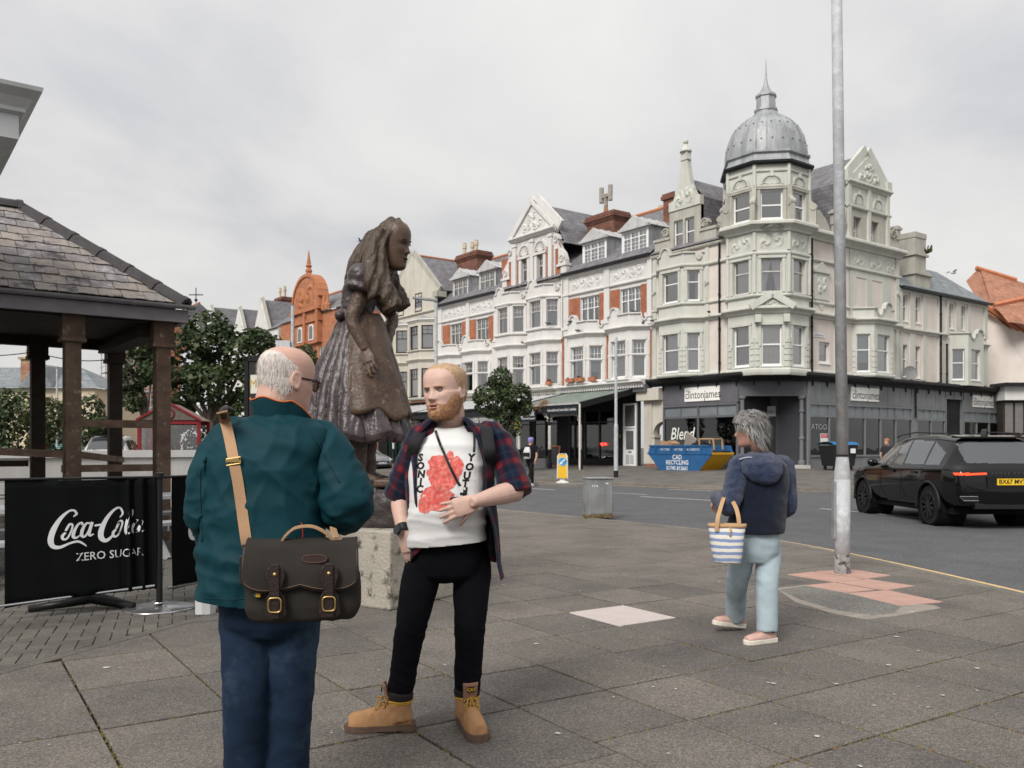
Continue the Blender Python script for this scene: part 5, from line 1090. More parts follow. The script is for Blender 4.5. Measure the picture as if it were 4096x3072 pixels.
M_RIDGE=mat('dark_ridge_tile',(.06,.055,.058),.7,.2,8,.3,30,col2=(.2,.10,.05),c2scale=12,c2lo=.68,c2hi=.74)
def ridge_run(a,b,n):
    a=Vector(a);b=Vector(b); d=(b-a)
    for i in range(n):
        p,q=a+d*(i/n),a+d*((i+1)/n); dd=(q-p).normalized(); sx=dd.cross(Vector((0,0,1))).normalized(); upv=sx.cross(dd)
        def ring(c,s): return [c+sx*x*s+upv*z*s for x,z in ((-.13,-.07),(-.10,.015),(-.03,.055),(.03,.055),(.10,.015),(.13,-.07),(.10,-.05),(0,.02),(-.10,-.05))]
        m=MB(); m.loft([ring(p-dd*.02,1.0),ring(q-dd*.04,1.0),ring(q-dd*.04,1.16),ring(q+dd*.02,1.16)][:2]); m.loft([ring(p-dd*.03,1.17),ring(p+dd*.05,1.17)]); fixn(m.build('ridge_tile',M_RIDGE,GZ))
ridge_run((.03,-.03,ZE+.06),(-HD,HD,ZR+.05),6); ridge_run((-HD,HD,ZR+.06),(-HD-3.3,HD,ZR+.06),7); ridge_run((.03,2*HD,ZE+.05),(-HD,HD,ZR+.05),6)
rl=MB(); rl.bar((-1.55,.30,1.70),(-.35,.30,1.70),.05,.11); rl.build('rail',M_TIMB,GZ); rl=MB(); rl.bar((-1.55,.30,1.07),(-.35,.30,1.07),.05,.10); rl.build('rail',M_TIMB,GZ)
rl=MB(); rl.bar((-4.3,.18,1.42),(-1.55,.18,1.27),.10,.10); rl.build('rail',M_TIMB,GZ); rl=MB(); rl.bar((-1.55,.5,1.30),(-.35,2.2,1.16),.09,.09); rl.build('rail',M_TIMB,GZ); rl=MB(); rl.bar((-4.3,3.3,1.1),(-1.55,3.3,1.1),.06,.1); rl.build('rail',M_TIMBSH,GZ)
cb=thing('festoon_cable','black cable with small bulbs looped under the shelter eaves','cable',(-4.68,12.83,0),math.atan2(.596,.803))
t=MB(); pts=[]
for i in range(60): u=i/59; pts.append((-4.5+u*4.6,3.25-.0*u,2.94-.10*abs(math.sin(u*PI*3.2))))
t.tube(pts,.008,5); t.tube([(.0,3.25-3*u,2.96-.08*math.sin(u*PI)) for u in [i/10 for i in range(11)]],.008,5); t.build('cable',M_BLK,cb)
WB=thing('white_corner_building','white building corner with layered moulded cornices at the upper left edge','building',(-5.33,9.0,0),math.atan2(.596,.803))
M_WPAINT=mat('cool_white_paint',(.52,.535,.545),.6,.08,2,.1,40,streak=.15)
wbm=MB(); wbm.box(-3,-.32,.32,3,0,5.1); wbm.build('wall',M_WPAINT,WB)
def rect_path(o): return [(-3,-o),(o,-o),(o,3)]
mould('cornice',WB,[(-3,0),(0,0),(0,3)],[(-.35,4.05),(-.33,4.12),(-.30,4.2),(-.30,4.26),(.20,4.52),(.20,4.76),(.25,4.79),(.25,4.83),(.31,4.92),(.39,4.99),(.40,5.03),(-.3,5.12)],M_WPAINT)
pd=MB(); pf=[(0,0),(.0,.26),(.06,.28),(.06,.32),(.13,.40),(.2,.47),(.2,.52),(-.4,.56),(-.4,0)]
pd.loft([[(x,-.0-o,5.0+ (-.12-x)*.55+z) for o,z in pf] for x in (-3,-.12)]); pd.loft([[(-.12+ .0,-o,5.04+z) for o,z in pf],[(-.10,-o,5.03+z) for o,z in pf]]); fixn(pd.build('raking_cornice',M_WPAINT,WB))
pc=MB()
for i in range(5): pc.box(-.42-.015*i,-.17-.02*i,-.05+.0*i,.3,4.28-.07*i,4.34-.07*i)
pc.lathe([(.10,2.9),(.10,3.5),(.13,3.52),(.13,3.56),(.17,3.6),(.17,3.64),(.10,3.66),(.10,4.0)],(-.42,.2,0),16)
pc.lathe([(.05,2.4),(.12,2.55),(.14,2.7),(.20,2.9),(.21,3.05),(.25,3.1),(.25,3.2),(.1,3.22)],(-.42,.2,0),16); pc.build('pilaster_capital',M_WPAINT,WB)
GW=thing('garden_wall','long low white rendered wall behind the timber shelter','wall',(-9,19,0),math.atan2(.596,.803))
g=MB(); g.box(-14,4.6,0,.3,0,1.14); g.build('wall',mat('old_white_render',(.56,.545,.53),.85,.08,2,.2,25,streak=.15),GW); g=MB(); g.box(-14,4.66,-.05,.35,1.14,1.30); g.build('coping',mat('coping_white',(.60,.59,.575),.8,.08,2,.1,25),GW)
def picnic(loc,rz,label):
    t=thing('picnic_table',label,'table',loc,rz,'picnic tables on the terrace'); m=mat('grey_painted_timber',(.36,.365,.37),.7,.12,5,.2,40)
    for k in range(5): b=MB(); b.box(-.9,.9,-.37+.15*k,-.23+.15*k,.71,.75); b.build('table_plank',m,t)
    for y in (-.78,-.62,.62,.78): b=MB(); b.box(-.9,.9,y-.07,y+.07,.42,.46); b.build('bench_plank',m,t)
    for x in (-.65,.65):
        for s in (-1,1): b=MB(); b.bar((x,s*.72,0),(x,s*.22,.71),.09,.045,up=(1,0,0)); b.build('leg',m,t)
        b=MB(); b.bar((x+.05,-.85,.39),(x+.05,.85,.39),.04,.1); b.build('cross_beam',m,t)
    return t
picnic((-9.4,16.6,0),R(30),'grey picnic table under the shelter by the white wall'); picnic((-5.55,8.9,0),R(20),'grey picnic table behind the left end of the banner'); picnic((-4.5,11.6,0),R(60),'grey picnic table beside the right shelter post')
M_BAN=mat('banner_black',(.0035,.004,.0045),.8,.2,3,.15,60,spec=.08); M_BWH=mat('banner_white',(.62,.62,.63),.7,.05,4); M_CHR=mat('brushed_steel',(.42,.42,.43),.25,.1,6,metal=.9); M_BLKM=mat('black_metal',(.015,.015,.016),.35,.1,5)
def stroke(mb,pts,ws,fn,close=False):
    n=len(pts); P2=[]
    q=[]
    for i in range(n-1):
        p0,p1,p2,p3=pts[max(i-1,0)],pts[i],pts[i+1],pts[min(i+2,n-1)]
        for k in range(6):
            t=k/6; f=lambda a,b,c,d:.5*((2*b)+(-a+c)*t+(2*a-5*b+4*c-d)*t*t+(-a+3*b-3*c+d)*t**3)
            q.append((f(p0[0],p1[0],p2[0],p3[0]),f(p0[1],p1[1],p2[1],p3[1]),ws[i]*(1-t)+ws[i+1]*t))
    q.append((pts[-1][0],pts[-1][1],ws[-1])); L=[];Rr=[]
    for i,(x,y,w_) in enumerate(q):
        a=q[max(i-1,0)];b=q[min(i+1,len(q)-1)]; dx,dy=b[0]-a[0],b[1]-a[1]; l=math.hypot(dx,dy) or 1
        L.append(fn(x-dy/l*w_/2,y+dx/l*w_/2)); Rr.append(fn(x+dy/l*w_/2,y-dx/l*w_/2))
    k=len(L); mb.add(L+Rr,[(i,i+1,i+1+k,i+k) for i in range(k-1)])
COKE=[([(.62,.98),(.70,1.06),(.64,1.17),(.50,1.15),(.30,.95),(.12,.62),(.04,.30),(.10,.10),(.28,.06),(.52,.16),(.74,.20),(.90,.10),(.97,.02)],[.03,.07,.06,.06,.10,.15,.16,.13,.09,.06,.07,.05,.01]),
 ([(.42,.50),(.34,.40),(.36,.30),(.46,.32),(.56,.52),(.60,.72),(.52,.74),(.42,.55)],[.06,.08,.07,.05,.05,.05,.07,.06]),
 ([(.86,.70),(.84,.78),(.74,.72),(.64,.52),(.62,.36),(.70,.32),(.80,.40)],[.07,.05,.06,.09,.09,.06,.02]),
 ([(1.06,.74),(.96,.74),(.86,.56),(.84,.38),(.92,.34),(1.02,.50),(1.10,.76)],[.05,.06,.09,.09,.06,.05,.06]),([(1.12,.78),(1.04,.46),(1.06,.36),(1.16,.40)],[.08,.09,.07,.03]),
 ([(1.18,.66),(1.36,.68)],[.06,.06]),
 ([(1.86,.86),(1.95,1.0),(1.86,1.18),(1.70,1.12),(1.50,.86),(1.36,.50),(1.36,.26),(1.48,.16),(1.62,.26),(1.70,.40)],[.03,.06,.06,.07,.11,.15,.15,.11,.07,.03]),
 ([(1.76,.50),(1.68,.40),(1.70,.28),(1.80,.30),(1.90,.52),(1.94,.72),(1.86,.74),(1.76,.52)],[.06,.08,.07,.05,.05,.05,.07,.06]),
 ([(2.02,.40),(2.16,.66),(2.26,.98),(2.22,1.08),(2.12,.92),(2.04,.52),(2.06,.34),(2.16,.36)],[.03,.05,.05,.05,.07,.09,.08,.03]),
 ([(2.46,.72),(2.36,.72),(2.26,.54),(2.24,.38),(2.32,.34),(2.42,.50),(2.50,.74)],[.05,.06,.09,.09,.06,.05,.06]),([(2.52,.76),(2.44,.46),(2.46,.36),(2.58,.42)],[.08,.09,.07,.02])]
def barrier_banner(name,label,a,b,z0,z1,fold,text,zl=0,tx=(0,0,1)):
    t=thing(name,label,'banner',(a[0],a[1],0),math.atan2(b[1]-a[1],b[0]-a[0])); L=math.hypot(b[0]-a[0],b[1]-a[1])
    def surf(u,v,off=0):
        c=.72 if fold else 1
        x=u*L
        if fold and u>c: x=L*(c+(u-c)*.93)
        d=.010*math.sin(u*9+1.2*v)+.006*math.sin(u*23+v*3)
        if u>c: d+=(.022*math.sin((u-c)*62+1.5*v)+.010*math.sin((u-c)*131+2*v))*min(1,(u-c)*10)
        zt=z1-.02*math.sin(u*PI)-(1-u)*zl; zb=z0+.012*math.sin(u*PI*1.3)+(u*fold*.08)
        return (x,d-off,zb+(zt-zb)*v)
    m=MB(); m.grid(lambda u,v:surf(u*(1.0 if not fold else 1.0),v),120,14); o=m.build('banner_cloth',M_BAN,t,smooth=True); so=o.modifiers.new('s','SOLIDIFY'); so.thickness=.004; so.offset=1
    for v0,v1 in ((.0,.06),(.955,1.0)):
        h=MB(); h.grid(lambda u,v:surf(u,v0+(v1-v0)*v,.004),100,1); h.build('hem',M_BAN,o,smooth=True)
    tm=MB(); ox,oy,k=tx
    def tf(x,y): q=surf(ox+x*k/L,(oy+y*k)/(z1-z0),.0045); return q
    for pts,ws in COKE:
        stroke(tm,pts,ws,tf)
    o2=tm.build('banner_script',M_BWH,t)
    me=text_mesh('ZERO SUGAR',.36,0); me.materials.clear(); me.materials.append(M_BWH)
    for vtx in me.vertices: q=tf(1.62+vtx.co.x*.86,-.30+vtx.co.y+.10*vtx.co.x*.0); vtx.co=q
    o3=bpy.data.objects.new('banner_lettering',me); COL.objects.link(o3); o3.parent=t
    r=MB(); zr=z1-.006; r.cyl((-.12,0,zr-zl),(L,0,zr),.011,n=8); r.build('top_rail',M_BLKM,t); r=MB(); r.cyl((-.05,0,z0+.02),(L,0,z0+.02+fold*.08),.011,n=8); r.build('bottom_rail',M_CHR,t)
    return t
def barrier_post(x,y,label):
    t=thing('barrier_post',label,'post',(x,y,0),0,'banner posts on the terrace')
    p=MB(); p.lathe([(0,0),(.29,0),(.29,.010),(.26,.018),(.05,.03),(.03,.034)],(0,0,0),40); p.build('base_plate',M_CHR,t,smooth=True)
    p=MB(); p.cyl((0,0,.02),(0,0,1.13),.026,n=16); p.build('pole',M_BLKM,t,smooth=False); p=MB(); p.lathe([(.026,1.10),(.036,1.11),(.036,1.15),(.0,1.16)],(0,0,0),16); p.build('cap',M_BLKM,t)
    p=MB(); p.tube([(.06*math.cos(a),.06*math.sin(a),.055) for a in [2*PI*i/14 for i in range(14)]],.006,5,closed=True); p.build('base_collar',M_CHR,t)
barrier_post(-2.99,7.42,'black pole with a round polished base between the two banners')
barrier_banner('cafe_banner','black cafe barrier banner with large white script, in front of the shelter',(-3.99,6.88),(-2.99,7.44),.10,1.12,1,True,.0,(.27,.43,.28))
barrier_banner('cafe_banner','black banner partly hidden behind the man in the green jacket',(-2.93,7.55),(-2.25,9.0),.14,1.12,0,True,0,(.12,.40,.28))
bp=thing('banner_foot','dark cast foot lying under the black banner','foot',(-3.58,7.42,0),R(10)); m=MB(); m.tube([(-.45,-.1,.03),(-.2,-.02,.05),(0,.03,.09),(.22,-.03,.05),(.38,-.13,.03)],[.028,.035,.055,.045,.032],8); m.build('foot',M_BLKM,bp,smooth=True)
wp=thing('white_post','short white turned post beside the green jacket hem','post',(-2.53,7.22,0)); m=MB(); m.lathe([(.085,0),(.085,.12),(.07,.14),(.07,.16),(.045,.19),(.058,.24),(.04,.30),(.03,.42),(.04,.45),(.0,.46)],(0,0,0),8); m.build('turned_post',M_WPAINT,wp)
sb=thing('pub_sign','black framed sign board on a post behind the bald man','sign',(-1.98,7.0,0),R(-25))
m=MB(); m.box(-.03,.03,-.02,.02,0,1.6); m.build('post',M_BLKM,sb); m=MB(); m.box(-.16,.16,-.012,.012,1.45,2.06); m.build('panel',mat('sign_panel',(.03,.03,.03),.5),sb)
m=MB();
for x in (-.17,.17): m.box(x-.02,x+.02,-.022,.022,1.43,2.1)
m.box(-.19,.19,-.022,.022,2.06,2.1); m.box(-.19,.19,-.022,.022,1.41,1.45); m.build('frame',M_BLKM,sb); m=MB(); m.box(-.13,.13,-.016,-.012,1.80,1.95); po=m.build('name_strip',mat('sign_ivory',(.6,.58,.5),.5),sb); lettering('sign_lettering','MENU',mat('sign_gold',(.45,.32,.1),.5),po,(0,-.018,1.875),size=.1,extrude=.0005)
# -- trees
def leafmat(name,c1,c2):
    m=bpy.data.materials.new(name); m.use_nodes=True; t=m.node_tree; n=t.nodes.new; l=t.links.new; b=t.nodes['Principled BSDF']; b.inputs['Roughness'].default_value=.5; b.inputs['Specular IOR Level'].default_value=.35
    at=n('ShaderNodeAttribute'); at.attribute_name='tone'; mx=n('ShaderNodeMix'); mx.data_type='RGBA'; mx.inputs[6].default_value=c1+(1,); mx.inputs[7].default_value=c2+(1,); l(at.outputs['Fac'],mx.inputs[0]); l(mx.outputs[2],b.inputs['Base Color'])
    tr=n('ShaderNodeBsdfTranslucent'); l(mx.outputs[2],tr.inputs[0]); ms=n('ShaderNodeMixShader'); ms.inputs[0].default_value=.25; l(b.outputs[0],ms.inputs[1]); l(tr.outputs[0],ms.inputs[2]); l(ms.outputs[0],t.nodes['Material Output'].inputs[0]); return m
M_LEAF=leafmat('leaf_dark_green',(.022,.036,.013),(.085,.12,.045)); M_LEAF2=leafmat('leaf_olive',(.03,.042,.012),(.13,.14,.05)); M_BARK=mat('bark',(.10,.085,.07),.9,.3,12,.6,30)
def foliage(name,par,lobes,n,size,m,seed):
    r=np.random.default_rng(seed); vs=[];fs=[];tone=[]
    w_=np.array([l[3]*l[4]*l[5] for l in lobes])**.67; w_/=w_.sum(); idx=r.choice(len(lobes),n,p=w_)
    nb=max(20,n//26);
    for k in range(n):
        L=lobes[idx[k]]; d=r.normal(size=3); d/=np.linalg.norm(d); rad=r.uniform(.55,1.0)**.6
        p=np.array(L[:3])+d*np.array(L[3:6])*rad
        q=mnoise.noise(Vector(p*1.7)+Vector((seed,0,0)))
        if q<-.22: continue
        p=p+np.array([0,0,-.05])+d*.18*q
        nrm=d*.7+r.normal(size=3)*.55+np.array([0,0,.5]); nrm/=np.linalg.norm(nrm); a=np.cross(nrm,r.normal(size=3)); a/=np.linalg.norm(a); b=np.cross(nrm,a); s=size*r.uniform(.6,1.25); o=len(vs)
        vs+= [p-a*s*.5,p+b*s*.38-nrm*s*.08,p+a*s*.55-nrm*s*.15,p-b*s*.38-nrm*s*.08]; fs.append((o,o+1,o+2,o+3)); tone.append(min(1,max(0,.35+.5*q+r.normal(0,.22)+.12*d[2])))
    me=bpy.data.meshes.new(name); me.from_pydata([tuple(v) for v in vs],[],fs); at=me.attributes.new('tone','FLOAT','FACE'); at.data.foreach_set('value',tone); me.materials.append(m)
    o=bpy.data.objects.new(name,me); COL.objects.link(o); o.parent=par; return o
def tree(name,label,loc,h_trunk,lobes,n,size,m=M_LEAF,seed=1,tr=.14,group=None,cat='tree',lean=0):
    t=thing(name,label,cat,loc,0,group); rr=random.Random(seed)
    if h_trunk:
        tk=MB(); tk.tube([(0,0,-.1),(lean*.2,0,h_trunk*.5),(lean*.6,.03,h_trunk),(lean,0,h_trunk*1.35)],[tr*1.3,tr,tr*.85,tr*.45],10)
        for l in lobes: tk.tube([(lean*.5,0,h_trunk*.9),(lean*.5+(l[0]-lean*.5)*.5,l[1]*.5,h_trunk+(l[2]-h_trunk)*.45),(l[0],l[1],l[2])],[tr*.6,tr*.35,.02],7)
        tk.build('trunk',M_BARK,t,smooth=True)
    foliage('crown',t,lobes,n,size,m,seed); return t
p=P(211,447,33)
tree('street_tree','large leafy street tree rising behind the shelter post',(p.x,33,0),2.3,[(-.9,0,4.4,1.0,.9,1.1),(.7,.1,4.7,1.1,1,1.1),(-.1,0,5.3,.9,.9,.9),(1.3,0,3.7,.8,.8,.75),(-1.2,.2,3.4,.75,.8,.9),(.1,-.3,3.6,1.0,.9,.8),(1.55,0,5.1,.55,.6,.5),(-1.3,.3,2.5,.6,.7,.7),(1.1,.2,2.7,.7,.7,.6)],8500,.19,seed=11,tr=.17).scale=(1.12,1.1,1.06)
p=P(146,447,38); tree('street_tree','smaller street tree seen between the two right shelter posts',(p.x,38,0),2.6,[(-.7,0,4.6,.8,.8,.9),(.35,0,5.0,.8,.8,.9),(-.2,0,5.7,.6,.6,.6),(-.5,0,3.5,.6,.6,.6)],3600,.2,seed=12,tr=.13,lean=-.1)
p=P(18,447,27); tree('hedge_shrub','dark rounded shrub at the far left behind the shelter',(p.x,27,0),.6,[(0,0,1.7,1.0,.9,1.5),(-.6,0,2.3,.8,.8,1.0),(.3,0,1.0,.9,.9,.8)],4200,.16,M_LEAF,13,cat='shrub',group=None)
p=P(42,447,26); tree('hedge_shrub','lighter olive shrub standing left of the brown middle post',(p.x,26,0),.6,[(0,0,1.6,.85,.8,1.3),(.15,0,2.3,.55,.6,.7),(-.3,0,1.0,.7,.7,.8)],3800,.13,M_LEAF2,14,cat='shrub')
p=P(90,447,45); tree('street_tree','small dark tree in front of the buff house between shelter posts',(p.x,45,0),1.8,[(0,0,3.3,.75,.7,.9),(.5,0,2.6,.6,.6,.7),(-.1,0,2.0,.5,.5,.5)],1800,.2,seed=15,tr=.1)
p=P(184,447,41); tree('hedge_shrub','broad dark shrub behind the red bus shelter',(p.x,41,0),.6,[(0,0,1.9,1.2,1,1.2),(-1.0,0,2.2,.9,.8,1.0),(1.0,0,1.6,.9,.8,1.2)],3000,.17,seed=16,cat='shrub')
p=P(503,447,41.5); tree('street_tree','bushy street tree in front of the pale canopy beside the cafe',(p.x,41.5,.1),1.5,[(-.5,0,3.6,.95,.8,.9),(.55,0,3.7,.85,.8,.7),(-.1,0,4.5,.6,.6,.65),(.2,0,2.5,.65,.6,.9),(1.0,0,3.2,.45,.5,.45)],5200,.17,seed=17,tr=.10)
p=P(272,447,62); tree('street_tree','pale green tree in front of the white gabled houses',(p.x,62,0),4,[(0,0,8.0,1.3,1.2,1.4),(-.6,0,6.5,1.2,1.2,1.3),(.9,0,6.6,1.1,1,1.2)],2400,.3,M_LEAF2,18,tr=.15)
p=P(305,447,60); tree('street_tree','pale green tree in front of the orange brick building',(p.x,60,0),4,[(0,0,7.3,.95,.9,1.2),(.2,0,5.8,.9,.9,1.2),(-.6,0,6.3,.7,.7,.8)],1800,.28,M_LEAF2,19,tr=.14)
# -- houses down the street (same building line)
def far_house(name,label,s0,s1,z_e,m,wins,roof=M_SLATE,gable=None,cols=0,floors=(),mw=M_UPVC,trim=None,z_r=None):
    t=thing(name,label,'building',(CORN.x,CORN.y,0),ROT_L); x0,x1=xs(s0,s1); w_=MB(); ops=[]
    for z0,z1 in floors:
        for k in range(cols):
            c=(x1-x0)*(k+.5)/cols; ops.append((c-.45,c+.45,z0,z1))
    seg_wall(w_,(x0,0),(x1,0),.2,z_e,ops,.3); w_.quad((x1,0,.2),(x1,9,.2),(x1,9,z_e),(x1,0,z_e)); wo=w_.build('wall',[m,M_DARKIN],t)
    for o_ in ops: window(wo,(x0,0),(x1,0),*o_,.5,fm=mw,fw=.09,curtain=None,inset=.08)
    zr=z_r or z_e+3; rf=MB(); rf.add([(x0,-.2,z_e),(x1,-.2,z_e),(x1,4.5,zr),(x0,4.5,zr),(x1,9,z_e),(x0,9,z_e)],[(0,1,2,3),(3,2,4,5),(1,4,2)]); ro=rf.build('roof',roof,t)
    rg=MB(); rg.tube([(x0,4.5,zr+.05),(x1,4.5,zr+.05)],.13,6); rg.build('ridge_tiles',M_TERR,ro)
    for gs,gw,gz in (gable or ()):
        g=MB(); g.prism([(S(gs)-gw,z_e),(S(gs)+gw,z_e),(S(gs),gz)],-.12,.3); g.build('gable',m,t); c=MB()
        for k in (-1,1): c.bar((S(gs)+k*(gw+.15),.1,z_e-.1),(S(gs),.1,gz+.1),.7,.16,up=(0,1,0))
        c.build('gable_coping',M_BUFF,t); r=MB(); r.add([(S(gs)-gw,.2,z_e),(S(gs),.2,gz),(S(gs),5,gz),(S(gs)-gw,4,z_e),(S(gs)+gw,.2,z_e),(S(gs)+gw,4,z_e)],[(0,1,2,3),(1,4,5,2)]); r.build('gable_roof',roof,t)
    return t
ob=far_house('orange_brick_building','orange terracotta building with an arched gable and tall finial left of the statue',43.6,57,13.2,M_TERRB,(),cols=5,floors=((5,7),(8.3,10.2)),z_r=16.3)
og=MB(); xc=S(50.3); hw=2.9; n=16
og.prism([(xc-hw,10.6),(xc+hw,10.6),(xc+hw,13.9)]+[(xc+hw*math.cos(PI*i/n),13.9+2.9*math.sin(PI*i/n)**.85) for i in range(1,n)]+[(xc-hw,13.9)],-.3,.1)
ogo=fixn(og.build('arched_gable',M_TERRB,ob)); M_TC=mat('terracotta_trim',(.42,.17,.085),.8,.15,3,.2,20)
oc_=MB(); pts=[(xc+(hw+.05)*math.cos(PI*i/n),13.9+2.95*math.sin(PI*i/n)**.85) for i in range(n+1)]
for (xa,za),(xb,zb) in zip(pts[:-1],pts[1:]): oc_.bar((xa,.1,za),(xb,.1,zb),1.0,.28,up=(0,0,1))
oc_.box(xc-hw-.3,xc+hw+.3,-.55,.1,13.5,13.8); oc_.box(xc-hw-.15,xc+hw+.15,-.45,.1,12.5,12.7)
for k in (-1,0,1): oc_.box(xc+k*hw*.93-.2,xc+k*hw*.93+.2,-.5,.1,10.6,13.5)
relief(oc_,(xc-hw,-.32),(xc+hw,-.32),1.2,2*hw-1.2,14.0,15.9,.15,80,nx=30,nz=20)
oc_.lathe([(.35,16.75),(.35,16.9),(.22,17.1),(.32,17.3),(.18,17.6),(.30,17.75),(.20,17.9),(.02,19.2)],(xc,0,0),10); oc_.build('gable_trim',M_TC,ogo)
for k in (-1,1):
    w_=MB(); c=xc+k*1.25; w_.prism([(c-.5,10.9),(c+.5,10.9),(c+.5,12.0),(c+.3,12.3),(c-.3,12.3),(c-.5,12.0)],-.36,-.3); o=fixn(w_.build('arched_window',M_UPVC,ogo)); g=MB(); g.prism([(c-.38,11.0),(c+.38,11.0),(c+.38,11.95),(c+.22,12.18),(c-.22,12.18),(c-.38,11.95)],-.375,-.362); fixn(g.build('pane',mat('far_glass',(.10,.11,.12),.1,spec=.6),o))
fn=MB()
for s in (46.3,47.0): fn.lathe([(.28,13.3),(.28,13.8),(.2,13.9),(.05,14.7)],(S(s),0,0),8)
fn.build('pinnacle',M_TC,ob)
wg=far_house('white_gabled_house','white gabled house with clustered chimney pots beyond the orange building',57.5,73,13.0,M_WHITE,(),gable=((62.0,1.9,16.3),(68.5,1.9,16.2)),cols=5,floors=((5,7),(8.5,10.3)),z_r=16.0)
chimney(wg,S(66.0),S(64),3,4.2,13.5,17.2,[(S(65.6),3.4,1.2),(S(65),3.7,1.2),(S(64.4),3.4,1.2)])
wh=far_house('white_house','bluish white house with rows of windows behind the big tree',74,90,13.3,mat('cool_white_render',(.66,.69,.73),.8,.05,1),(),gable=((78,2.3,17.6),(84,2.0,17.2)),cols=7,floors=((4.6,6.4),(7.6,9.5),(10.4,12)),z_r=16.5)
sc_h=far_house('scaffolded_building','red brick building wrapped in scaffolding seen through the shelter',97,132,17.5,M_BRICK,(),cols=13,floors=((2.0,4.2),(6,8.2),(9.8,12),(13.4,15.4)),z_r=21,gable=((128,2.5,22.5),(121,2.5,22),(113,2.3,21.5)))
sf=thing('scaffolding','pale metal scaffolding poles and boards along the brick building','scaffolding',(CORN.x,CORN.y,0),ROT_L); M_SCAF=mat('scaffold_tube',(.42,.43,.44),.4,.15,3,metal=.4); m=MB()
for k in range(11):
    x=S(128-k*3)
    for y in (-1.6,-.4): m.cyl((x,y,.2),(x,y,17),.07,n=6)
    for z in (2.2,4.4,6.6,8.8,11,13.2,15.4): m.cyl((x,-1.6,z),(x,-.4,z),.06,n=5)
for z in (2.2,4.4,6.6,8.8,11,13.2,15.4):
    for y,dz in ((-1.6,0),(-1.6,1.0),(-.4,0)): m.cyl((S(129),y,z+dz),(S(97),y,z+dz),.06,n=5)
for k in range(10): x=S(128-k*3); m.cyl((x,-1.65,2.2+(k%4)*3),(x+3,-1.65,5.2+(k%4)*3),.06,n=5)
m.build('tubes',M_SCAF,sf)
for z in (4.4,8.8,13.2): b=MB(); b.box(S(129),S(97),-1.5,-.5,z+.05,z+.12); b.build('board_run',mat('scaffold_board',(.45,.42,.36),.8),sf)
sg=MB(); sg.box(S(124),S(119),-1.8,-1.7,9.0,11.2); sg.build('site_sign',mat('site_black',(.02,.02,.02),.6),sf)
BH=thing('buff_house','buff rendered house with a wide grey slate roof behind the shelter','building',(0,0,0))
M_BUFW=mat('buff_render',(.60,.50,.37),.85,.06,1); A_=P(-40,386,82); w_=MB(); xl,xr=P(-60,0,82).x,P(95,0,82).x; ze=P(0,388,82).z; zr=P(0,369,82).z+.6
seg_wall(w_,(xl,82),(xr,82),-.1,ze,[(xr-xl-4.2,xr-xl-2.6,2.0,3.6),(xr-xl-12,xr-xl-10.8,4.2,5.6),(xr-xl-9.4,xr-xl-8.4,4.2,5.6)],.3); w_.quad((xr,82,0),(xr,92,0),(xr,92,ze),(xr,82,ze)); wo=w_.build('wall',[M_BUFW,M_DARKIN],BH)
for a,b in ((xr-xl-12,xr-xl-10.8),(xr-xl-9.4,xr-xl-8.4)): window(wo,(xl,82),(xr,82),a,b,4.2,5.6,.5,curtain=None,fw=.09)
r=MB(); r.add([(xl,81.6,ze),(xr+.5,81.6,ze),(xr-3.8,87,zr),(xl,87,zr),(xr+.5,92.4,ze)],[(0,1,2,3),(1,4,2)]); xg=P(39,0,82).x; r.add([(xg-1.6,81.4,ze),(xg+1.6,81.4,ze),(xg,81.6,zr-.1),(xg,87,zr-.05)],[(0,2,3),(1,3,2),(0,1,2)]); r.build('roof',M_SLATEB,BH)
cx=P(15.5,0,81).x; c=MB(); c.box(cx-.65,cx+.65,83,84,ze,P(0,357,81).z); c.box(cx-.8,cx+.8,82.8,84.2,P(0,357,81).z,P(0,355,81).z); c.build('chimney',brickmat('banded_brick',(.45,.33,.2),(.30,.13,.08),(.2,.1,.07),1,3,.32),BH)
c=MB();
for k in (-.3,.3): c.cyl((cx+k,83.5,P(0,355,81).z),(cx+k,83.5,P(0,347,81).z),.2,n=8)
c.build('chimney_pots',M_POT,BH)
CS=thing('church_spire','pale stone church spire with an iron cross above the tree','spire',tuple(P(196,447,150))[:2]+(0,)); zt=P(0,303,150).z; m=MB(); m.lathe([(2.6,zt-22),(2.4,zt-14),(.12,zt)],(0,0,0),8); m.build('stone_spire',mat('pale_stone',(.58,.53,.42),.9,.1,1),CS)
m=MB(); m.cyl((0,0,zt-.2),(0,0,zt+2.6),.08,n=6); m.bar((-1.2,0,zt+1.4),(1.2,0,zt+1.4),.12,.16); m.sphere((0,0,zt+.5),.28,8,6); m.build('iron_cross',M_BLK,CS)
BS=thing('bus_shelter','red framed glazed bus shelter with a gabled roof beyond the wall','bus shelter',tuple(P(171,447,27))[:2]+(0,),R(8)); M_RED=mat('shelter_red',(.20,.018,.022),.5,.12,4)
for x in (-.93,.83):
    for y in (0,1.4): m=MB(); m.box(x-.05,x+.05,y-.05,y+.05,0,2.15); m.build('post',M_RED,BS)
m=MB(); m.box(-.98,.88,-.06,.06,2.08,2.2); m.box(-.98,.88,1.34,1.46,2.08,2.2); m.box(-.45,-.38,-.04,.04,0,2.1); m.build('head_rail',M_RED,BS)
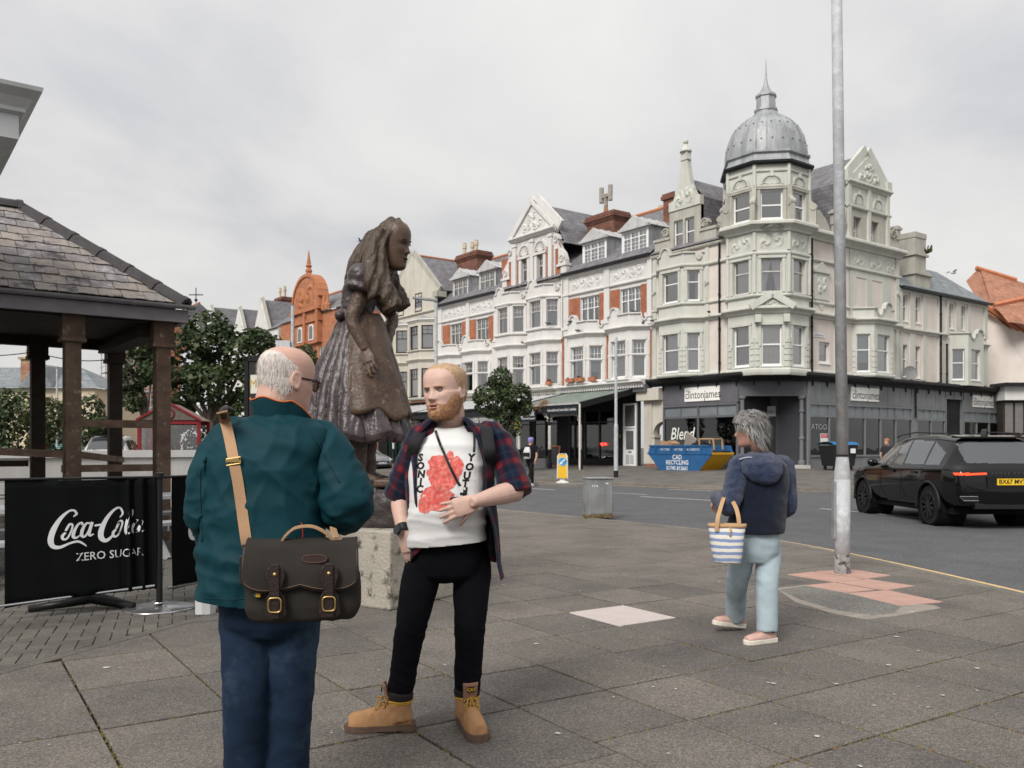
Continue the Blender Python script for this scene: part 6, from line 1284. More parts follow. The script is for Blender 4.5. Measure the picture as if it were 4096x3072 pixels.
m=MB(); m.add([(-1.0,-.12,2.2),(.9,-.12,2.2),(-.05,-.12,2.72),(-1.0,1.5,2.2),(.9,1.5,2.2),(-.05,1.5,2.72)],[(0,2,5,3),(1,4,5,2)]); m.build('roof',mat('shelter_roof',(.24,.17,.15),.6,.2,3),BS); m=MB(); m.prism([(-.95,2.2),(.85,2.2),(-.05,2.7)],-.1,-.06); m.build('gable_panel',mat('shelter_gable',(.12,.10,.085),.7,.2,9),BS)
m=MB(); m.tube([(-.05+.16*math.cos(a),-.12,2.4+.16*math.sin(a)) for a in [2*PI*i/16 for i in range(16)]],.025,6,closed=True); m.bar((-1.0,-.12,2.2),(-.05,-.12,2.74),.06,.06,up=(0,1,0)); m.bar((.9,-.12,2.2),(-.05,-.12,2.74),.06,.06,up=(0,1,0)); m.build('gable_trim',M_RED,BS)
for x0,x1 in ((-.88,-.45),(-.38,.78)): m=MB(); m.quad((x0,0,.3),(x1,0,.3),(x1,0,2.05),(x0,0,2.05)); m.build('glass_panel',glassmat('dusty_glass',(.72,.73,.72),.18,.15),BS)
m=MB(); m.quad((-.4,-.02,1.15),(-.03,-.02,1.15),(-.03,-.02,1.85),(-.4,-.02,1.85)); po=m.build('poster',mat('poster_dark',(.10,.03,.05),.6,.5,6,col2=(.3,.12,.05),c2scale=14),BS); m=MB(); m.quad((-.36,-.024,1.45),(-.07,-.024,1.45),(-.07,-.024,1.65),(-.36,-.024,1.65)); m.build('poster_band',mat('poster_yellow',(.6,.42,.04),.6),po)
CO=thing('coach','turquoise coach seen from behind beyond the garden wall','coach',tuple(P(60,447,80))[:2]+(0,),R(4)); m=MB(); M_TQ=mat('turquoise_paint',(.20,.52,.44),.3,.05,2,coat=.5)
rings=[[(-1.25,y,.4),(1.25,y,.4),(1.28,y,2.2),(1.1,y,3.2),(.6,y,3.35),(-.6,y,3.35),(-1.1,y,3.2),(-1.28,y,2.2)] for y in (0,11)]; m.loft(rings); m.build('body',M_TQ,CO)
m=MB(); m.quad((-1.05,-.02,2.0),(1.05,-.02,2.0),(.95,-.02,3.05),(-.95,-.02,3.05)); m.build('rear_window',mat('coach_glass',(.03,.035,.04),.1,spec=.7),CO)
for k in range(4): m=MB(); m.box(-1.1,.6,-.04,0,1.35+.16*k,1.40+.16*k); m.build('vent_louvre',M_BLK,CO)
lettering('coach_lettering','ARNES',mat('coach_gold',(.35,.33,.12),.5),CO,(0,-.03,.95),size=.55,extrude=.004)
for x in (-1.0,1.0): m=MB(); m.cyl((x-.14,1.5,.48),(x+.14,1.5,.48),.48,n=16); m.build('wheel',M_BLK,CO)
for x in (-1.12,1.12): m=MB(); m.box(x-.1,x+.1,-.04,0,1.0,1.5); m.build('tail_light',mat('tail_red',(.35,.01,.01),.3),CO)
# == street objects
M_GALV=mat('galvanised_steel',(.42,.435,.45),.6,.12,7,.15,30,col2=(.52,.54,.56),c2scale=10,c2lo=.5,c2hi=.62,metal=.05)
M_GALVD=mat('galvanised_dull',(.30,.315,.325),.55,.15,5,.1,30,col2=(.22,.23,.24),c2scale=4,c2lo=.5,c2hi=.65,metal=.3)
LP=thing('lamp_post','tall galvanised lamp post standing on pink slabs by the kerb','lamp post',(3.575,9.47,0))
m=MB(); m.cyl((0,0,0),(0,0,1.02),.082,n=24); m.lathe([(.082,1.02),(.082,1.1),(.062,1.28)],(0,0,0),24); m.build('base_column',M_GALV,LP,smooth=True)
m=MB(); m.cyl((0,0,1.27),(-.09,0,8.6),.061,.054,n=24); m.build('shaft',M_GALV,LP,smooth=True); m=MB(); m.lathe([(.066,1.265),(.066,1.285),(.06,1.29)],(0,0,0),24); m.build('joint_ring',M_BLK,LP)
m=MB(); m.box(-.105,-.08,-.035,.035,.38,1.0); m.build('service_door',M_GALVD,LP); m=MB(); m.lathe([(.0845,.01),(.0845,.20),(.083,.21)],(0,0,0),24); m.build('scuffed_foot',mat('scuffed_grey',(.30,.29,.29),.8,.3,20,.3,40,col2=(.06,.055,.055),c2scale=16,c2lo=.52,c2hi=.6),LP,smooth=True)
m=MB(); m.tube([(-.09,0,8.5),(-.1,0,8.9),(.3,.1,9.15),(1.0,.3,9.2)],.035,8); m.box(.8,1.4,.2,.42,9.14,9.24); m.build('lamp_arm',M_GALV,LP)
PS=thing('lighting_column','slim grey column with a black foot on the far pavement in front of the cafe','column',tuple(P(616,447,35.6))[:2]+(.13,))
m=MB(); m.cyl((0,0,.25),(0,0,2.0),.085,n=16); m.lathe([(.085,2.0),(.085,2.1),(.06,2.2)],(0,0,0),16); m.build('base_column',M_GALV,PS); m=MB(); m.cyl((0,0,2.15),(0,0,5.55),.06,n=16); m.lathe([(.065,5.45),(.065,5.7),(0,5.72)],(0,0,0),16); m.build('shaft',M_GALV,PS); m=MB(); m.cyl((0,0,0),(0,0,.28),.095,n=16); m.build('black_foot',M_BLK,PS)
def lampcol(x,d,ytop,label,head=True,r=.07):
    p=P(x,ytop,d); t=thing('street_light',label,'street light',(p.x,d,0)); m=MB(); m.cyl((0,0,0),(0,0,1.2),r*1.4,n=12); m.cyl((0,0,1.2),(0,0,p.z),r,n=12); m.build('column',M_GALV,t)
    if head: h=MB(); h.bar((.05,0,p.z-.02),(-1.0,-.1,p.z+.08),.26,.08); h.build('lamp_head',M_GALVD,t)
    return t,p
lampcol(436,38,300,'grey street light in front of the cream house beside the man in the checked shirt'); lampcol(116.5,30,388,'thin grey pole in front of the scaffolding',False,.06)
t,p=lampcol(292.6,40,306,'grey pole with a boxed fitting left of the statue',False,.075); h=MB(); h.box(-.75,-.08,-.2,.2,p.z-2.7,p.z-1.6); h.build('control_box',mat('box_grey',(.5,.51,.52),.5),t)
lampcol(57,70,367,'far grey street light in front of the buff house'); lampcol(462,48,363,'short grey pole end in front of the white terrace',False,.07)
CB=thing('street_cabinet','scratched grey metal cabinet at the kerb','cabinet',(1.52,16.9,0),math.atan2(.25,.97)); m=MB(); m.box(-.02,.46,0,.42,.04,.755); m.build('body',mat('cabinet_metal',(.30,.31,.315),.6,.2,6,.1,30,col2=(.17,.175,.18),c2scale=3,c2lo=.45,c2hi=.65,metal=.3,streak=.3),CB,bevel=.012)
m=MB(); m.box(0.0,.44,-.012,0,.08,.70); m.build('door',MATS['cabinet_metal'],CB); m=MB(); m.box(-.035,.475,-.02,.44,.75,.775); m.build('lid',M_GALVD,CB,bevel=.008); m=MB(); m.box(-.03,.47,-.01,.43,0,.045); m.build('plinth',mat('rusty_plinth',(.16,.10,.07),.9,.3,12),CB)
m=MB(); m.box(.30,.36,-.014,-.011,.655,.675); m.box(.03,.045,-.014,-.011,.60,.635); m.box(.075,.09,-.014,-.011,.60,.635); m.box(.12,.14,-.014,-.011,.595,.63); q=m.build('sticker_scraps',M_UPVC,CB); q['kind']='stuff'
wd=MB(); rr=random.Random(2)
for k in range(90): x=rr.uniform(-.15,.6); y=rr.uniform(-.06,.02) if x<.47 else rr.uniform(0,.4); wd.bar((x,y,0),(x+rr.gauss(0,.03),y+rr.gauss(0,.03),rr.uniform(.02,.09)),.012,.004)
for k in range(14): wd.bar((.50,.25,0),(.50+rr.gauss(.03,.04),.25+rr.gauss(0,.04),rr.uniform(.12,.3)),.012,.005)
wo=wd.build('kerb_weeds',mat('dry_weed',(.22,.17,.07),.9,.3,20)); tag(wo,'dry weeds growing round the foot of the grey cabinet','weeds',kind='stuff'); wo.location=CB.location; wo.rotation_euler=CB.rotation_euler
BO=thing('traffic_bollard','yellow keep left traffic bollard on a white foot','bollard',(1.82,31.5,.075),R(-8)); M_YB=mat('bollard_yellow',(.78,.47,.035),.4,.05,4)
m=MB(); poly=[(-.19,.18),(.19,.18),(.17,.95),(.12,1.03),(-.12,1.03),(-.17,.95)]; m.prism(poly,-.10,.10); m.build('body',M_YB,BO,bevel=.015)
m=MB(); m.prism([(-.2,.16),(-.17,.16),(-.15,.95),(-.10,1.04),(.10,1.04),(.15,.95),(.17,.16),(.2,.16),(.185,.97),(.13,1.06),(-.13,1.06),(-.185,.97)],-.11,.11); fixn(m.build('shell_edge',mat('bollard_white',(.66,.66,.64),.5),BO))
m=MB(); m.lathe([(.24,0),(.24,.03),(.20,.05),(.10,.09),(.09,.14),(.16,.18)],(0,0,0),16); m.build('foot',MATS['bollard_white'],BO); m=MB(); m.cyl((.01,-.112,.77),(.01,-.104,.77),.15,n=24); m.build('blue_disc',mat('sign_blue',(.06,.28,.52),.4),BO)
m=MB(); m.cyl((.01,-.110,.77),(.01,-.1035,.77),.165,n=24); m.build('disc_rim',MATS['bollard_white'],BO); m=MB(); m.bar((.09,-.115,.86),(-.04,-.115,.72),.004,.04,up=(1,0,-1)); m.prism([(-.09,.67),(.02,.68),(-.08,.78)],-.117,-.113); m.build('arrow',M_UPVC,BO)
BN=thing('waste_bin','black four wheeled waste bin with a blue lid by the side shop front','bin',tuple(P(838,447,39.0))[:2]+(.35,),R(20)); m=MB(); m.loft([[(-.55,-.42,.18),(.55,-.42,.18),(.55,.42,.18),(-.55,.42,.18)],[(-.66,-.52,1.1),(.66,-.52,1.1),(.66,.52,1.1),(-.66,.52,1.1)]]); m.build('body',mat('bin_black',(.018,.02,.021),.5),BN,bevel=.03)
m=MB(); m.grid(lambda u,v:(-.70+1.4*u,-.56+1.12*v,1.12+.14*math.sin(v*PI)**.6),4,8); m.build('lid',mat('bin_blue',(.03,.16,.36),.4),BN,smooth=True)
for x in (-.45,.45):
    for y in (-.3,.3): m=MB(); m.cyl((x-.03,y,.09),(x+.03,y,.09),.09,n=12); m.build('wheel',M_BLK,BN)
m=MB(); m.box(.25,.5,-.54,-.5,.75,.95); m.build('label',M_UPVC,BN)
SK=thing('skip','blue and yellow skip heaped with rubbish outside the corner shop','skip',(8.2,40.3,.24),R(-46)); M_SKB=mat('skip_blue',(.025,.10,.24),.5,.12,3,.1,30,col2=(.12,.05,.04),c2scale=9,c2lo=.64,c2hi=.7); M_SKY=mat('skip_yellow',(.62,.33,.02),.5,.1,3,.1,30)
W2=.85; prof=[(-1.0,0),(1.0,0),(1.75,.82),(1.62,1.2),(-1.62,1.2),(-1.75,.82)]
for sy,nm in ((-1,'side_plate'),(1,'side_plate')): m=MB(); m.prism(prof,sy*W2-.02,sy*W2+.02); fixn(m.build(nm,M_SKB,SK))
m=MB(); m.quad((1.0,-W2,0),(1.0,W2,0),(1.75,W2,.82),(1.75,-W2,.82)); m.bar((1.74,-W2,.84),(1.74,W2,.84),.08,.1);
for k in range(4): m.bar((1.12,-.5+.33*k,.06),(1.12,-.5+.33*k,.18),.06,.05,up=(0,1,0))
m.bar((1.1,-.55,.07),(1.1,.55,.07),.05,.05); m.build('end_plate',M_SKY,SK); m=MB(); m.quad((-1.0,-W2,0),(-1.0,W2,0),(-1.75,W2,.82),(-1.75,-W2,.82)); m.build('end_plate',M_SKY,SK)
m=MB(); m.box(-1.66,1.62,-W2-.06,-W2+.02,1.15,1.22); m.box(-1.78,1.76,-W2-.05,-W2-.02,.80,.86);
for x in (-1.3,-.45,.4,1.2): m.bar((x,-W2-.045,.86),(x*1.0,-W2-.045,1.15),.06,.05,up=(0,1,0))
m.build('rim',M_SKB,SK); m=MB(); m.quad((-1.6,-W2,.9),(1.6,-W2,.9),(1.6,W2,.95),(-1.6,W2,.95)); m.build('fill',mat('rubble',(.05,.045,.04),.9,.4,6),SK)
M_ST=mat('stencil_white',(.62,.64,.66),.7,.1,8)
for tx,z,sz in (('CAD',.66,.30),('RECYCLING',.42,.28),('01745 812661',.16,.25)): lettering('stencil_lettering',tx,M_ST,SK,(-.1,-W2-.025,z),size=sz,sx=.82,extrude=.002,bold=.006)
for tx,x in (('NO TYRES',-.75),('NO FIRES',.0),('NO ASBESTOS',.75)): lettering('stencil_lettering',tx,M_ST,SK,(x,-W2-.05,1.01),size=.14,sx=.8,extrude=.002)
def rub(name,label,mb,mt,cat): o=mb.build(name,mt); o.location=SK.location; o.rotation_euler=SK.rotation_euler; tag(o,label,cat); return o
m=MB(); m.box(-.3,.3,-.02,.02,-.4,.4); m.xf(Matrix.Translation((.15,-.2,1.35))@Matrix.Rotation(R(35),4,'Y')@Matrix.Rotation(R(25),4,'X')); rub('board','pale grey board leaning in the skip',m,mat('pale_board',(.42,.38,.33),.8),'board')
for k,(x,r_) in enumerate(((-1.1,20),(-.7,-30))): m=MB(); m.box(-.25,.25,-.2,.2,-.12,.12); m.xf(Matrix.Translation((x,-.3,1.25))@Matrix.Rotation(R(r_),4,'Z')@Matrix.Rotation(R(15),4,'Y')); rub('cardboard_box',['crumpled cardboard box at the left end of the skip','brown cardboard box next to the leaning board in the skip'][k],m,mat('cardboard',(.36,.22,.13),.85,.15,4),'box')
m=MB(); m.sphere((.65,-.1,1.15),(.5,.4,.25),12,8); rub('bin_bag','black bags and cables piled in the middle of the skip',m,mat('bag_black',(.012,.012,.013),.35,.2,6,.6,14),'bag')
m=MB()
for a,b in (((.85,-.5,1.02),(.85,-.5,1.5)),((1.55,-.4,1.02),(1.5,-.4,1.5)),((.85,-.5,1.5),(1.5,-.4,1.5)),((.85,.3,1.05),(.85,.3,1.5)),((.85,.3,1.5),(1.5,.3,1.5)),((.85,-.5,1.5),(.85,.3,1.5)),((1.5,-.4,1.5),(1.5,.3,1.5)),((1.55,.3,1.02),(1.5,.3,1.5)),((.8,-.6,1.06),(1.6,-.6,1.0))): m.bar(a,b,.05,.05)
rub('wooden_crate_frame','light wooden crate frame at the right end of the skip',m,mat('raw_wood',(.46,.30,.17),.8,.15,6),'crate')
def Lg(s,b_): q=Lw(s,b_); return (CORN.x+q[0],CORN.y+q[1])
x,y=Lg(11.6,-2.9); AB=thing('menu_board','black chalk menu board with an orange frame under the cafe canopy','sign',(x,y,.25),ROT_L+R(10));
for k in (-1,1): m=MB(); m.bar((0,k*.22,0),(0,k*.02,1.15),.62,.03,up=(0,1,0)); m.build('chalk_panel',mat('chalkboard',(.03,.033,.033),.7,.2,6),AB)
m=MB()
for sx_ in (-.31,.31): m.bar((sx_,-.24,0),(sx_,-.04,1.17),.05,.05,up=(0,1,0))
m.bar((-.31,-.05,1.16),(.31,-.05,1.16),.05,.05); m.bar((-.31,-.22,.12),(.31,-.22,.12),.05,.05); m.build('frame',mat('orange_wood',(.32,.11,.05),.6),AB)
for i,(s,b_) in enumerate(((12.5,-3.3),(14.0,-3.5))):
    x,y=Lg(s,b_); t=thing('planter','%s trough planter of small flowers by the cafe posts'%('grey' if i==0 else 'darker grey left hand'),'planter',(x,y,.22),ROT_L); m=MB(); m.box(-.7,.7,-.18,.18,0,.55); m.build('trough',M_GREYP,t); foliage('flowers',t,[(-.4,0,.6,.3,.15,.12),(.3,0,.62,.35,.15,.14)],260,.09,M_LEAF,30+i)
x,y=Lg(13.1,-4.35); YS=thing('parking_sign','small yellow parking sign on a grey pole by the cafe','sign',(x,y,.15)); m=MB(); m.cyl((0,0,0),(0,0,2.6),.04,n=8); m.build('pole',M_GALV,YS); m=MB(); m.box(-.14,.14,-.06,-.045,2.1,2.55); po=m.build('plate',mat('sign_yellow',(.75,.42,.02),.5),YS);
for k,tx in enumerate(('Disabled','badge','holders')): lettering('sign_lettering',tx,M_INK,po,(0,-.064,2.4-.1*k),size=.075,extrude=.0005)
for i,(s,b_) in enumerate(((12.75,-.95),(11.98,-.95),(11.35,-.62),(15.2,-.6))):
    t=thing('window_box','%s terracotta window box of red and dark flowers on a white bay sill'%('left','middle','right hand','small brown')[i],'window box',(*Lg(s,b_),4.96),ROT_L,None); m=MB(); m.loft([[(-.3,-.08,0),(.3,-.08,0),(.3,.08,0),(-.3,.08,0)],[(-.34,-.1,.2),(.34,-.1,.2),(.34,.1,.2),(-.34,.1,.2)]]); m.build('trough',M_TERR,t); foliage('flowers',t,[(0,0,.28,.3,.1,.12)],160,.07,leafmat('flower_mix',(.02,.03,.02),(.5,.05,.06)),40+i)
RH=thing('red_roofed_house','white house with stepped red clay tile roofs at the right edge','building',(0,0,0)); q=lambda x,y,d:tuple(P(x,y,d)); D=54
m=MB(); m.add([q(984,303,D),q(1100,390,D-4),q(1100,480,D-4),q(950,480,D)],[(0,1,2,3)]); m.build('gable_wall',M_PINKW,RH)
def tiles(nm,pts,mt=M_CLAYT):
    mm=MB(); mm.add(pts,[tuple(range(len(pts)))]); return mm.build(nm,mt,RH)
tiles('roof',[q(966,281,58),q(977,270,60),q(1060,300,60),q(1100,345,54),q(1005,345,53.5)]); tiles('roof',[q(975,303,53.6),q(984,295,54.5),q(1100,380,52),q(1100,395,51.5)]); tiles('roof',[q(994,305,53),q(1024,299,53),q(1090,290,53),q(1090,332,51.5),q(1008,322,51.5)])
tiles('roof',[q(980,268,60),q(1024,283,60),q(1060,300,60),q(1040,330,57),q(990,300,57)])
m=MB(); m.tube([q(976,268,59.9),q(1016,280,59.9)],.16,6); m.tube([q(994,305,52.9),q(1030,297,52.9)],.16,6); m.tube([q(983,303,53.5),q(1100,390,51.4)],.17,6); m.build('ridge_tiles',mat('bright_clay',(.50,.19,.10),.8,.12,4),RH)
m=MB(); m.box(P(1005,0,50).x,P(1080,0,50).x,50,51,P(0,400,50).z,P(0,386,50).z); m.build('shop_fascia',M_WHITE,RH); m=MB(); m.box(P(1001,0,50).x,P(1080,0,50).x,49.6,51.2,P(0,386,50).z,P(0,383,50).z); m.build('flat_roof_edge',M_BLK,RH); m=MB(); m.box(P(1003,0,50.4).x,P(1080,0,50).x,50.4,51,0,P(0,400,50).z); so2=m.build('shop_front',mat('brown_shop',(.05,.042,.038),.5),RH)
for x0,x1 in ((1005,1013),(1015,1023),(1026,1040)): m=MB(); m.quad(q(x0,433,50.3),q(x1,433,50.3),q(x1,403,50.3),q(x0,403,50.3)); m.build('pane',mat('brown_glass',(.16,.15,.14),.1,spec=.6),so2)
def bird(name,label,loc,rz,wing,sc_,m,group=None):
    t=MB(); t.sphere((0,0,0),(.16*sc_,.06*sc_,.06*sc_),8,6); t.sphere((.16*sc_,0,.04*sc_),.04*sc_,6,5); t.add([(-.14*sc_,-.02,0),(-.14*sc_,.02,0),(-.3*sc_,.05*sc_,0),(-.3*sc_,-.05*sc_,0)],[(0,1,2,3)])
    if wing:
        for s in (-1,1): t.add([(.08*sc_,0,.03*sc_),(-.06*sc_,0,.03*sc_),(-.05*sc_,s*.25*sc_,.14*sc_*wing),(.08*sc_,s*.25*sc_,.14*sc_*wing),(-.08*sc_,s*.55*sc_,.05*sc_*wing)],[(0,1,2,3),(3,2,4)])
    o=t.build(name,m); o.location=loc; o.rotation_euler=(0,0,rz); return tag(o,label,'bird',group)
M_GULL=mat('gull_grey',(.55,.55,.55),.8); M_PIG=mat('pigeon_grey',(.07,.075,.085),.7)
bird('gull','pale gull gliding in the sky above the red roofed house',tuple(P(953,273,45)),R(10),1.0,1.0,M_GULL); bird('pigeon','dark bird flying in the sky left of the statue head',tuple(P(360,241,30)),R(-20),1.4,.42,M_PIG)
for i,(s,b_,z,lb) in enumerate(((12.9,-.8,8.3,'pigeon perched on the left white parapet scroll'),(11.8,-.6,8.28,'pigeon on the dip of the left white parapet'),(12.2,-.85,7.72,'pigeon on the cornice below the left white parapet'),(8.2,-.5,8.3,'pigeon at the right end of the white parapet'),(7.75,-.3,7.7,'pigeon on the cornice beside the brick strip'),(7.0,-.35,7.7,'pigeon on the green building cornice next to the white terrace'),(3.4,-.3,7.7,'pigeon on the green cornice beside the drainpipe'),(17.9,-.3,7.65,'dark pigeon on the cornice between the gable bays'),(14.9,-.75,8.42,'pigeon on a window sill of the gabled bay'))):
    x,y=Lg(s,b_); bird('pigeon',lb,(x,y,z+.06),R(i*70),0,1.0,M_PIG)
# -- cars
def interp(tab,y):
    if y<=tab[0][0]: return tab[0][1]
    for (a,va),(b,vb) in zip(tab[:-1],tab[1:]):
        if y<=b: t=(y-a)/(b-a); return va+(vb-va)*t
    return tab[-1][1]
def car(name,label,loc,rz,paint,top,width,belt,roofw,bot,wb,wr,sidewin,rearwin,frontwin,lights,sub=2,glass=None,rim=None,extra=None,flat=False):
    t=thing(name,label,'car',loc,rz); ys=sorted({p[0] for p in top}|{p[0] for p in width}|{-.1,.5,1.1,1.6,2.2}); rings=[]
    for y in ys:
        T=interp(top,y);W=interp(width,y);B=min(interp(belt,y),T-.03);xr=interp(roofw,y);zb=interp(bot,y); tall=T-B>.12
        half=[(0,zb),(.72*W,zb),(.93*W,zb+.05),(.985*W,(zb+B)*.42+.04),(W,.52*(zb+B)+.06),(.985*W,B-.07),(.955*W,B)]
        if tall: half+=[(.935*W,B+.025),(.935*W+(xr-.935*W)*.55,B+(T-B)*.55),(xr,T-.075),(xr*.86,T-.02),(0,T)]
        else: k=T-B; half+=[(.92*W,B+k*.35),(.80*W,B+k*.6),(.62*W,B+k*.8),(.4*W,B+k*.95),(0,T)]
        rings.append([(x,y,z) for x,z in half]+[(-x,y,z) for x,z in half[-2:0:-1]])
    m=MB(); m.loft(rings); o=m.build('body',paint,t); fixn(o)
    ss=o.modifiers.new('s','SUBSURF'); ss.levels=ss.render_levels=sub+1; apply_mods(o)
    bm=bmesh.new(); bm.from_mesh(o.data); groups={}
    for f in bm.faces:
        c=f.calc_center_median(); n=f.normal; g=None
        for ya in (0,wb):
            if math.hypot(c.y-ya,c.z-wr)<wr*1.13 and abs(c.x)>.45: g='cut'
        if g is None:
            if abs(n.x)>.45:
                for k,(y0,y1,z0,fz0,fz1) in enumerate(sidewin):
                    zt=fz0+(fz1-fz0)*(c.y-y0)/(y1-y0)
                    if y0<c.y<y1 and z0<c.z<zt and n.z<.75: g='side_window'
            if c.y<rearwin[0] and rearwin[1]<c.z<rearwin[2] and abs(c.x)<rearwin[3] and n.y<-.2: g='rear_window'
            if frontwin[0]<c.y<frontwin[1] and frontwin[2]<c.z<frontwin[3] and abs(c.x)<frontwin[4] and n.y>.15: g='windscreen'
            for (y0,y1,z0,z1,x0,x1) in lights:
                if y0<c.y<y1 and z0<c.z<z1 and x0<abs(c.x)<x1: g='lights'
        if g: groups.setdefault(g,[]).append(f)
    gm=glass or mat('car_glass',(.045,.05,.055),.04,0,spec=.7,coat=1)
    for g,fs in groups.items():
        if g=='cut': continue
        b2=bmesh.new(); vm={}
        for f in fs:
            vs=[]
            for v in f.verts:
                if v.index not in vm: vm[v.index]=b2.verts.new(v.co+v.normal*.003)
                vs.append(vm[v.index])
            b2.faces.new(vs).smooth=True
        me=bpy.data.meshes.new(g); b2.to_mesh(me); b2.free()
        mm=gm if 'w' in g and g!='lights' else mat('lit_tail_lamp',(1,.07,.02),.4,0,emit=.6)
        me.materials.append(mm); q=bpy.data.objects.new('tail_light' if g=='lights' else g,me); COL.objects.link(q); q.parent=t
    bmesh.ops.delete(bm,geom=[f for g,fs in groups.items() for f in fs if g=='cut'],context='FACES'); bm.to_mesh(o.data); bm.free(); o.data.polygons.foreach_set('use_smooth',[True]*len(o.data.polygons))
    M_TY=mat('tyre',(.014,.014,.015),.8,.2,9); M_RIM=rim or mat('black_rim',(.035,.035,.04),.3,.1,5,metal=.6)
    for ya in (0,wb):
        for sx in (-1,1):
            W=interp(width,ya); xo=sx*(W-.03); w=MB(); tw=.24
            w.lathe([(wr*.66,-tw/2),(wr*.93,-tw/2),(wr,-tw*.36),(wr,tw*.36),(wr*.93,tw/2),(wr*.66,tw/2)],(0,0,0),36); w.xf(Matrix.Translation((xo-sx*tw/2,ya,wr))@Matrix.Rotation(R(90),4,'Y')); wo=w.build('wheel',M_TY,t,smooth=False)
            r=MB(); r.lathe([(wr*.68,-.02),(wr*.66,.02),(wr*.60,.03)],(0,0,0),32)
            for k in range(10):
                a=2*PI*k/10
                for da in (-.10,.10): r.bar((.05*math.cos(a),.05*math.sin(a),.015),(wr*.64*math.cos(a+da),wr*.64*math.sin(a+da),.03),.022,.03)
            r.cyl((0,0,-.02),(0,0,.035),.07,n=16); r.cyl((0,0,-.10),(0,0,-.08),wr*.66,n=24); r.xf(Matrix.Translation((xo-sx*.015,ya,wr))@Matrix.Rotation(R(90)*sx,4,'Y')); r.build('rim',M_RIM,wo)
            a_=MB(); n=20
            pts=[(sx*(interp(width,ya)*.985),ya+wr*1.15*math.cos(PI*i/n*1.12-.06*PI),wr+wr*1.15*math.sin(PI*i/n*1.12-.06*PI)) for i in range(n+1)]; a_.tube(pts,.028,6); a_.build('arch_trim',M_BLK,t,smooth=True)
            a_=MB(); a_.lathe([(wr*1.14,0),(wr*1.14,.5),(.02,.5)],(0,0,0),24); a_.xf(Matrix.Translation((sx*(W-.02),ya,wr))@Matrix.Rotation(R(90)*-sx,4,'Y')); a_.build('wheel_well',mat('well_black',(.006,.006,.006),.9),t)
    us=MB(); us.box(-.8,.8,-.6,wb+.5,.24,.42); us.build('underbody',MATS['well_black'],t)
    return t,o
M_BLKCAR=mat('black_car_paint',(.0025,.0025,.0032),.06,0,spec=.45)
SUV,sb_=car('black_suv','glossy black car driving away along the road at the right','' or (8.45,15.80,ROAD_Z),R(0.6),M_BLKCAR,
 [(-.99,.70),(-.97,.95),(-.93,1.04),(-.84,1.12),(-.66,1.32),(-.48,1.55),(-.30,1.60),(.3,1.645),(.9,1.66),(1.5,1.635),(1.9,1.56),(2.25,1.38),(2.62,1.14),(2.9,1.08),(3.4,1.01),(3.65,.92),(3.80,.72),(3.84,.58)],
 [(-.99,.84),(-.9,.91),(-.5,.955),(.2,.965),(1.5,.96),(2.8,.955),(3.4,.92),(3.7,.82),(3.84,.68)],[(-.99,.99),(-.5,1.075),(.5,1.05),(2.0,1.01),(3.0,.99),(3.8,.8)],[(-.99,.6),(-.5,.62),(.3,.66),(1.2,.68),(2.0,.66),(2.7,.72)],
 [(-.99,.40),(-.7,.34),(-.4,.30),(3.2,.28),(3.84,.34)],2.87,.365,[(-.33,.18,1.09,1.30,1.50),(.24,1.02,1.09,1.515,1.54),(1.10,2.25,1.075,1.54,1.30)],(-.40,1.13,1.50,.66),(1.75,2.75,1.10,1.60,.74),[(-1.02,-.45,.93,.968,.42,.90)],sub=2)
def boxp(nm,par,a,mt,bev=0): m=MB(); m.box(*a); return m.build(nm,mt,par,bevel=bev)
sp=MB(); sp.loft([[(x*.66,-.50-.05*(1-x*x),1.565),(x*.66,-.50-.05*(1-x*x),1.595),(x*.66,-.28,1.615),(x*.66,-.28,1.57)] for x in (-1,-.5,0,.5,1)]); sp.build('spoiler',M_BLKCAR,SUV)
boxp('plate_recess',SUV,(-.42,.42,-1.00,-.965,.70,.905),M_BLKM); pl=boxp('number_plate',SUV,(-.26,.26,-1.012,-1.0,.765,.875),mat('plate_yellow',(.80,.52,.03),.4)); lettering('plate_lettering','BX67 MVT',M_INK,pl,(0,-1.014,.82),size=.105,sx=.98,extrude=.001,bold=.002)
for sx in (-1,1):
    m=MB(); x0=sx*.72; m.add([(x0-sx*.15,-1.0,.50),(x0+sx*.10,-.985,.50),(x0+sx*.16,-.975,.57),(x0-sx*.13,-1.0,.57)],[(0,1,2,3)]); m.build('exhaust_hole',M_BLK,SUV); m=MB(); q=[(x0-sx*.15,-1.005,.50),(x0+sx*.10,-.99,.50),(x0+sx*.16,-.98,.57),(x0-sx*.13,-1.005,.57)]; m.tube(q,.007,6,closed=True); m.build('exhaust_trim',M_CHR,SUV)
    m=MB(); m.tube([(sx*.655,-.2,1.615),(sx*.665,-.1,1.655),(sx*.69,1.0,1.69),(sx*.68,1.7,1.635),(sx*.675,1.8,1.60)],.014,6); m.build('roof_rail',M_BLKM,SUV)
    m=MB(); m.sphere((sx*1.05,2.12,1.10),(.11,.07,.085),12,8); m.bar((sx*.92,2.14,1.06),(sx*1.0,2.12,1.07),.05,.04); m.build('wing_mirror',M_BLKCAR,SUV,smooth=True)
    for y in (.42,1.35): boxp('door_handle',SUV,(sx*.968-.006,sx*.968+.006,y,y+.2,.925,.965),M_BLKM)
    m=MB();
    for y in (.20,1.05,2.0): m.bar((sx*.971,y,.42),(sx*.968,y+.02,1.0),.006,.006,up=(1,0,0))
    q=m.build('door_gaps',MATS['well_black'],SUV); q['kind']='stuff'
    m=MB(); m.tube([(sx*.94,-.72,1.02),(sx*.975,.2,1.005),(sx*.975,1.4,.99),(sx*.965,2.6,.97)],.007,5); m.build('waist_crease',M_BLKCAR,SUV)
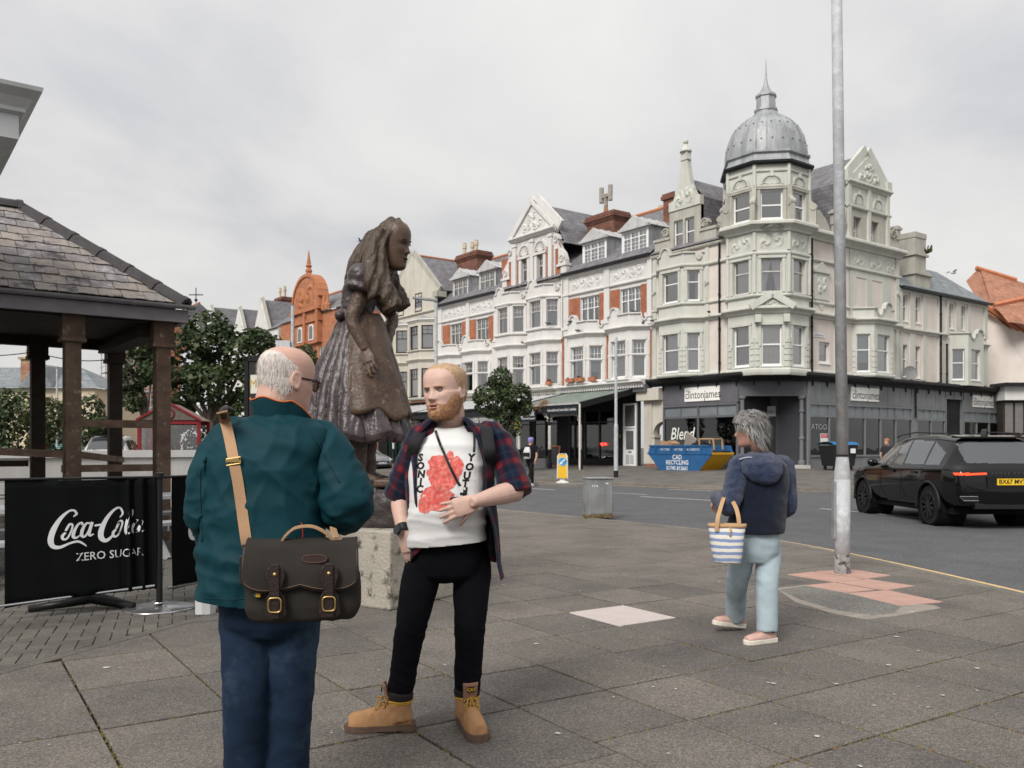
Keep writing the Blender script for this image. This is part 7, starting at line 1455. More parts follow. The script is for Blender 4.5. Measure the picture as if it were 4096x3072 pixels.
m=MB(); m.prism([(-.02,1.60),(.02,1.60),(.01,1.72),(-.005,1.70)],-.22,-.05); m.xf(Matrix.Translation((0,0,.01))); m.build('aerial_fin',M_BLKCAR,SUV)
boxp('bumper_crease',SUV,(-.78,.78,-.998,-.975,.655,.668),M_BLKM); boxp('lower_diffuser',SUV,(-.62,.62,-.985,-.9,.36,.47),M_BLK)
lettering('badge_lettering','RANGE ROVER',mat('badge_grey',(.10,.10,.10),.3,metal=.8),SUV,(0,-.968,.96),rot=(R(78),0,0),size=.07,space=1.6,extrude=.001)
hd=MB(); hd.sphere((-.38,1.25,1.22),(.10,.11,.14),12,8); hd.build('driver_headrest',M_BLK,SUV,smooth=True)
M_SILV=mat('silver_paint',(.30,.31,.33),.25,0,metal=.6,coat=.6); silr=mat('silver_rim',(.5,.5,.5),.3,metal=.8)
hatch_top=[(-.72,.6),(-.70,.90),(-.62,1.0),(-.45,1.2),(-.25,1.42),(.3,1.47),(.9,1.48),(1.4,1.45),(1.75,1.36),(2.4,1.02),(2.8,.95),(3.2,.86),(3.38,.7),(3.42,.5)]
hatch=(hatch_top,[(-.72,.72),(-.5,.86),(.2,.89),(2.5,.89),(3.1,.82),(3.42,.6)],[(-.72,.86),(-.3,.95),(1,.93),(2.4,.9),(3.4,.7)],[(-.72,.55),(0,.6),(1,.62),(2,.6)],[(-.72,.34),(-.4,.26),(3,.24),(3.42,.3)],2.58,.32,[(-.2,.45,.99,1.30,1.38),(.5,1.1,.98,1.38,1.39),(1.15,1.95,.97,1.38,1.12)],(-.30,1.02,1.36,.58),(1.45,2.45,.98,1.40,.68))
p=P(382,447,50.5); VW,vb=car('silver_car','silver hatchback parked along the far kerb behind the statue legs',(p.x-2.0,52.5,ROAD_Z),math.atan2(-.803,.596)-R(90)+R(2),M_SILV,*hatch,[],sub=1,rim=silr)
boxp('grille',VW,(-.42,.42,3.40,3.425,.52,.60),M_BLK); boxp('lower_grille',VW,(-.5,.5,3.39,3.43,.28,.42),M_BLK); pl=boxp('number_plate',VW,(-.26,.26,3.43,3.44,.44,.55),M_UPVC); lettering('plate_lettering','CW12 FUA',M_INK,pl,(0,3.442,.495),rot=(R(90),0,R(180)),size=.10,extrude=.001); m=MB(); m.cyl((0,3.415,.60),(0,3.43,.60),.055,n=16); m.build('badge',M_CHR,VW)
for sx in (-1,1): m=MB(); m.sphere((sx*.58,3.22,.68),(.19,.14,.075),12,8); m.build('headlight',mat('headlamp',(.55,.57,.6),.08,spec=.8,coat=1),VW,smooth=True)
p=P(111,447,34); WS,_=car('white_suv','white car seen from behind beyond the garden wall','' or (p.x-.1,34,0.12),R(12),mat('white_car_paint',(.72,.72,.72),.25,0,coat=.6),[(a,b*1.13+.05) for a,b in hatch_top],*hatch[1:2],[(a,b*1.12) for a,b in hatch[2]],*hatch[3:7],[(-.2,.45,1.1,1.46,1.52),(.5,1.1,1.1,1.52,1.53),(1.15,1.95,1.1,1.5,1.3)],(-.22,1.14,1.56,.66),(1.45,2.45,1.1,1.55,.68),[],sub=1,rim=silr)
boxp('roof_spoiler',WS,(-.6,.6,-.42,-.15,1.655,1.70),M_BLK)
# == people: kit
def ring_e(c,rx,ry,yaw=0,n=28,e=1.0):
    o=[]; cy,sy=math.cos(yaw),math.sin(yaw)
    for k in range(n):
        a=2*PI*k/n; ca,sa=math.cos(a),math.sin(a); x=rx*math.copysign(abs(ca)**e,ca); y=ry*math.copysign(abs(sa)**e,sa); o.append((c[0]+x*cy-y*sy,c[1]+x*sy+y*cy,c[2]))
    return o
def trunk(mb,rows,n=28,e=.85):
    mb.loft([ring_e(c,rx,ry,yaw,n,e) for c,rx,ry,yaw in rows])
def spline(pts,rs,k=5):
    q=[];n=len(pts)
    for i in range(n-1):
        p0,p1,p2,p3=[Vector(pts[j]) for j in (max(i-1,0),i,i+1,min(i+2,n-1))]
        for s in range(k):
            t=s/k; v=.5*((2*p1)+(-p0+p2)*t+(2*p0-5*p1+4*p2-p3)*t*t+(-p0+3*p1-3*p2+p3)*t**3); q.append((v,rs[i]*(1-t)+rs[i+1]*t))
    q.append((Vector(pts[-1]),rs[-1])); return [a for a,_ in q],[b for _,b in q]
def limb(mb,pts,rs,n=16,k=5): p,r=spline(pts,rs,k); mb.tube(p,r,n)
def rid(p,sx,sy,sz,seed=0): return 1-2*abs(mnoise.noise(Vector((p[0]*sx+seed*7.3,p[1]*sy+seed*3.1,p[2]*sz+seed))))
def displace(o,fn):
    me=o.data; me.update(); co=np.empty(len(me.vertices)*3); me.vertices.foreach_get('co',co); no=np.empty_like(co); me.vertices.foreach_get('normal',no); co=co.reshape(-1,3); no=no.reshape(-1,3)
    d=np.array([fn(c) for c in co]); co+=no*d[:,None]; me.vertices.foreach_set('co',co.ravel()); me.update(); return o
def cloth(name,mb,mt,par,vox,sm=4,fn=None,post=2):
    o=mb.build(name,mt,par); fixn(o); remesh(o,vox,sm)
    if fn: displace(o,fn)
    if post: s=o.modifiers.new('s','SMOOTH'); s.iterations=post; s.factor=.4; apply_mods(o)
    o.data.polygons.foreach_set('use_smooth',[True]*len(o.data.polygons)); return o
def cutplanes(o,planes):
    bm=bmesh.new(); bm.from_mesh(o.data)
    for co,no in planes: bmesh.ops.bisect_plane(bm,geom=bm.verts[:]+bm.edges[:]+bm.faces[:],plane_co=co,plane_no=no,clear_outer=True)
    bm.to_mesh(o.data); bm.free(); return o
HEAD_ROWS=[(-.004,.020,.060,-.030),(.000,.033,.074,.0),(.012,.046,.084,.028),(.03,.055,.087,.052),(.05,.061,.086,.072),(.07,.066,.086,.084),(.09,.070,.087,.092),(.11,.073,.086,.097),(.13,.0755,.088,.101),(.15,.0775,.0895,.103),(.17,.078,.087,.103),(.188,.075,.080,.098),(.204,.067,.067,.086),(.217,.053,.049,.067),(.226,.034,.029,.042),(.2305,.013,.011,.017)]
def head_surface(nu=96,nv=72,jaw=1.0,nose=1.0,fat=1.0):
    zs=[r[0] for r in HEAD_ROWS]
    def at(z,i):
        return float(np.interp(z,zs,[r[i] for r in HEAD_ROWS]))
    V=[]
    for j in range(nv+1):
        t=j/nv; z=-.004+.2345*(.5-.5*math.cos(PI*t)) if True else 0
        w=at(z,1)*(fat if z<.11 else 1+(fat-1)*.4); f=at(z,2); b=at(z,3); row=[]
        for i in range(nu):
            a=2*PI*i/nu; s,c=math.sin(a),math.cos(a); e=.92
            x=w*math.copysign(abs(s)**e,s); y=-(f if c>0 else b)*math.copysign(abs(c)**e,c)
            if c>0:
                g=lambda v,s_:math.exp(-(v/s_)**2); q=0
                npz=np.interp(z,[.070,.076,.081,.088,.098,.110,.120,.128],[0,.012,.024,.0235,.016,.009,.005,.0])*nose; q+=npz*g(x,.010+.004*g(z-.083,.01)); q+=.007*nose*(g(x-.0135,.006)+g(x+.0135,.006))*g(z-.080,.007)
                for sx in (-1,1):
                    q-=.0105*g(x-sx*.031,.017)*g(z-.117,.0105); q+=.0058*g(x-sx*.031,.011)*g(z-.1155,.0075); q+=.0042*g(x-sx*.030,.024)*g(z-.1335,.006); q+=.004*g(x-sx*.050,.016)*g(z-.092,.014); q-=.003*g(x-sx*.026,.006)*g(z-.072,.012)
                q+=.0050*g(x,.019)*g(z-.0565,.0045)+.0055*g(x,.017)*g(z-.0445,.005)-.0055*g(x,.024)*g(z-.0505,.0026)-.003*g(x,.015)*g(z-.0355,.005)+.006*g(x,.022)*g(z-.014,.013)
                y-=q*max(0,c)**.5
            row.append((x,y,z))
        V.append(row)
    return V
def head_faces(V):
    nu=len(V[0]); nv=len(V)-1; vs=[p for r in V for p in r]; fs=[(j*nu+i,j*nu+(i+1)%nu,(j+1)*nu+(i+1)%nu,(j+1)*nu+i) for j in range(nv) for i in range(nu)]; fs+=[tuple(range(nu-1,-1,-1)),tuple(range(nv*nu,(nv+1)*nu))]; return vs,fs
def ear(mb,sx,Mh):
    i0=len(mb.v); c=(sx*.076,.012,.108)
    mb.sphere((sx*.078,.014,.110),(.007,.015,.026),10,8); pts=[(sx*(.082),.013+.0165*math.cos(a),.110+.027*math.sin(a)) for a in [2*PI*k/14 for k in range(14)]]; mb.tube(pts,.0045,6,closed=True); mb.sphere((sx*.081,.006,.086),(.007,.009,.010),8,6); mb.xf(Mh,i0)
def shell(V,mask,thick,Mh,name,mt,par,nz=None,base=-.0015):
    nu=len(V[0]); nv=len(V)-1; me=bmesh.new(); top={};bot={}
    P3=[[Vector(p) for p in r] for r in V]
    def nrm(j,i): a=P3[j][(i+1)%nu]-P3[j][i-1]; b=P3[min(j+1,nv)][i]-P3[max(j-1,0)][i]; n=a.cross(b); return n.normalized() if n.length>0 else Vector((0,0,1))
    mk=[[mask(*V[j][i]) for i in range(nu)] for j in range(nv+1)]
    def get(d,j,i,lift):
        k=(j,i)
        if k not in d: d[k]=me.verts.new(Mh@(P3[j][i]+nrm(j,i)*lift))
        return d[k]
    for j in range(nv):
        for i in range(nu):
            q=[(j,i),(j,(i+1)%nu),(j+1,(i+1)%nu),(j+1,i)]
            if max(mk[a][b] for a,b in q)<=.02: continue
            f=[]
            for a,b in q:
                h=thick*mk[a][b];
                if nz: h*=1+nz(V[a][b])
                f.append(get(top,a,b,h if mk[a][b]>.02 else base))
            me.faces.new(f).smooth=True
    m=bpy.data.meshes.new(name); me.to_mesh(m); me.free(); m.materials.append(mt); o=bpy.data.objects.new(name,m); COL.objects.link(o); o.parent=par; return o
def strands(name,roots,mt,par,L,w=.0022,droop=.3,seed=0,curl=.3):
    r=random.Random(seed); vs=[];fs=[]
    for p,n,d in roots:
        l=L*r.uniform(.6,1.2); side=n.cross(d); side=side.normalized()*w if side.length>0 else Vector((w,0,0)); a=Vector(p); dd=(d+n*r.uniform(.1,.5)+Vector((r.gauss(0,curl),r.gauss(0,curl),r.gauss(0,curl)))*.5).normalized(); o=len(vs); k=4
        for s in range(k+1):
            t=s/k; c=a+dd*l*t+Vector((0,0,-droop*l*t*t)); ww=side*(1-t)**.7*.5; vs+=[tuple(c-ww),tuple(c+ww)]
        fs+=[(o+2*s,o+2*s+1,o+2*s+3,o+2*s+2) for s in range(k)]
    me=bpy.data.meshes.new(name); me.from_pydata(vs,[],fs); me.materials.append(mt); o=bpy.data.objects.new(name,me); COL.objects.link(o); o.parent=par; return o
def finger(mb,base,dirv,up,lens,rad,bends):
    p=Vector(base); d=Vector(dirv).normalized(); up=Vector(up).normalized(); ax=d.cross(up).normalized(); pts=[p-d*.012]; rs=[rad*1.05]
    for L,b in zip(lens,bends):
        d=Matrix.Rotation(b,3,ax)@d; pts.append(p+d*L*.5); rs.append(rad*.97); p=p+d*L; pts.append(p.copy()); rs.append(rad); rad*=.93
    rs[-1]*=.7; mb.tube(pts,rs,10)
def hand(mb,Mx,side,curl=(.25,.35,.25),spread=.07,scale=1.0,thumb=(.55,.25)):
    i0=len(mb.v); s=scale
    mb.loft([[(x*s,y0*s+ (y1-y0)*s*k,z*s) for k,z in ((0,-.007),(.25,-.013),(.5,-.015),(.75,-.013),(1,-.007),(1,.006),(.75,.012),(.5,.013),(.25,.012),(0,.006))] for x,y0,y1 in ((-.012,-.027,.027),(.015,-.034,.034),(.05,-.040,.040),(.083,-.042,.041),(.094,-.039,.038))])
    for k,(y,l) in enumerate(((.029,.080),(.010,.089),(-.010,.083),(-.029,.066))):
        y*=side; a=spread*(1.5-k)*side; finger(mb,(.088*s,y*s,0),(math.cos(a),math.sin(a),0),(0,0,1),[l*.45*s,l*.32*s,l*.27*s],.0094*s*(1-.06*(k==3)*2),[-c for c in curl])
    finger(mb,(.028*s,.034*side*s,-.004),(math.cos(thumb[0]),math.sin(thumb[0])*side,-.25),(0,0,1),[.04*s,.033*s,.027*s],.0098*s,[-.1,-thumb[1],-.2])
    mb.sphere((.025*s,.026*side*s,-.008*s),(.03*s,.018*s,.015*s),10,8)
    mb.xf(Mx,i0)
def frame(o,x,z):
    x=Vector(x).normalized(); z=Vector(z); z=(z-x*z.dot(x)).normalized(); y=z.cross(x); return Matrix(((x.x,y.x,z.x,o[0]),(x.y,y.y,z.y,o[1]),(x.z,y.z,z.z,o[2]),(0,0,0,1)))
def skinmat(name,base,flush=(.50,.20,.15)):
    m=mat(name,base,.5,.06,30,.10,260,col2=flush,c2scale=9,c2lo=.58,c2hi=.85,sss=.12,spec=.35); return m
def bvh(o):
    from mathutils.bvhtree import BVHTree
    return BVHTree.FromPolygons([v.co.copy() for v in o.data.vertices],[tuple(p.vertices) for p in o.data.polygons])
def drape_y(me,tree,dx,dz,y0,off=.0016,dirn=1):
    for v in me.vertices:
        h=tree.ray_cast(Vector((dx+v.co.x,y0,dz+v.co.y)),Vector((0,dirn,0)))
        yy=h[0].y if h[0] is not None else y0+.3
        v.co=(dx+v.co.x,yy-off*dirn,dz+v.co.y)
    return me
def denimmat(name,base,pale,sc=5):
    return mat(name,base,.85,.16,9,.25,420,col2=pale,c2scale=sc,c2lo=.52,c2hi=.8,fine=.16,fscale=500,spec=.15)
def eyes(par,Mh,iris=(.05,.07,.09),slit=.55):
    for sx in (-1,1):
        e=MB(); e.sphere((sx*.031,-.0735,.1165),(.0115,.0115,.0115*slit*1.25),14,10); e.xf(Mh); o=e.build('eye',mat('eye_white',(.45,.42,.40),.25,0,spec=.5),par,smooth=True)
        i=MB(); i.sphere((sx*.031+.0,-.0822,.1165),(.0054,.0035,.0054*min(1,slit*1.3)),12,8); i.xf(Mh); i.build('iris',mat('iris_%d'%int(iris[0]*100),iris,.15,0,spec=.6),o,smooth=True)
        l=MB(); l.tube([(sx*(.0185+.0255*t),-.0800-.0045*math.sin(PI*t)+.007*t*t,.1165+.0035+.0045*slit*math.sin(PI*t)) for t in [k/8 for k in range(9)]],[.001]+[.0022]*7+[.001],6); l.xf(Mh); l.build('upper_lid_line',mat('lash',(.10,.05,.035),.7),par,smooth=True)
# == the younger man facing us
def build_young():
    D=4.25; px=lambda x,y,d=D:P(x,y,d)
    T=thing('person','standing man in white printed t-shirt, open checked shirt, black jeans and tan boots','person',(-.33,4.25,0)); base=Vector((-.33,4.25,0))
    J=lambda x,y,d=D:px(x,y,d)-base
    SK=skinmat('fair_skin',(.56,.37,.305),(.55,.27,.21)); B=MB()
    neck=J(449,424,4.27); chest=J(449,455); sh_l=J(421,437,4.27); sh_r=J(497,437,4.29); el_l=J(400,494,4.33); wr_l=J(404,533,4.20); el_r=J(516,491,4.18); wr_r=J(477,501,3.99)
    hip_l=J(424,560,4.27); hip_r=J(472,560,4.29); kn_l=J(411,628,4.20); kn_r=J(470,628,4.24); an_l=J(400,693,4.24); an_r=J(467,693,4.30)
    HM=Matrix.Translation(J(446.5,418,4.235))@Matrix.Rotation(R(-33),4,'Z')@Matrix.Rotation(R(-3),4,'Y')@Matrix.Rotation(R(3),4,'X')@Matrix.Diagonal((1.17,1.13,1.13,1))
    V=head_surface(110,84,fat=1.13); vs,fs=head_faces(V); i0=len(B.v); B.add(vs,fs); B.xf(HM,i0); ear(B,1,HM); ear(B,-1,HM)
    limb(B,[HM@Vector((0,.03,.09)),HM@Vector((0,.035,.02)),neck+Vector((0,.03,-.02)),chest+Vector((0,.02,0))],[.060,.066,.072,.085],20)
    trunk(B,[(J(448,447),.13,.08,0),(J(448,470),.15,.10,0),(J(447,500),.15,.115,0),(J(447,530),.15,.11,0),(J(447,556),.15,.10,0),(J(447,574),.13,.09,0)])
    limb(B,[sh_l,(sh_l+el_l)/2,el_l],[.062,.056,.047]); limb(B,[el_l,(el_l*.6+wr_l*.4)+Vector((-.004,0,0)),wr_l],[.047,.046,.031]); limb(B,[sh_r,(sh_r+el_r)/2,el_r],[.062,.058,.052]); limb(B,[el_r,el_r*.62+wr_r*.38+Vector((0,0,.002)),wr_r,wr_r+(wr_r-el_r).normalized()*.035],[.052,.050,.030,.020])
    limb(B,[hip_l,(hip_l+kn_l)/2,kn_l,(kn_l+an_l)/2,an_l],[.085,.078,.058,.055,.042]); limb(B,[hip_r,(hip_r+kn_r)/2,kn_r,(kn_r+an_r)/2,an_r],[.085,.078,.058,.055,.042])
    limb(B,[an_l,an_l+Vector((0,0,-.07))],[.042,.036]); limb(B,[an_r,an_r+Vector((0,0,-.07))],[.042,.036])
    hand(B,frame(wr_l,(J(409,552,4.20)-wr_l),(-.5,-.85,0)),-1,curl=(.2,.2,.1))
    fdir=(J(448,511,4.02)-wr_r); hand(B,frame(wr_r+fdir.normalized()*.01,fdir,(.05,-1,.12)),1,curl=(.10,.20,.2),spread=.10,scale=1.10,thumb=(.42,.1))
    body=B.build('body',SK,T); fixn(body); remesh(body,.0042,3,.5)
    HR=mat('ginger_blond_hair',(.40,.255,.15),.65,.18,60,.3,300,col2=(.52,.36,.23),c2scale=40,c2lo=.4,c2hi=.7,spec=.3); BD=mat('ginger_beard',(.33,.165,.085),.8,.2,80,.3,330,col2=(.46,.28,.17),c2scale=50,c2lo=.45,c2hi=.7)
    nzf=lambda p:.14*mnoise.noise(Vector((p[0]*160,p[1]*160,p[2]*40)))
    def beard(x,y,z):
        if y>.030: return 0
        a=abs(x); top=np.interp(a,[0,.012,.03,.045,.058,.075],[.0705,.0705,.061,.055,.072,.100])
        m=np.clip((top-z)/.022,0,1)
        if a<.024 and .0415<z<.0590: m=min(m,np.clip(abs(z-.0505)/.0075-.55,0,1))
        if y>-.0: m*=np.clip((.030-y)/.02,0,1)*np.clip((a-.04)/.02,0,1)
        if a<.0095 and .030<z<.041: m*=.55
        return float(np.clip(m*(.85+.5*mnoise.noise(Vector((x*55,y*55,z*55)))),0,1))
    shell(V,beard,.0026,HM,'beard',BD,T,nzf)
    def hair(x,y,z):
        side=np.clip((abs(x)-.048)/.012,0,1); line=np.interp(y,[-.075,-.05,-.03,-.005,.02,.10],[.215,.202,.165,.118,.10,.045]); crown=np.interp(y,[-.08,-.055,-.03],[.0,.25,.9])
        m=np.clip((z-line)/.014,0,1)
        if y>.03: m=np.clip((z-np.interp(y,[.03,.10],[.085,.03]))/.012,0,1)
        return float(m*(crown if z>.19 else 1)*(.75 if z>.2 else 1))
    shell(V,hair,.0065,HM,'hair',HR,T,nzf)
    rr=random.Random(5); rt=[]; NU=len(V[0])
    for _ in range(1500):
        j=rr.randrange(30,len(V)-1); i=rr.randrange(NU); p=V[j][i]
        if hair(*p)<.4: continue
        n=(Vector(p)-Vector((0,0,.10))).normalized(); d=Vector((0,.8,-.35)) if p[2]>.17 else Vector((0,.35,-.9)); rt.append((HM@(Vector(p)+n*.004),HM.to_3x3()@n,HM.to_3x3()@d))
    strands('hair_strands',rt,HR,T,.024,.0020,.15,1,.35); rt=[]
    for _ in range(5200):
        j=rr.randrange(2,52); i=rr.randrange(NU); p=V[j][i]; b_=beard(*p)
        if b_<rr.random()*.9+.05: continue
        n=(Vector(p)-Vector((0,.0,p[2]+.02))).normalized(); rt.append((HM@(Vector(p)+n*.0025),HM.to_3x3()@n,HM.to_3x3()@Vector((p[0]*2,-.1,-.9))))
    strands('beard_strands',rt,BD,T,.0095,.0013,.1,2,.7)
    for sx in (-1,1):
        b=MB(); b.tube([(sx*(.012+.036*t),-.0895-.002*math.sin(PI*t)+.016*t*t,.1315+.004*math.sin(PI*t*.8)-.004*t) for t in [k/8 for k in range(9)]],[.003,.0045,.005,.005,.0045,.004,.0035,.003,.0015],6); b.xf(HM); b.build('eyebrow',mat('eyebrow_ginger',(.40,.22,.13),.8,.2,80),T,smooth=True)
    eyes(T,HM,(.05,.07,.09),.20)
    lp=MB(); lp.tube([(.021*t,-.0905+.006*t*t,.0575-.0015*abs(t)+.001) for t in [k/5-1 for k in range(11)]],[.001]+[.0026]*9+[.001],6); lp.tube([(.018*t,-.0915+.006*t*t,.0440+.001*t*t) for t in [k/5-1 for k in range(11)]],[.001]+[.0034]*9+[.001],6); lp.xf(HM); lp.build('lips',mat('lip_skin',(.46,.20,.17),.45,.05,50),T,smooth=True)
    mo=MB(); mo.tube([(.019*t,-.0885+.006*t*t,.0510) for t in [k/5-1 for k in range(11)]],[.0008]+[.0028]*9+[.0008],6); mo.xf(HM); mo.build('mouth_line',mat('mouth_dark',(.06,.02,.02),.6),T,smooth=True)
    TS=mat('white_cotton',(.66,.655,.645),.9,.03,10,.12,60,spec=.1); s=MB()
    trunk(s,[(J(449,424,4.28),.062,.060,0),(J(449,429,4.28),.095,.075,0),(J(449,437,4.275),.150,.095,0),(J(449,446),.172,.108,0),(J(449,458),.182,.122,0),(J(448,480),.184,.140,0),(J(448,505),.183,.158,0),(J(447,525),.184,.160,0),(J(447,540),.186,.152,0),(J(447,547),.187,.150,0)],36,.82)
    def tfold(p): return .006*rid((p[0]+.5*p[2],p[1],p[2]),5,5,9,1)*(1 if p[2]<1.38 else .4)+.009*max(0,rid((p[0]+p[2]*.35,p[1],p[2]),3,3,16,2))*(1 if p[2]<1.1 else .45)
    shirt=cloth('t_shirt',s,TS,T,.007,3,tfold,2); cutplanes(shirt,[(J(449,542.5),(.09,0,-1)),((0,0,1.470),(0,-.26,1))])
    so=shirt.modifiers.new('sol','SOLIDIFY'); so.thickness=.004; so.offset=-1
    nr_=MB(); c=J(449,429.5,4.268); nr_.tube([(c.x+.068*math.cos(a),c.y+.008+.070*math.sin(a),1.470+.018*math.sin(a)) for a in [2*PI*k/28 for k in range(28)]],.0075,8,closed=True); nr_.build('neck_rib',TS,shirt,smooth=True)
    tree_=bvh(shirt); PR=mat('print_red',(.60,.10,.085),.9,.25,50,0,col2=(.68,.30,.26),c2scale=60,c2lo=.45,c2hi=.7); INK=mat('print_black',(.02,.02,.022),.9)
    y0=-.5
    def letter(tx,x,y,sz,sh=0.12):
        me=text_mesh(tx,sz,0,shear=sh,bold=.0024); me.materials.clear(); me.materials.append(INK); q=J(x,y); drape_y(me,tree_,q.x,q.z,y0); o=bpy.data.objects.new('print_letter',me); COL.objects.link(o); o.parent=shirt
    for tx,x,y in zip('SONIC',(422.5,422.5,423.5,423,422),(457.5,465.5,473.5,481,488)): letter(tx,x,y,.047)
    for tx,x,y in zip('YOUTH',(472,470.5,468,466.5,465),(457.5,466.5,475,482.5,490)): letter(tx,x,y,.047)
    rr=random.Random(9)
    def blob(cx,cy,rx,ry,seed,n=44):
        m=MB(); q=J(cx,cy); pts=[]; m.add([(0,0,0)],[]); vs=[(0,0,0)]; fs=[]
        for k in range(n):
            a=2*PI*k/n; r_=1+.16*mnoise.noise(Vector((math.cos(a)*2,math.sin(a)*2,seed)))+.07*mnoise.noise(Vector((math.cos(a)*9,math.sin(a)*9,seed))); vs.append((rx*.5*r_*math.cos(a),ry*.5*r_*math.sin(a),0));
        for k in range(n): r2=vs[k+1]; vs.append((r2[0]*2,r2[1]*2,0))
        for k in range(n): fs.append((0,1+k,1+(k+1)%n)); fs.append((1+k,1+n+k,1+n+(k+1)%n,1+(k+1)%n))
        me=bpy.data.meshes.new('print_blot'); me.from_pydata(vs,[],fs); me.materials.append(PR); drape_y(me,tree_,q.x,q.z,y0,.0010+.0002*seed); o=bpy.data.objects.new('print_blot',me); COL.objects.link(o); o.parent=shirt
    for i,(cx,cy,rx,ry) in enumerate(((441,463,.050,.040),(458,466,.034,.050),(446,477,.072,.055),(440,496,.080,.062),(428,503,.034,.040),(452,455,.016,.022),(433,472,.02,.02))): blob(cx,cy,rx,ry,i+1)
    PLD=bpy.data.materials.new('checked_flannel'); PLD.use_nodes=True; t=PLD.node_tree; n=t.nodes.new; l=t.links.new; b=t.nodes['Principled BSDF']; b.inputs['Roughness'].default_value=.95; b.inputs['Specular IOR Level'].default_value=.1; b.inputs['Sheen Weight'].default_value=.15
    tc=n('ShaderNodeTexCoord'); at=n('ShaderNodeAttribute'); at.attribute_name='cloth_uv'; nz=n('ShaderNodeTexNoise'); nz.inputs['Scale'].default_value=9; l(at.outputs['Vector'],nz.inputs[0]); vmx=n('ShaderNodeVectorMath'); vmx.operation='MULTIPLY_ADD'; l(nz.outputs['Color'],vmx.inputs[0]); vmx.inputs[1].default_value=(.022,.022,0); l(at.outputs['Vector'],vmx.inputs[2]); sp=n('ShaderNodeSeparateXYZ'); l(vmx.outputs[0],sp.inputs[0])
    def band(o_,per,lo,hi,ph=0):
        a=n('ShaderNodeMath'); a.operation='MULTIPLY_ADD'; l(o_,a.inputs[0]); a.inputs[1].default_value=1/per; a.inputs[2].default_value=ph; f=n('ShaderNodeMath'); f.operation='FRACT'; l(a.outputs[0],f.inputs[0]); r=n('ShaderNodeValToRGB'); r.color_ramp.interpolation='EASE'; e=r.color_ramp.elements; e[0].position=lo; e[0].color=(0,0,0,1); e[1].position=min(lo+.13,hi); e[1].color=(1,1,1,1); e3=r.color_ramp.elements.new(hi); e3.color=(1,1,1,1); e4=r.color_ramp.elements.new(min(hi+.13,1)); e4.color=(0,0,0,1); l(f.outputs[0],r.inputs[0]); return r.outputs[0]
    def mixc(f,a,c,ty='MIX'):
        x=n('ShaderNodeMix'); x.data_type='RGBA'; x.blend_type=ty
        for s_,v in ((0,f),(6,a),(7,c)):
            if isinstance(v,(int,float,tuple)): x.inputs[s_].default_value=v
            else: l(v,x.inputs[s_])
        return x.outputs[2]
    b1,b2=band(sp.outputs[0],.098,.5,.82),band(sp.outputs[1],.105,.5,.80); th1,th2=band(sp.outputs[0],.098,.16,.20),band(sp.outputs[1],.105,.16,.20)
    c=(.006,.010,.024,1); h=n('ShaderNodeMath'); h.operation='MULTIPLY'; h.inputs[1].default_value=.42; l(b1,h.inputs[0]); c=mixc(h.outputs[0],c,(.085,.006,.012,1)); h2=n('ShaderNodeMath'); h2.operation='MULTIPLY'; h2.inputs[1].default_value=.42; l(b2,h2.inputs[0]); c=mixc(h2.outputs[0],c,(.085,.006,.012,1)); bb=n('ShaderNodeMath'); bb.operation='MULTIPLY'; l(b1,bb.inputs[0]); l(b2,bb.inputs[1]); h3=n('ShaderNodeMath'); h3.operation='MULTIPLY'; h3.inputs[1].default_value=.8; l(bb.outputs[0],h3.inputs[0]); c=mixc(h3.outputs[0],c,(.17,.012,.018,1))
    for th in (th1,th2): q=n('ShaderNodeMath'); q.operation='MULTIPLY'; q.inputs[1].default_value=.35; l(th,q.inputs[0]); c=mixc(q.outputs[0],c,(.02,.035,.06,1))
    l(c,b.inputs['Base Color']); MATS['checked_flannel']=PLD
    def setuv(o,fn): me=o.data; a=me.attributes.new('cloth_uv','FLOAT_VECTOR','POINT'); a.data.foreach_set('vector',[k for v in me.vertices for k in fn(v.co)]); return o
    ax=lambda z:J(448,447+(1.37-z)/.004857)
    def sh(u,v):
        a=R(-232+ (52+232)*u) if False else R(43+274*u)
        z=1.512-(1.512-.80)*v; ZT=[.78,.95,1.1,1.3,1.40,1.445,1.48,1.512]; k=np.interp(z,ZT,[.245,.232,.222,.212,.200,.175,.125,.082] if math.sin(a)>0 else [.172,.178,.188,.20,.198,.175,.125,.082]); kd=np.interp(z,ZT,[.20,.185,.18,.155,.135,.12,.10,.085])
        edge_r=max(0,1-u/.14); edge_l=max(0,1-(1-u)/.12)
        f=.010*math.sin(a*9+z*7)+.008*mnoise.noise(Vector((a*3,z*5,2)))+.012*edge_r*math.sin(z*21)
        x=(k+f)*math.sin(a); y=-(kd+f)*math.cos(a); c=ax(z)
        x+=edge_r*(.02+.085*max(0,(1.12-z)/.34)); y-=edge_r*(.015+.02*max(0,(1.1-z)/.3)); x-=edge_l*.0; z2=z-.055*edge_r*max(0,(1.0-z)/.2)+(.10*edge_l*max(0,(1.05-z)/.25))
        return (c.x+x,c.y+y+.012,z2)
    s=MB(); s.grid(sh,110,70); so_=s.build('checked_shirt',PLD,T,smooth=True); me=so_.data
    a_=me.attributes.new('cloth_uv','FLOAT_VECTOR','POINT'); a_.data.foreach_set('vector',[k for j in range(71) for i in range(111) for k in (i/110*.98,j/70*.71,0)])
    m_=so_.modifiers.new('s','SOLIDIFY'); m_.thickness=.004
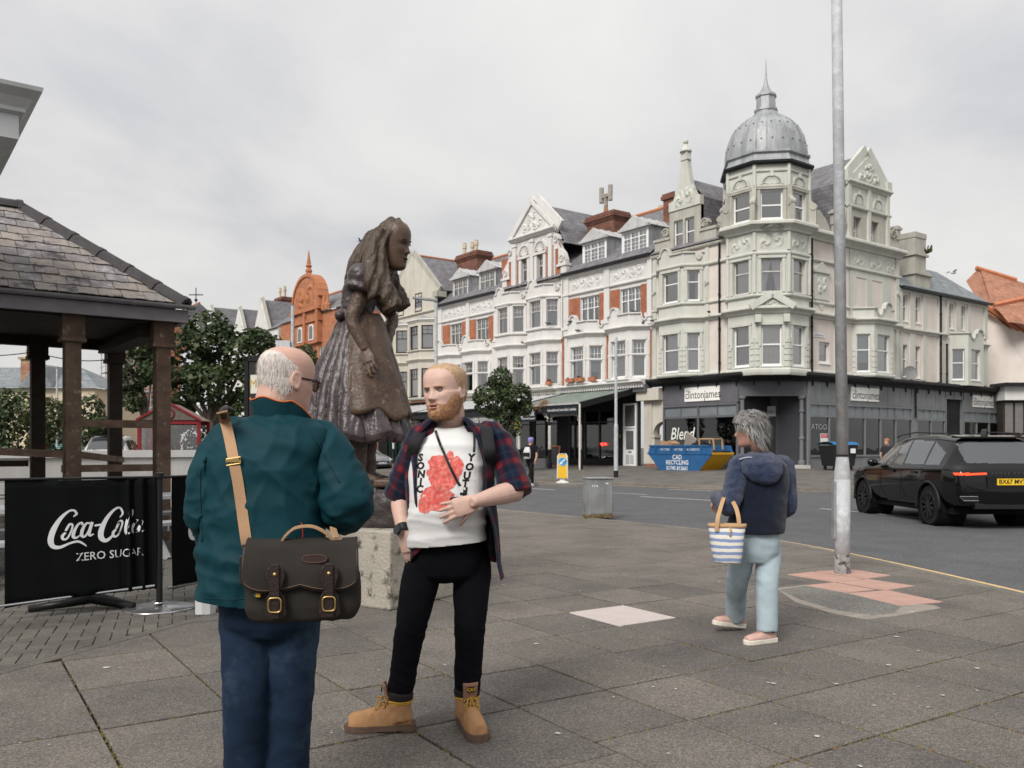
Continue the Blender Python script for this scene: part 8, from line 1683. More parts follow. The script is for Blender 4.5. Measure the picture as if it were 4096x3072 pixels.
    for nm,(p0,p1,p2),side in (('l',(sh_l,(sh_l+el_l)/2,el_l),-1),('r',(sh_r,(sh_r+el_r)/2,el_r),1)):
        s=MB(); d=(p2-p0); inn=p0+Vector((-side*.075,.0,.012)); limb(s,[inn,p0+Vector((-side*.012,0,-.006)),p1,p2,p2+d.normalized()*.018],[.060,.070,.072,.070,.071],20); axis=d.normalized()
        def ff(p,axis=axis,p0=p0): q=Vector(p)-p0; al=q.dot(axis); return .0085*rid((al*1.0,p[0]*.35,p[1]*.35+p[2]*.2),15,10,10,side+3)+.004*rid(p,14,14,14,5)
        o=cloth('sleeve',s,PLD,so_,.0075,2,ff,1); perp=axis.cross(Vector((0,1,0))).normalized(); perp2=axis.cross(perp)
        setuv(o,lambda c,p0=p0,axis=axis,perp=perp,perp2=perp2:(math.atan2((c-p0).dot(perp),(c-p0).dot(perp2))*.078,(c-p0).dot(axis),0))
        s=MB(); cu=p2+axis*.0; rg=[]
        limb(s,[cu-axis*.045,cu-axis*.02,cu+axis*.022],[.071,.077,.075],20); o=cloth('rolled_cuff',s,PLD,so_,.0075,2,lambda p:.004*rid(p,26,26,26,6),1); setuv(o,lambda c,p0=p0,axis=axis,perp=perp,perp2=perp2:((c-p0).dot(axis)+.03,math.atan2((c-p0).dot(perp),(c-p0).dot(perp2))*.078,0))
    for sx in (-1,1):
        def cf(u,v,sx=sx):
            a=R(150-100*u)*sx; r_=.082+.034*v+.01*u; c=J(449,432,4.28); return (c.x+r_*math.sin(a)*(1.0+.12*u),c.y+.012-r_*math.cos(a)*1.0,1.490-.035*v-.045*u*v-.02*u+.02*math.sin(PI*v))
        s=MB(); s.grid(cf,16,6); o=s.build('collar',PLD,so_,smooth=True); a_=o.data.attributes.new('cloth_uv','FLOAT_VECTOR','POINT'); a_.data.foreach_set('vector',[k for v in o.data.vertices for k in (v.co.x*1.2,v.co.z,0)]); m_=o.modifiers.new('s','SOLIDIFY'); m_.thickness=.005
    JN=mat('black_denim',(.0055,.006,.008),.9,.15,10,.2,300,spec=.08); s=MB()
    trunk(s,[(J(447,541),.166,.118,0),(J(447,552),.172,.118,0),(J(447,564),.172,.110,0),(J(447,574),.150,.098,0),(J(447,581),.07,.07,0)],30,.85)
    limb(s,[hip_l+Vector((.012,0,.05)),hip_l+Vector((0,0,-.03)),(hip_l+kn_l)/2,kn_l,(kn_l+an_l)/2,an_l+Vector((0,0,.01))],[.080,.094,.087,.070,.065,.060],20); limb(s,[hip_r+Vector((-.012,0,.05)),hip_r+Vector((0,0,-.03)),(hip_r+kn_r)/2,kn_r,(kn_r+an_r)/2,an_r+Vector((0,0,.01))],[.080,.094,.087,.070,.065,.060],20)
    def jf(p):
        k=math.exp(-((p[2]-.49)/.10)**2)+.9*math.exp(-((p[2]-.26)/.08)**2)+.5*math.exp(-((p[2]-.74)/.06)**2); return .0055*k*rid((p[0]*.6,p[1]*.6,p[2]+.7*p[0]),9,9,18,4)+.0035*rid((p[0]+.4*p[2],p[1],p[2]),8,8,4,2)
    cloth('jeans',s,JN,T,.008,7,jf,1)
    LE=mat('tan_nubuck',(.37,.205,.10),.8,.16,14,.25,160,col2=(.16,.075,.04),c2scale=12,c2lo=.6,c2hi=.85,spec=.15); SO=mat('boot_sole',(.115,.075,.055),.8,.15,30,.2,120); LC=mat('yellow_lace',(.45,.26,.05),.8); PAD=mat('black_collar',(.02,.017,.016),.6); YL=mat('boot_yellow_tab',(.55,.33,.02),.6)
    def boot(an,toe,rz):
        gx,gy=an.x+math.sin(rz)*.031,an.y-math.cos(rz)*.031; b=bpy.data.objects.new('boot',None); COL.objects.link(b); b.parent=T; b.location=(gx,gy,-0.0); b.rotation_euler=(0,0,rz)
        rows=[(.085,.030,.055,.03),(.07,.036,.06,.03),(.03,.040,.075,.025),(-.02,.042,.085,.025),(-.07,.046,.075,.025),(-.12,.050,.060,.025),(-.16,.050,.052,.025),(-.195,.043,.045,.025),(-.215,.028,.035,.025)]
        up=MB(); rg=[]
        for y,w_,h_,z0 in rows:
            hh=h_+.02 if y<.0 else h_+.03; rg.append([(w_*math.copysign(abs(math.cos(a))**.8,math.cos(a)),y,z0+ (hh*max(0,math.sin(a))**.8 if math.sin(a)>0 else 0)) for a in [2*PI*k/24 for k in range(24)]])
        up.loft(rg); limb(up,[(0,.035,.05),(0,.028,.10),(0,.030,.15),(0,.032,.18)],[.060,.058,.058,.058],18); o=up.build('upper',LE,b); fixn(o); remesh(o,.006,4); displace(o,lambda p:.003*rid(p,16,40,30,3)*(1 if -.12<p[1]<.02 else .4))
        s=MB(); ol=[(.045,.09),(.05,.04),(.048,-.02),(.053,-.08),(.058,-.14),(.054,-.19),(.036,-.226),(0,-.236)]; ol=ol+[(-x,y) for x,y in ol[-2::-1]]+[(-.03,.108),(.03,.108)]; s.slab(ol,.008,.034); fixn(s.build('welt',SO,b)); s=MB(); s.slab([(x*.96,y) for x,y in ol if y<-.03],0,.012); s.slab([(x*.96,y) for x,y in ol if y>.03],0,.012); fixn(s.build('tread',SO,b))
        s=MB(); limb(s,[(0,.030,.150),(0,.032,.178),(0,.034,.194)],[.062,.066,.060],18); s.build('padded_collar',PAD,b,smooth=True); s=MB(); limb(s,[(0,.031,.134),(0,.031,.152)],[.0605,.0612],18); s.build('collar_band',YL,b,smooth=True)
        s=MB(); s.grid(lambda u,v:((u-.5)*.062*(1+.25*v),-.026-.012*math.cos((u-.5)*PI)+.0-.022*(v-.3),.115+.115*v),8,6); o=s.build('tongue',mat('tongue_leather',(.27,.145,.10),.8,.1,14),b,smooth=True); m_=o.modifiers.new('s','SOLIDIFY'); m_.thickness=.006
        s=MB(); s.box(-.020,.020,-.052,-.048,.188,.214); s.xf(Matrix.Translation((0,-.006,0))); q=s.build('tongue_label',PAD,o); lettering('label_lettering','CAT',YL,q,(0,-.060,.201),size=.022,extrude=.0003,bold=.0005)
        s=MB()
        for k in range(5):
            z=.085+.02*k; y=-.075+.012*k; s.tube([(-.026,y+.012,z-.004),(0,y-.008,z+.008),(.026,y+.012,z+.006)],.0032,6); s.tube([(.026,y+.012,z-.004),(0,y-.010,z+.006),(-.026,y+.012,z+.006)],.0032,6)
        for sx in (-1,1): s.tube([(0,-.045,.165),(sx*.022,-.075,.158),(sx*.036,-.085,.12),(sx*.022,-.082,.085),(sx*.008,-.07,.13),(0,-.05,.163)],.003,6)
        s.tube([(.063*math.cos(a),.031+.063*math.sin(a),.146) for a in [2*PI*k/20 for k in range(20)]],.003,5,closed=True)
        s.build('laces',LC,b,smooth=True)
        s=MB()
        for k in range(4):
            for sx in (-1,1): s.sphere((sx*.030,-.055+.010*k,.096+.024*k),.005,8,6)
        q=s.build('eyelets',mat('brass',(.55,.38,.14),.3,metal=.9),b); q['kind']='stuff'
    boot(an_l,None,R(-84)); boot(an_r,None,R(17))
    w=MB(); d=(wr_l-el_l).normalized(); c=wr_l-d*.02; limb(w,[c-d*.02,c+d*.02],[.037,.0365],20); w.build('watch_strap',M_BLKM,T,smooth=True); w=MB(); w.cyl((0,0,0),(0,0,.014),.024,n=20); w.xf(frame(c+Vector((-.020,-.031,0)),d,(-.6,-.8,0))); w.build('watch_face',mat('watch_dark',(.02,.022,.025),.15),T)
    return T,dict(J=J,shirt=shirt,wr_r=wr_r,sh_l=sh_l,sh_r=sh_r,base=base,so=so_)
YM,YI=build_young()
def build_pack():
    b=YI['base']; J=YI['J']; t=thing('backpack','black backpack worn by the man in the checked shirt','backpack',tuple(b)); m=mat('pack_nylon',(.017,.018,.021),.7,.15,12,.3,120)
    s=MB(); trunk(s,[(Vector((-.0,.24,.98))+Vector((J(448,447).x,0,0)),.14,.06,0),(Vector((J(448,447).x,.26,1.05)),.155,.085,0),(Vector((J(448,447).x,.26,1.25)),.155,.09,0),(Vector((J(448,447).x,.24,1.42)),.12,.06,0)]); cloth('pack_body',s,m,t,.01,3)
    for sx,pts in ((-1,[J(430,430,4.45),J(427,426,4.33),J(421,431,4.20),J(416,441,4.145),J(412,452,4.16),J(408,462,4.26)]),(1,[J(476,429,4.45),J(481,424.5,4.34),J(486,429,4.20),J(488,441,4.14),J(490,455,4.13),J(494,468,4.24)])):
        q,_=spline(pts,[0]*len(pts),6); s=MB(); rg=[]
        for i,p in enumerate(q):
            d=(q[min(i+1,len(q)-1)]-q[max(i-1,0)]).normalized(); side=d.cross(Vector((0,-1,.25))).normalized() if abs(d.y)<.9 else Vector((1,0,0)); side=Vector((abs(side.x),side.y*math.copysign(1,side.x),side.z*math.copysign(1,side.x))); up=side.cross(d)
            w_,h_=.030,.006; rg.append([p+side*w_*a+up*h_*c for a,c in ((-1,-.4),(-1,.4),(-.7,1),(.7,1),(1,.4),(1,-.4),(.7,-1),(-.7,-1))])
        s.loft(rg); fixn(s.build('shoulder_strap',m,t,smooth=True))
    c=thing('camera_strap','thin black camera strap across the white t-shirt','strap',tuple(b)); tr=bvh(YI['shirt']); s=MB(); pts=[(436.5,431),(440,440),(446,453),(452,466),(458,478),(463,487),(467,497)]; Lf=[];Rt=[]
    q,_=spline([Vector((x,y,0)) for x,y in pts],[0]*len(pts),5)
    for i,k in enumerate(q):
        d=(q[min(i+1,len(q)-1)]-q[max(i-1,0)]).normalized(); nx=Vector((-d.y,d.x,0))
        for sgn,lst in ((-1,Lf),(1,Rt)):
            w=J(k.x+nx.x*1.25*sgn,k.y+nx.y*1.25*sgn); h=tr.ray_cast(Vector((w.x,-.6,w.z)),Vector((0,1,0))); lst.append((w.x,(h[0].y if h[0] is not None else w.y)-.006,w.z))
    n=len(Lf); s.add(Lf+Rt,[(i,i+1,i+1+n,i+n) for i in range(n-1)]); o=s.build('strap_band',M_BLKM,c); mm=o.modifiers.new('s','SOLIDIFY'); mm.thickness=.003
    s=MB(); pts=[J(473,424,4.33),J(474,431,4.19),J(474.5,442,4.13),J(474,452,4.11)]; q,_=spline(pts,[0]*4,5); s.tube(q,.006,6); s.build('strap_band',M_BLKM,c,smooth=True)
    w=J(463.5,487.5); s=MB(); s.box(w.x-.009,w.x+.009,w.y-.20,w.y-.17,w.z-.014,w.z+.014); s.build('buckle',mat('buckle_white',(.6,.6,.6),.4),c)
    cm=thing('camera','small black compact camera held flat under his hand','camera',tuple(b)); w=J(462,503,4.045); s=MB(); s.box(w.x-.055,w.x+.055,w.y-.01,w.y+.018,w.z-.028,w.z+.028); s.build('camera_body',M_BLKM,cm,bevel=.006); s=MB(); s.cyl((w.x+.012,w.y-.018,w.z+.003),(w.x+.012,w.y-.008,w.z+.003),.022,n=20); s.build('lens',mat('lens_dark',(.02,.02,.025),.1,spec=.7),cm)
build_pack()
# == the older man with his back to us
def build_old():
    D=3.26; base=Vector((-.90,3.26,0)); T=thing('person','balding older man seen from behind in a dark teal jacket and blue jeans','person',tuple(base)); J=lambda x,y,d=D:P(x,y,d)-base
    SKN=skinmat('pink_skin',(.54,.33,.265),(.52,.25,.20)); B=MB()
    HM=Matrix.Translation(J(283.5,414,3.29))@Matrix.Rotation(R(134),4,'Z')@Matrix.Rotation(R(7),4,'X')@Matrix.Diagonal((1.12,1.10,1.10,1))
    V=head_surface(100,80,fat=1.08); vs,fs=head_faces(V); i0=len(B.v); B.add(vs,fs); B.xf(HM,i0); ear(B,1,HM); ear(B,-1,HM)
    limb(B,[HM@Vector((0,.03,.10)),HM@Vector((0,.04,.03)),J(276,424,3.27),J(272,450,3.27)],[.066,.070,.078,.09],20)
    trunk(B,[(J(270,450),.15,.09,0),(J(268,500),.16,.13,0),(J(267,560),.16,.14,0),(J(267,600),.15,.12,0)])
    sl,sr=J(224,438,3.27),J(322,438,3.30); el,er=J(211,512,3.22),J(347,505,3.24); wl,wr=J(220,545,3.45),J(338,500,3.52)
    for a,b,c in ((sl,el,wl),(sr,er,wr)): limb(B,[a,(a+b)/2,b],[.05,.05,.045]); limb(B,[b,(b+c)/2,c],[.045,.042,.03])
    hand(B,frame(wr,(-.55,.75,.15),(.3,.3,.9)),-1,curl=(.5,.6,.4)); hand(B,frame(wl,(.4,.6,-.6),(-.8,.3,.3)),1,curl=(.3,.4,.3))
    hl,hr=J(247,606,3.27),J(294,606,3.29); kl,kr=J(246,700,3.22),J(290,700,3.27); al,ar=J(246,786,3.3),J(286,786,3.33)
    for a,b,c in ((hl,kl,al),(hr,kr,ar)): limb(B,[a,(a+b)/2,b,(b+c)/2,c],[.08,.07,.055,.05,.04])
    body=B.build('body',SKN,T); fixn(body); remesh(body,.0048,3)
    HR=mat('white_hair',(.60,.55,.51),.7,.12,60,.3,200,col2=(.45,.37,.33),c2scale=35,c2lo=.5,c2hi=.75)
    def hair(x,y,z):
        if y<-.02: return 0
        top=np.interp(y,[-.02,.03,.07,.11],[.135,.172,.202,.218]); low=np.interp(y,[-.02,.02,.06,.11],[.105,.075,.02,.01]); return float(np.clip((top-z)/.075,0,1)*np.clip((z-low)/.012,0,1)*np.clip((y+.02)/.02,0,1))
    shell(V,hair,.0035,HM,'hair',HR,T,lambda p:.2*mnoise.noise(Vector((p[0]*120,p[1]*120,p[2]*50)))); rr=random.Random(2); rt=[]; NU=len(V[0])
    for _ in range(9000):
        j=rr.randrange(8,len(V)-2); i=rr.randrange(NU); p=V[j][i]; h=hair(*p)
        if h<rr.random()*.8: continue
        n=(Vector(p)-Vector((0,0,.10))).normalized(); rt.append((HM@(Vector(p)+n*.001),HM.to_3x3()@n,HM.to_3x3()@Vector((p[0]*2,.25,-.9))))
    strands('hair_strands',rt,HR,T,.020,.0014,.12,3,.35)
    g=bpy.data.objects.new('glasses',None); COL.objects.link(g); g.parent=T; GF=mat('glasses_black',(.012,.012,.014),.3)
    for sx in (-1,1):
        m=MB(); m.tube([(sx*.066,-.082,.122),(sx*.074,-.05,.122),(sx*.081,.005,.121),(sx*.082,.020,.112),(sx*.080,.028,.098)],[.003,.003,.0028,.0026,.0022],6); m.xf(HM); m.build('temple',GF,g,smooth=True)
        m=MB(); m.tube([(sx*.036+.029*math.cos(a),-.094+.012*abs(math.cos(a))*(1 if math.cos(a)*sx>0 else 0),.113+.021*math.sin(a)) for a in [2*PI*k/20 for k in range(20)]],.0024,6,closed=True); m.xf(HM); m.build('rim',GF,g,smooth=True)
        m=MB(); m.add([(sx*.036+.027*math.cos(a),-.0935,.113+.019*math.sin(a)) for a in [2*PI*k/20 for k in range(20)]],[tuple(range(20))]); m.xf(HM); m.build('lens',M_SPEC,g)
    eyes(T,HM,(.05,.06,.07),.4)
    TE=mat('teal_shell_fabric',(.003,.034,.045),.65,.12,7,.10,260,spec=.15); s=MB()
    trunk(s,[(J(279,418,3.28),.085,.085,0),(J(276,424,3.28),.145,.10,0),(J(273,431,3.275),.205,.125,0),(J(271,445),.205,.15,0),(J(268,475),.205,.17,0),(J(266,505),.208,.185,0),(J(264,540),.214,.195,0),(J(262,575),.222,.19,0),(J(261,597),.226,.185,0),(J(261,604),.220,.18,0)],40,.85)
    limb(s,[sl+Vector((.09,0,.0)),sl+Vector((.022,0,-.02)),(sl+el)/2+Vector((-.006,-.01,0)),el,(el+wl)/2,wl],[.060,.074,.075,.072,.065,.058],20); limb(s,[sr+Vector((-.09,0,.0)),sr+Vector((-.022,0,-.02)),(sr+er)/2+Vector((.008,-.01,0)),er,(er+wr)/2,wr],[.060,.078,.084,.084,.07,.058],20)
    def jf(p):
        v=.008*rid((p[0]+.35*p[2],p[1],p[2]),4.5,4.5,5.5,1)+.006*rid((p[0]-.5*p[2],p[1],p[2]),10,10,9,2)
        for c,k in ((er,1.0),(el,.8)):
            q=Vector(p)-c; d=math.exp(-(q.length/.15)**2); v+=.016*d*k*rid((q.x+.6*q.z,q.y,q.z-.5*q.x),13,10,13,4)
        v+=.013*math.exp(-((p[2]-1.32)/.09)**2)*max(0,rid((p[0]*.7+p[2],p[1],p[2]),6,6,9,7))*(1 if abs(p[0])<.3 else 0)
        v+=.010*math.exp(-((p[2]-.92)/.10)**2)*rid((p[0]*.3,p[1]*.3,p[2]+.18*p[0]),8,8,16,8)
        v+=.008*max(0,rid((p[0]+.8*p[2],p[1]+.3*p[2],p[2]-.3*p[0]),6,6,3.2,12))**3+.007*max(0,rid((p[0]-.6*p[2],p[1],p[2]),7,7,5,14))**3
        return v
    jk=cloth('jacket',s,TE,T,.0066,4,jf,2); cutplanes(jk,[((0,0,J(263,600).z),(-.10,0,-1))]); m_=jk.modifiers.new('s','SOLIDIFY'); m_.thickness=.006; m_.offset=-1
    def col(u,v):
        a=R(-190+325*u); c=J(278,424,3.275); r_=.088+.012*v; z0=1.452-.012*math.cos(a-R(130)); fl=max(0,(u-.72)/.28); x=c.x+r_*math.sin(a)*1.0; y=c.y-r_*math.cos(a)*.98
        return (x+fl*(.035+.05*v),y+.02*fl,z0+.085*v*(1-.55*fl)-.055*fl-.03*fl*v+.006*math.sin(a*5+v*3))
    c=MB(); c.grid(col,60,8); o=c.build('collar',TE,jk,smooth=True); m_=o.modifiers.new('s','SOLIDIFY'); m_.thickness=.008
    c=MB(); c.tube([col(k/60,1.0) for k in range(0,61)],.0032,6); c.build('collar_piping',mat('orange_piping',(.50,.13,.04),.7),jk,smooth=True)
    q=[Vector(col(1,.1)),Vector(col(1,1)),Vector(col(.93,1)),Vector(col(.93,.1))]; c=MB(); tip=q[0]+Vector((.055,-.03,-.005)); c.add([tuple(q[1]+Vector((0,-.012,0))),tuple(q[2]+Vector((0,-.014,-.004))),tuple(q[0]+Vector((-.012,-.02,-.022))),tuple(tip)],[(0,1,2,3)]); o=c.build('collar_lining',mat('orange_lining',(.85,.22,.05),.7,.05,9),jk); m_=o.modifiers.new('s','SOLIDIFY'); m_.thickness=.004
    tr=bvh(jk)
    def seam(nm,pts,r_,mt,off=.001):
        vs=[]
        for x,y in pts:
            w=J(x,y); h=tr.ray_cast(Vector((w.x,-1.2,w.z)),Vector((0,1,0)))
            if h[0] is not None: vs.append(h[0]+Vector((0,-off,0)))
        if len(vs)>2: c=MB(); c.tube(vs,r_,5); c.build(nm,mt,jk,smooth=True)
    SE=mat('teal_seam',(.003,.030,.040),.6); seam('seam',[(311+k*1.4,424+k*2.3) for k in range(26)],.0028,SE); seam('seam',[(212+k*.2,470+k*4) for k in range(18)],.0025,SE); seam('pocket_piping',[(311,519),(312,525),(312,532),(311,537)],.0026,mat('red_piping',(.35,.03,.02),.6)); seam('hem_stitch',[(205+k*6,590-k*.05) for k in range(20)],.0018,SE)
    DN=denimmat('blue_denim',(.010,.022,.045),(.045,.075,.11),4); s=MB(); trunk(s,[(J(268,585),.165,.135,0),(J(269,605),.178,.14,0),(J(270,622),.172,.13,0),(J(270,634),.10,.10,0)],30,.85)
    for a,b,c in ((hl,kl,al),(hr,kr,ar)): limb(s,[a+Vector((0,0,.03)),a+Vector((0,0,-.06)),(a+b)/2,b,(b+c)/2,c+Vector((0,0,-.02))],[.09,.098,.090,.080,.078,.080],20)
    cloth('jeans',s,DN,T,.0085,5,lambda p:.0045*rid((p[0]+.5*p[2],p[1]+.3*p[2],p[2]-.6*p[0]),9,9,6,3)+.004*math.exp(-((p[2]-.47)/.10)**2)*rid((p[0]*.6,p[1]*.6,p[2]+.8*p[0]),8,8,14,6)+.0015*rid(p,16,16,16,4),1)
    tr2=None
    for a in (al,ar):
        s=MB(); s.loft([[(a.x+x*w_,a.y+y,z) for x,z in ((-1,0),(1,0),(1,.03),(.7,h_),(-.7,h_),(-1,.03))] for y,w_,h_ in ((-.08,.035,.05),(-.04,.042,.07),(.05,.045,.075),(.13,.05,.05),(.19,.04,.035))]); s.build('shoe',mat('dark_shoe',(.02,.016,.014),.5),T,smooth=True)
    return T,dict(J=J,base=base,jk=jk,tr=tr)
M_SPEC=glassmat('spectacle_glass',(.9,.9,.9),.05,.02)
OM,OI=build_old()
def build_bag():
    J=OI['J']; base=OI['base']; tr=OI['tr']; c0=P(303,578,2.93); t=thing('messenger_bag','dark olive canvas messenger bag with leather straps and brass buckles on the older man\'s back','bag',tuple(c0),R(8))
    CV=mat('olive_canvas',(.030,.027,.024),.85,.10,10,.15,500,fine=.10,fscale=700,spec=.1); LR=mat('brown_leather',(.020,.011,.010),.45,.2,14,.2,120,spec=.4); ST=mat('stitch_tan',(.16,.10,.07),.8); BR=mat('brass',(.55,.38,.14),.3,metal=.9); TN=mat('tan_webbing',(.42,.26,.15),.85,.08,12,.3,400,fine=.1,fscale=600)
    W,H,Dp=.185,.135,.062; s=MB()
    def ring(z,w_,d_): return ring_e((0,0,z),w_,d_,0,36,.55)
    s.loft([ring(-.135,W*.80,Dp*.8),ring(-.125,W*.92,Dp*.95),ring(-.09,W*1.0,Dp*1.05),(ring(-.02,W*1.0,Dp*1.1)),ring(.05,W*.99,Dp*1.0),ring(.10,W*.97,Dp*.8),ring(.125,W*.93,Dp*.5)]); cloth('bag_body',s,CV,t,.006,3,lambda p:.004*rid(p,9,9,9,2)+.004*rid((p[0],p[1],p[2]*.4),16,6,8,3)*(p[2]<.02),1)
    def flap(u,v):
        x=(u-.5)*2*(W+.014); lo=-.012+.030*math.cos((u-.5)*2*PI*1.0)*0-.020*abs(math.sin((u-.5)*PI*2))+.022*(abs(u-.5)*2)**8; edge=1-.10*(abs(u-.5)*2)**6
        sag=.010*math.sin(u*PI)+.004*math.sin(u*9)
        if v<.35: q=v/.35; return (x*edge,.055-.11*q-.01*math.sin(q*PI),.122+.022*math.sin(q*PI)*.6-.006*q-sag*.5)
        q=(v-.35)/.65; return (x*(edge+.02*q),-.055-.030*math.sin(min(1,q*1.3)*PI*.5)-.006*math.sin(u*14)*q,.116-(.116-lo)*q-sag*(1-q)*.5)
    s=MB(); s.grid(flap,48,26); o=s.build('flap',CV,t,smooth=True); m_=o.modifiers.new('s','SOLIDIFY'); m_.thickness=.006
    s=MB(); s.tube([flap(0,k/20) for k in range(7,21)]+[flap(k/40,1) for k in range(1,41)]+[flap(1,1-k/20) for k in range(1,14)],.0052,6); s.build('leather_binding',LR,o,smooth=True)
    s=MB(); e=.0058; s.tube([tuple(Vector(flap(k/60,.972))+Vector((0,-e,0))) for k in range(2,59)],.0011,4); s.build('stitching',ST,o)
    for sx in (-.42,.50):
        x=sx*W*1.0
        s=MB(); s.prism([(x-.026,.045),(x-.030,.02),(x-.022,-.008),(x-.014,-.03),(x+.014,-.03),(x+.022,-.008),(x+.030,.02),(x+.026,.045),(x+.012,.056),(x-.012,.056)],-.106,-.100); fixn(s.build('strap_patch',LR,t,bevel=.002)); s=MB(); s.box(x-.0135,x+.0135,-.114,-.107,-.112,.062); s.build('closure_strap',LR,t,bevel=.002)
        s=MB(); s.prism([(x-.034,-.105),(x-.022,-.118),(x+.022,-.118),(x+.034,-.105),(x+.030,-.05),(x+.018,-.03),(x-.018,-.03),(x-.030,-.05)],-.094,-.088); fixn(s.build('buckle_patch',LR,t,bevel=.002))
        s=MB(); s.tube([(x+.020*math.copysign(abs(math.cos(a))**.5,math.cos(a)),-.119,-.068+.023*math.copysign(abs(math.sin(a))**.5,math.sin(a))) for a in [2*PI*k/24 for k in range(24)]],.0030,8,closed=True); s.build('buckle',BR,t,smooth=True); s=MB(); s.sphere((x,-.116,.030),(.0065,.005,.0065),12,8); s.build('stud',BR,t,smooth=True)
    s=MB(); s.add([(.045+.042*math.copysign(abs(math.cos(a))**.6,math.cos(a)),-.087-.0,.075+.016*math.sin(a)) for a in [2*PI*k/28 for k in range(28)]],[tuple(range(28))]); o=s.build('leather_label',mat('label_leather',(.045,.028,.026),.5,.1,20),t); m_=o.modifiers.new('s','SOLIDIFY'); m_.thickness=.004
    s=MB(); s.tube([(.045+.038*math.copysign(abs(math.cos(a))**.6,math.cos(a)),-.0895,.075+.0125*math.sin(a)) for a in [2*PI*k/28 for k in range(28)]],.0008,4,closed=True); s.build('label_stitching',ST,o)
    hp=[(-.065,-.02,.128),(-.05,-.03,.150),(-.02,-.035,.172),(.03,-.035,.176),(.07,-.03,.158),(.10,-.02,.130),(.128,-.015,.130)]; q,_=spline([Vector(p) for p in hp],[0]*7,6)
    def band(nm,q,w_,h_,mt,par,side=Vector((0,1,0))):
        s=MB(); rg=[]
        for i,p in enumerate(q):
            d=(q[min(i+1,len(q)-1)]-q[max(i-1,0)]).normalized(); sd=(side-d*side.dot(d)).normalized(); up=sd.cross(d); rg.append([p+sd*w_*a+up*h_*b for a,b in ((-1,-1),(1,-1),(1,1),(-1,1))])
        s.loft(rg); return fixn(s.build(nm,mt,par))
    band('carry_handle',q,.013,.004,TN,t);
    s=MB(); s.box(-W-.012,-W+.045,-.062,-.052,-.01,.085); s.build('gusset_leather',LR,t,bevel=.004)
    s=MB(); s.box(-.150,-.143,-.078,-.070,-.045,-.005); s.build('green_tag',mat('tag_green',(.03,.12,.09),.7),t); s=MB(); s.box(-.142,-.128,-.080,-.074,-.047,-.022); s.build('yellow_tag',mat('tag_yellow',(.7,.42,.04),.7),t)
    def onback(x,y,off):
        w=P(x,y,3.05)-base; h=tr.ray_cast(Vector((w.x,-1.2,w.z)),Vector((0,1,0))); yy=h[0].y if h[0] is not None else w.y; d=base.y+yy-off; return P(x,y,d)
    path=[(222,412),(225,421),(228,432),(231,446),(234,462),(237.5,480),(240.5,500),(243,518),(245.5,536),(247,545)]; q=[onback(x,y,.008) for x,y in path];  q,_=spline(q,[0]*len(q),4); inv=t.matrix_basis.inverted() if False else None
    bpy.context.view_layer.update(); Mi=t.matrix_world.inverted(); q=[Mi@p for p in q]; b=band('shoulder_strap',q,.0185,.0022,TN,t,side=Vector((1,.1,.25)))
    k=Mi@onback(233.5,461,.016); s=MB(); s.tube([k+Vector((x,0,z)) for x,z in ((-.024,-.016),(.024,-.008),(.024,.014),(-.024,.006))],.003,6,closed=True); s.box(k.x-.026,k.x+.026,k.y-.004,k.y+.004,k.z-.004,k.z+.004); s.build('slider_buckle',BR,t)
    lo=[Mi@onback(247,545,.010),Mi@P(248,556,2.99),Mi@P(249.5,568,2.97),Mi@P(250,582,2.95)]; qq,_=spline(lo,[0]*4,4); band('strap_end_leather',qq,.017,.004,LR,t,side=Vector((1,.1,.1)))
    for y in (552,566):
        k=Mi@P(248.5,y,2.965); s=MB(); s.sphere(k,.0045,8,6); s.build('stud',BR,t,smooth=True)
    k=Mi@P(250.5,561,2.965); s=MB(); s.tube([k+Vector((.010*math.cos(a),0,.014*math.sin(a))) for a in [2*PI*i/16 for i in range(16)]],.0025,6,closed=True); s.build('ring',BR,t,smooth=True)
    s=MB(); s.tube([Mi@P(232,410,3.19),Mi@P(226,408.5,3.14),Mi@P(223,411,3.10),Mi@P(224,418,3.075)],[.010,.013,.014,.010],8); s.build('strap_pad',LR,t,smooth=True)
    band('strap_tail',[Mi@P(333,528,3.12),Mi@P(336,538,3.06),Mi@P(340,549,3.0)],.012,.003,TN,t,side=Vector((.6,1,0)))
build_bag()
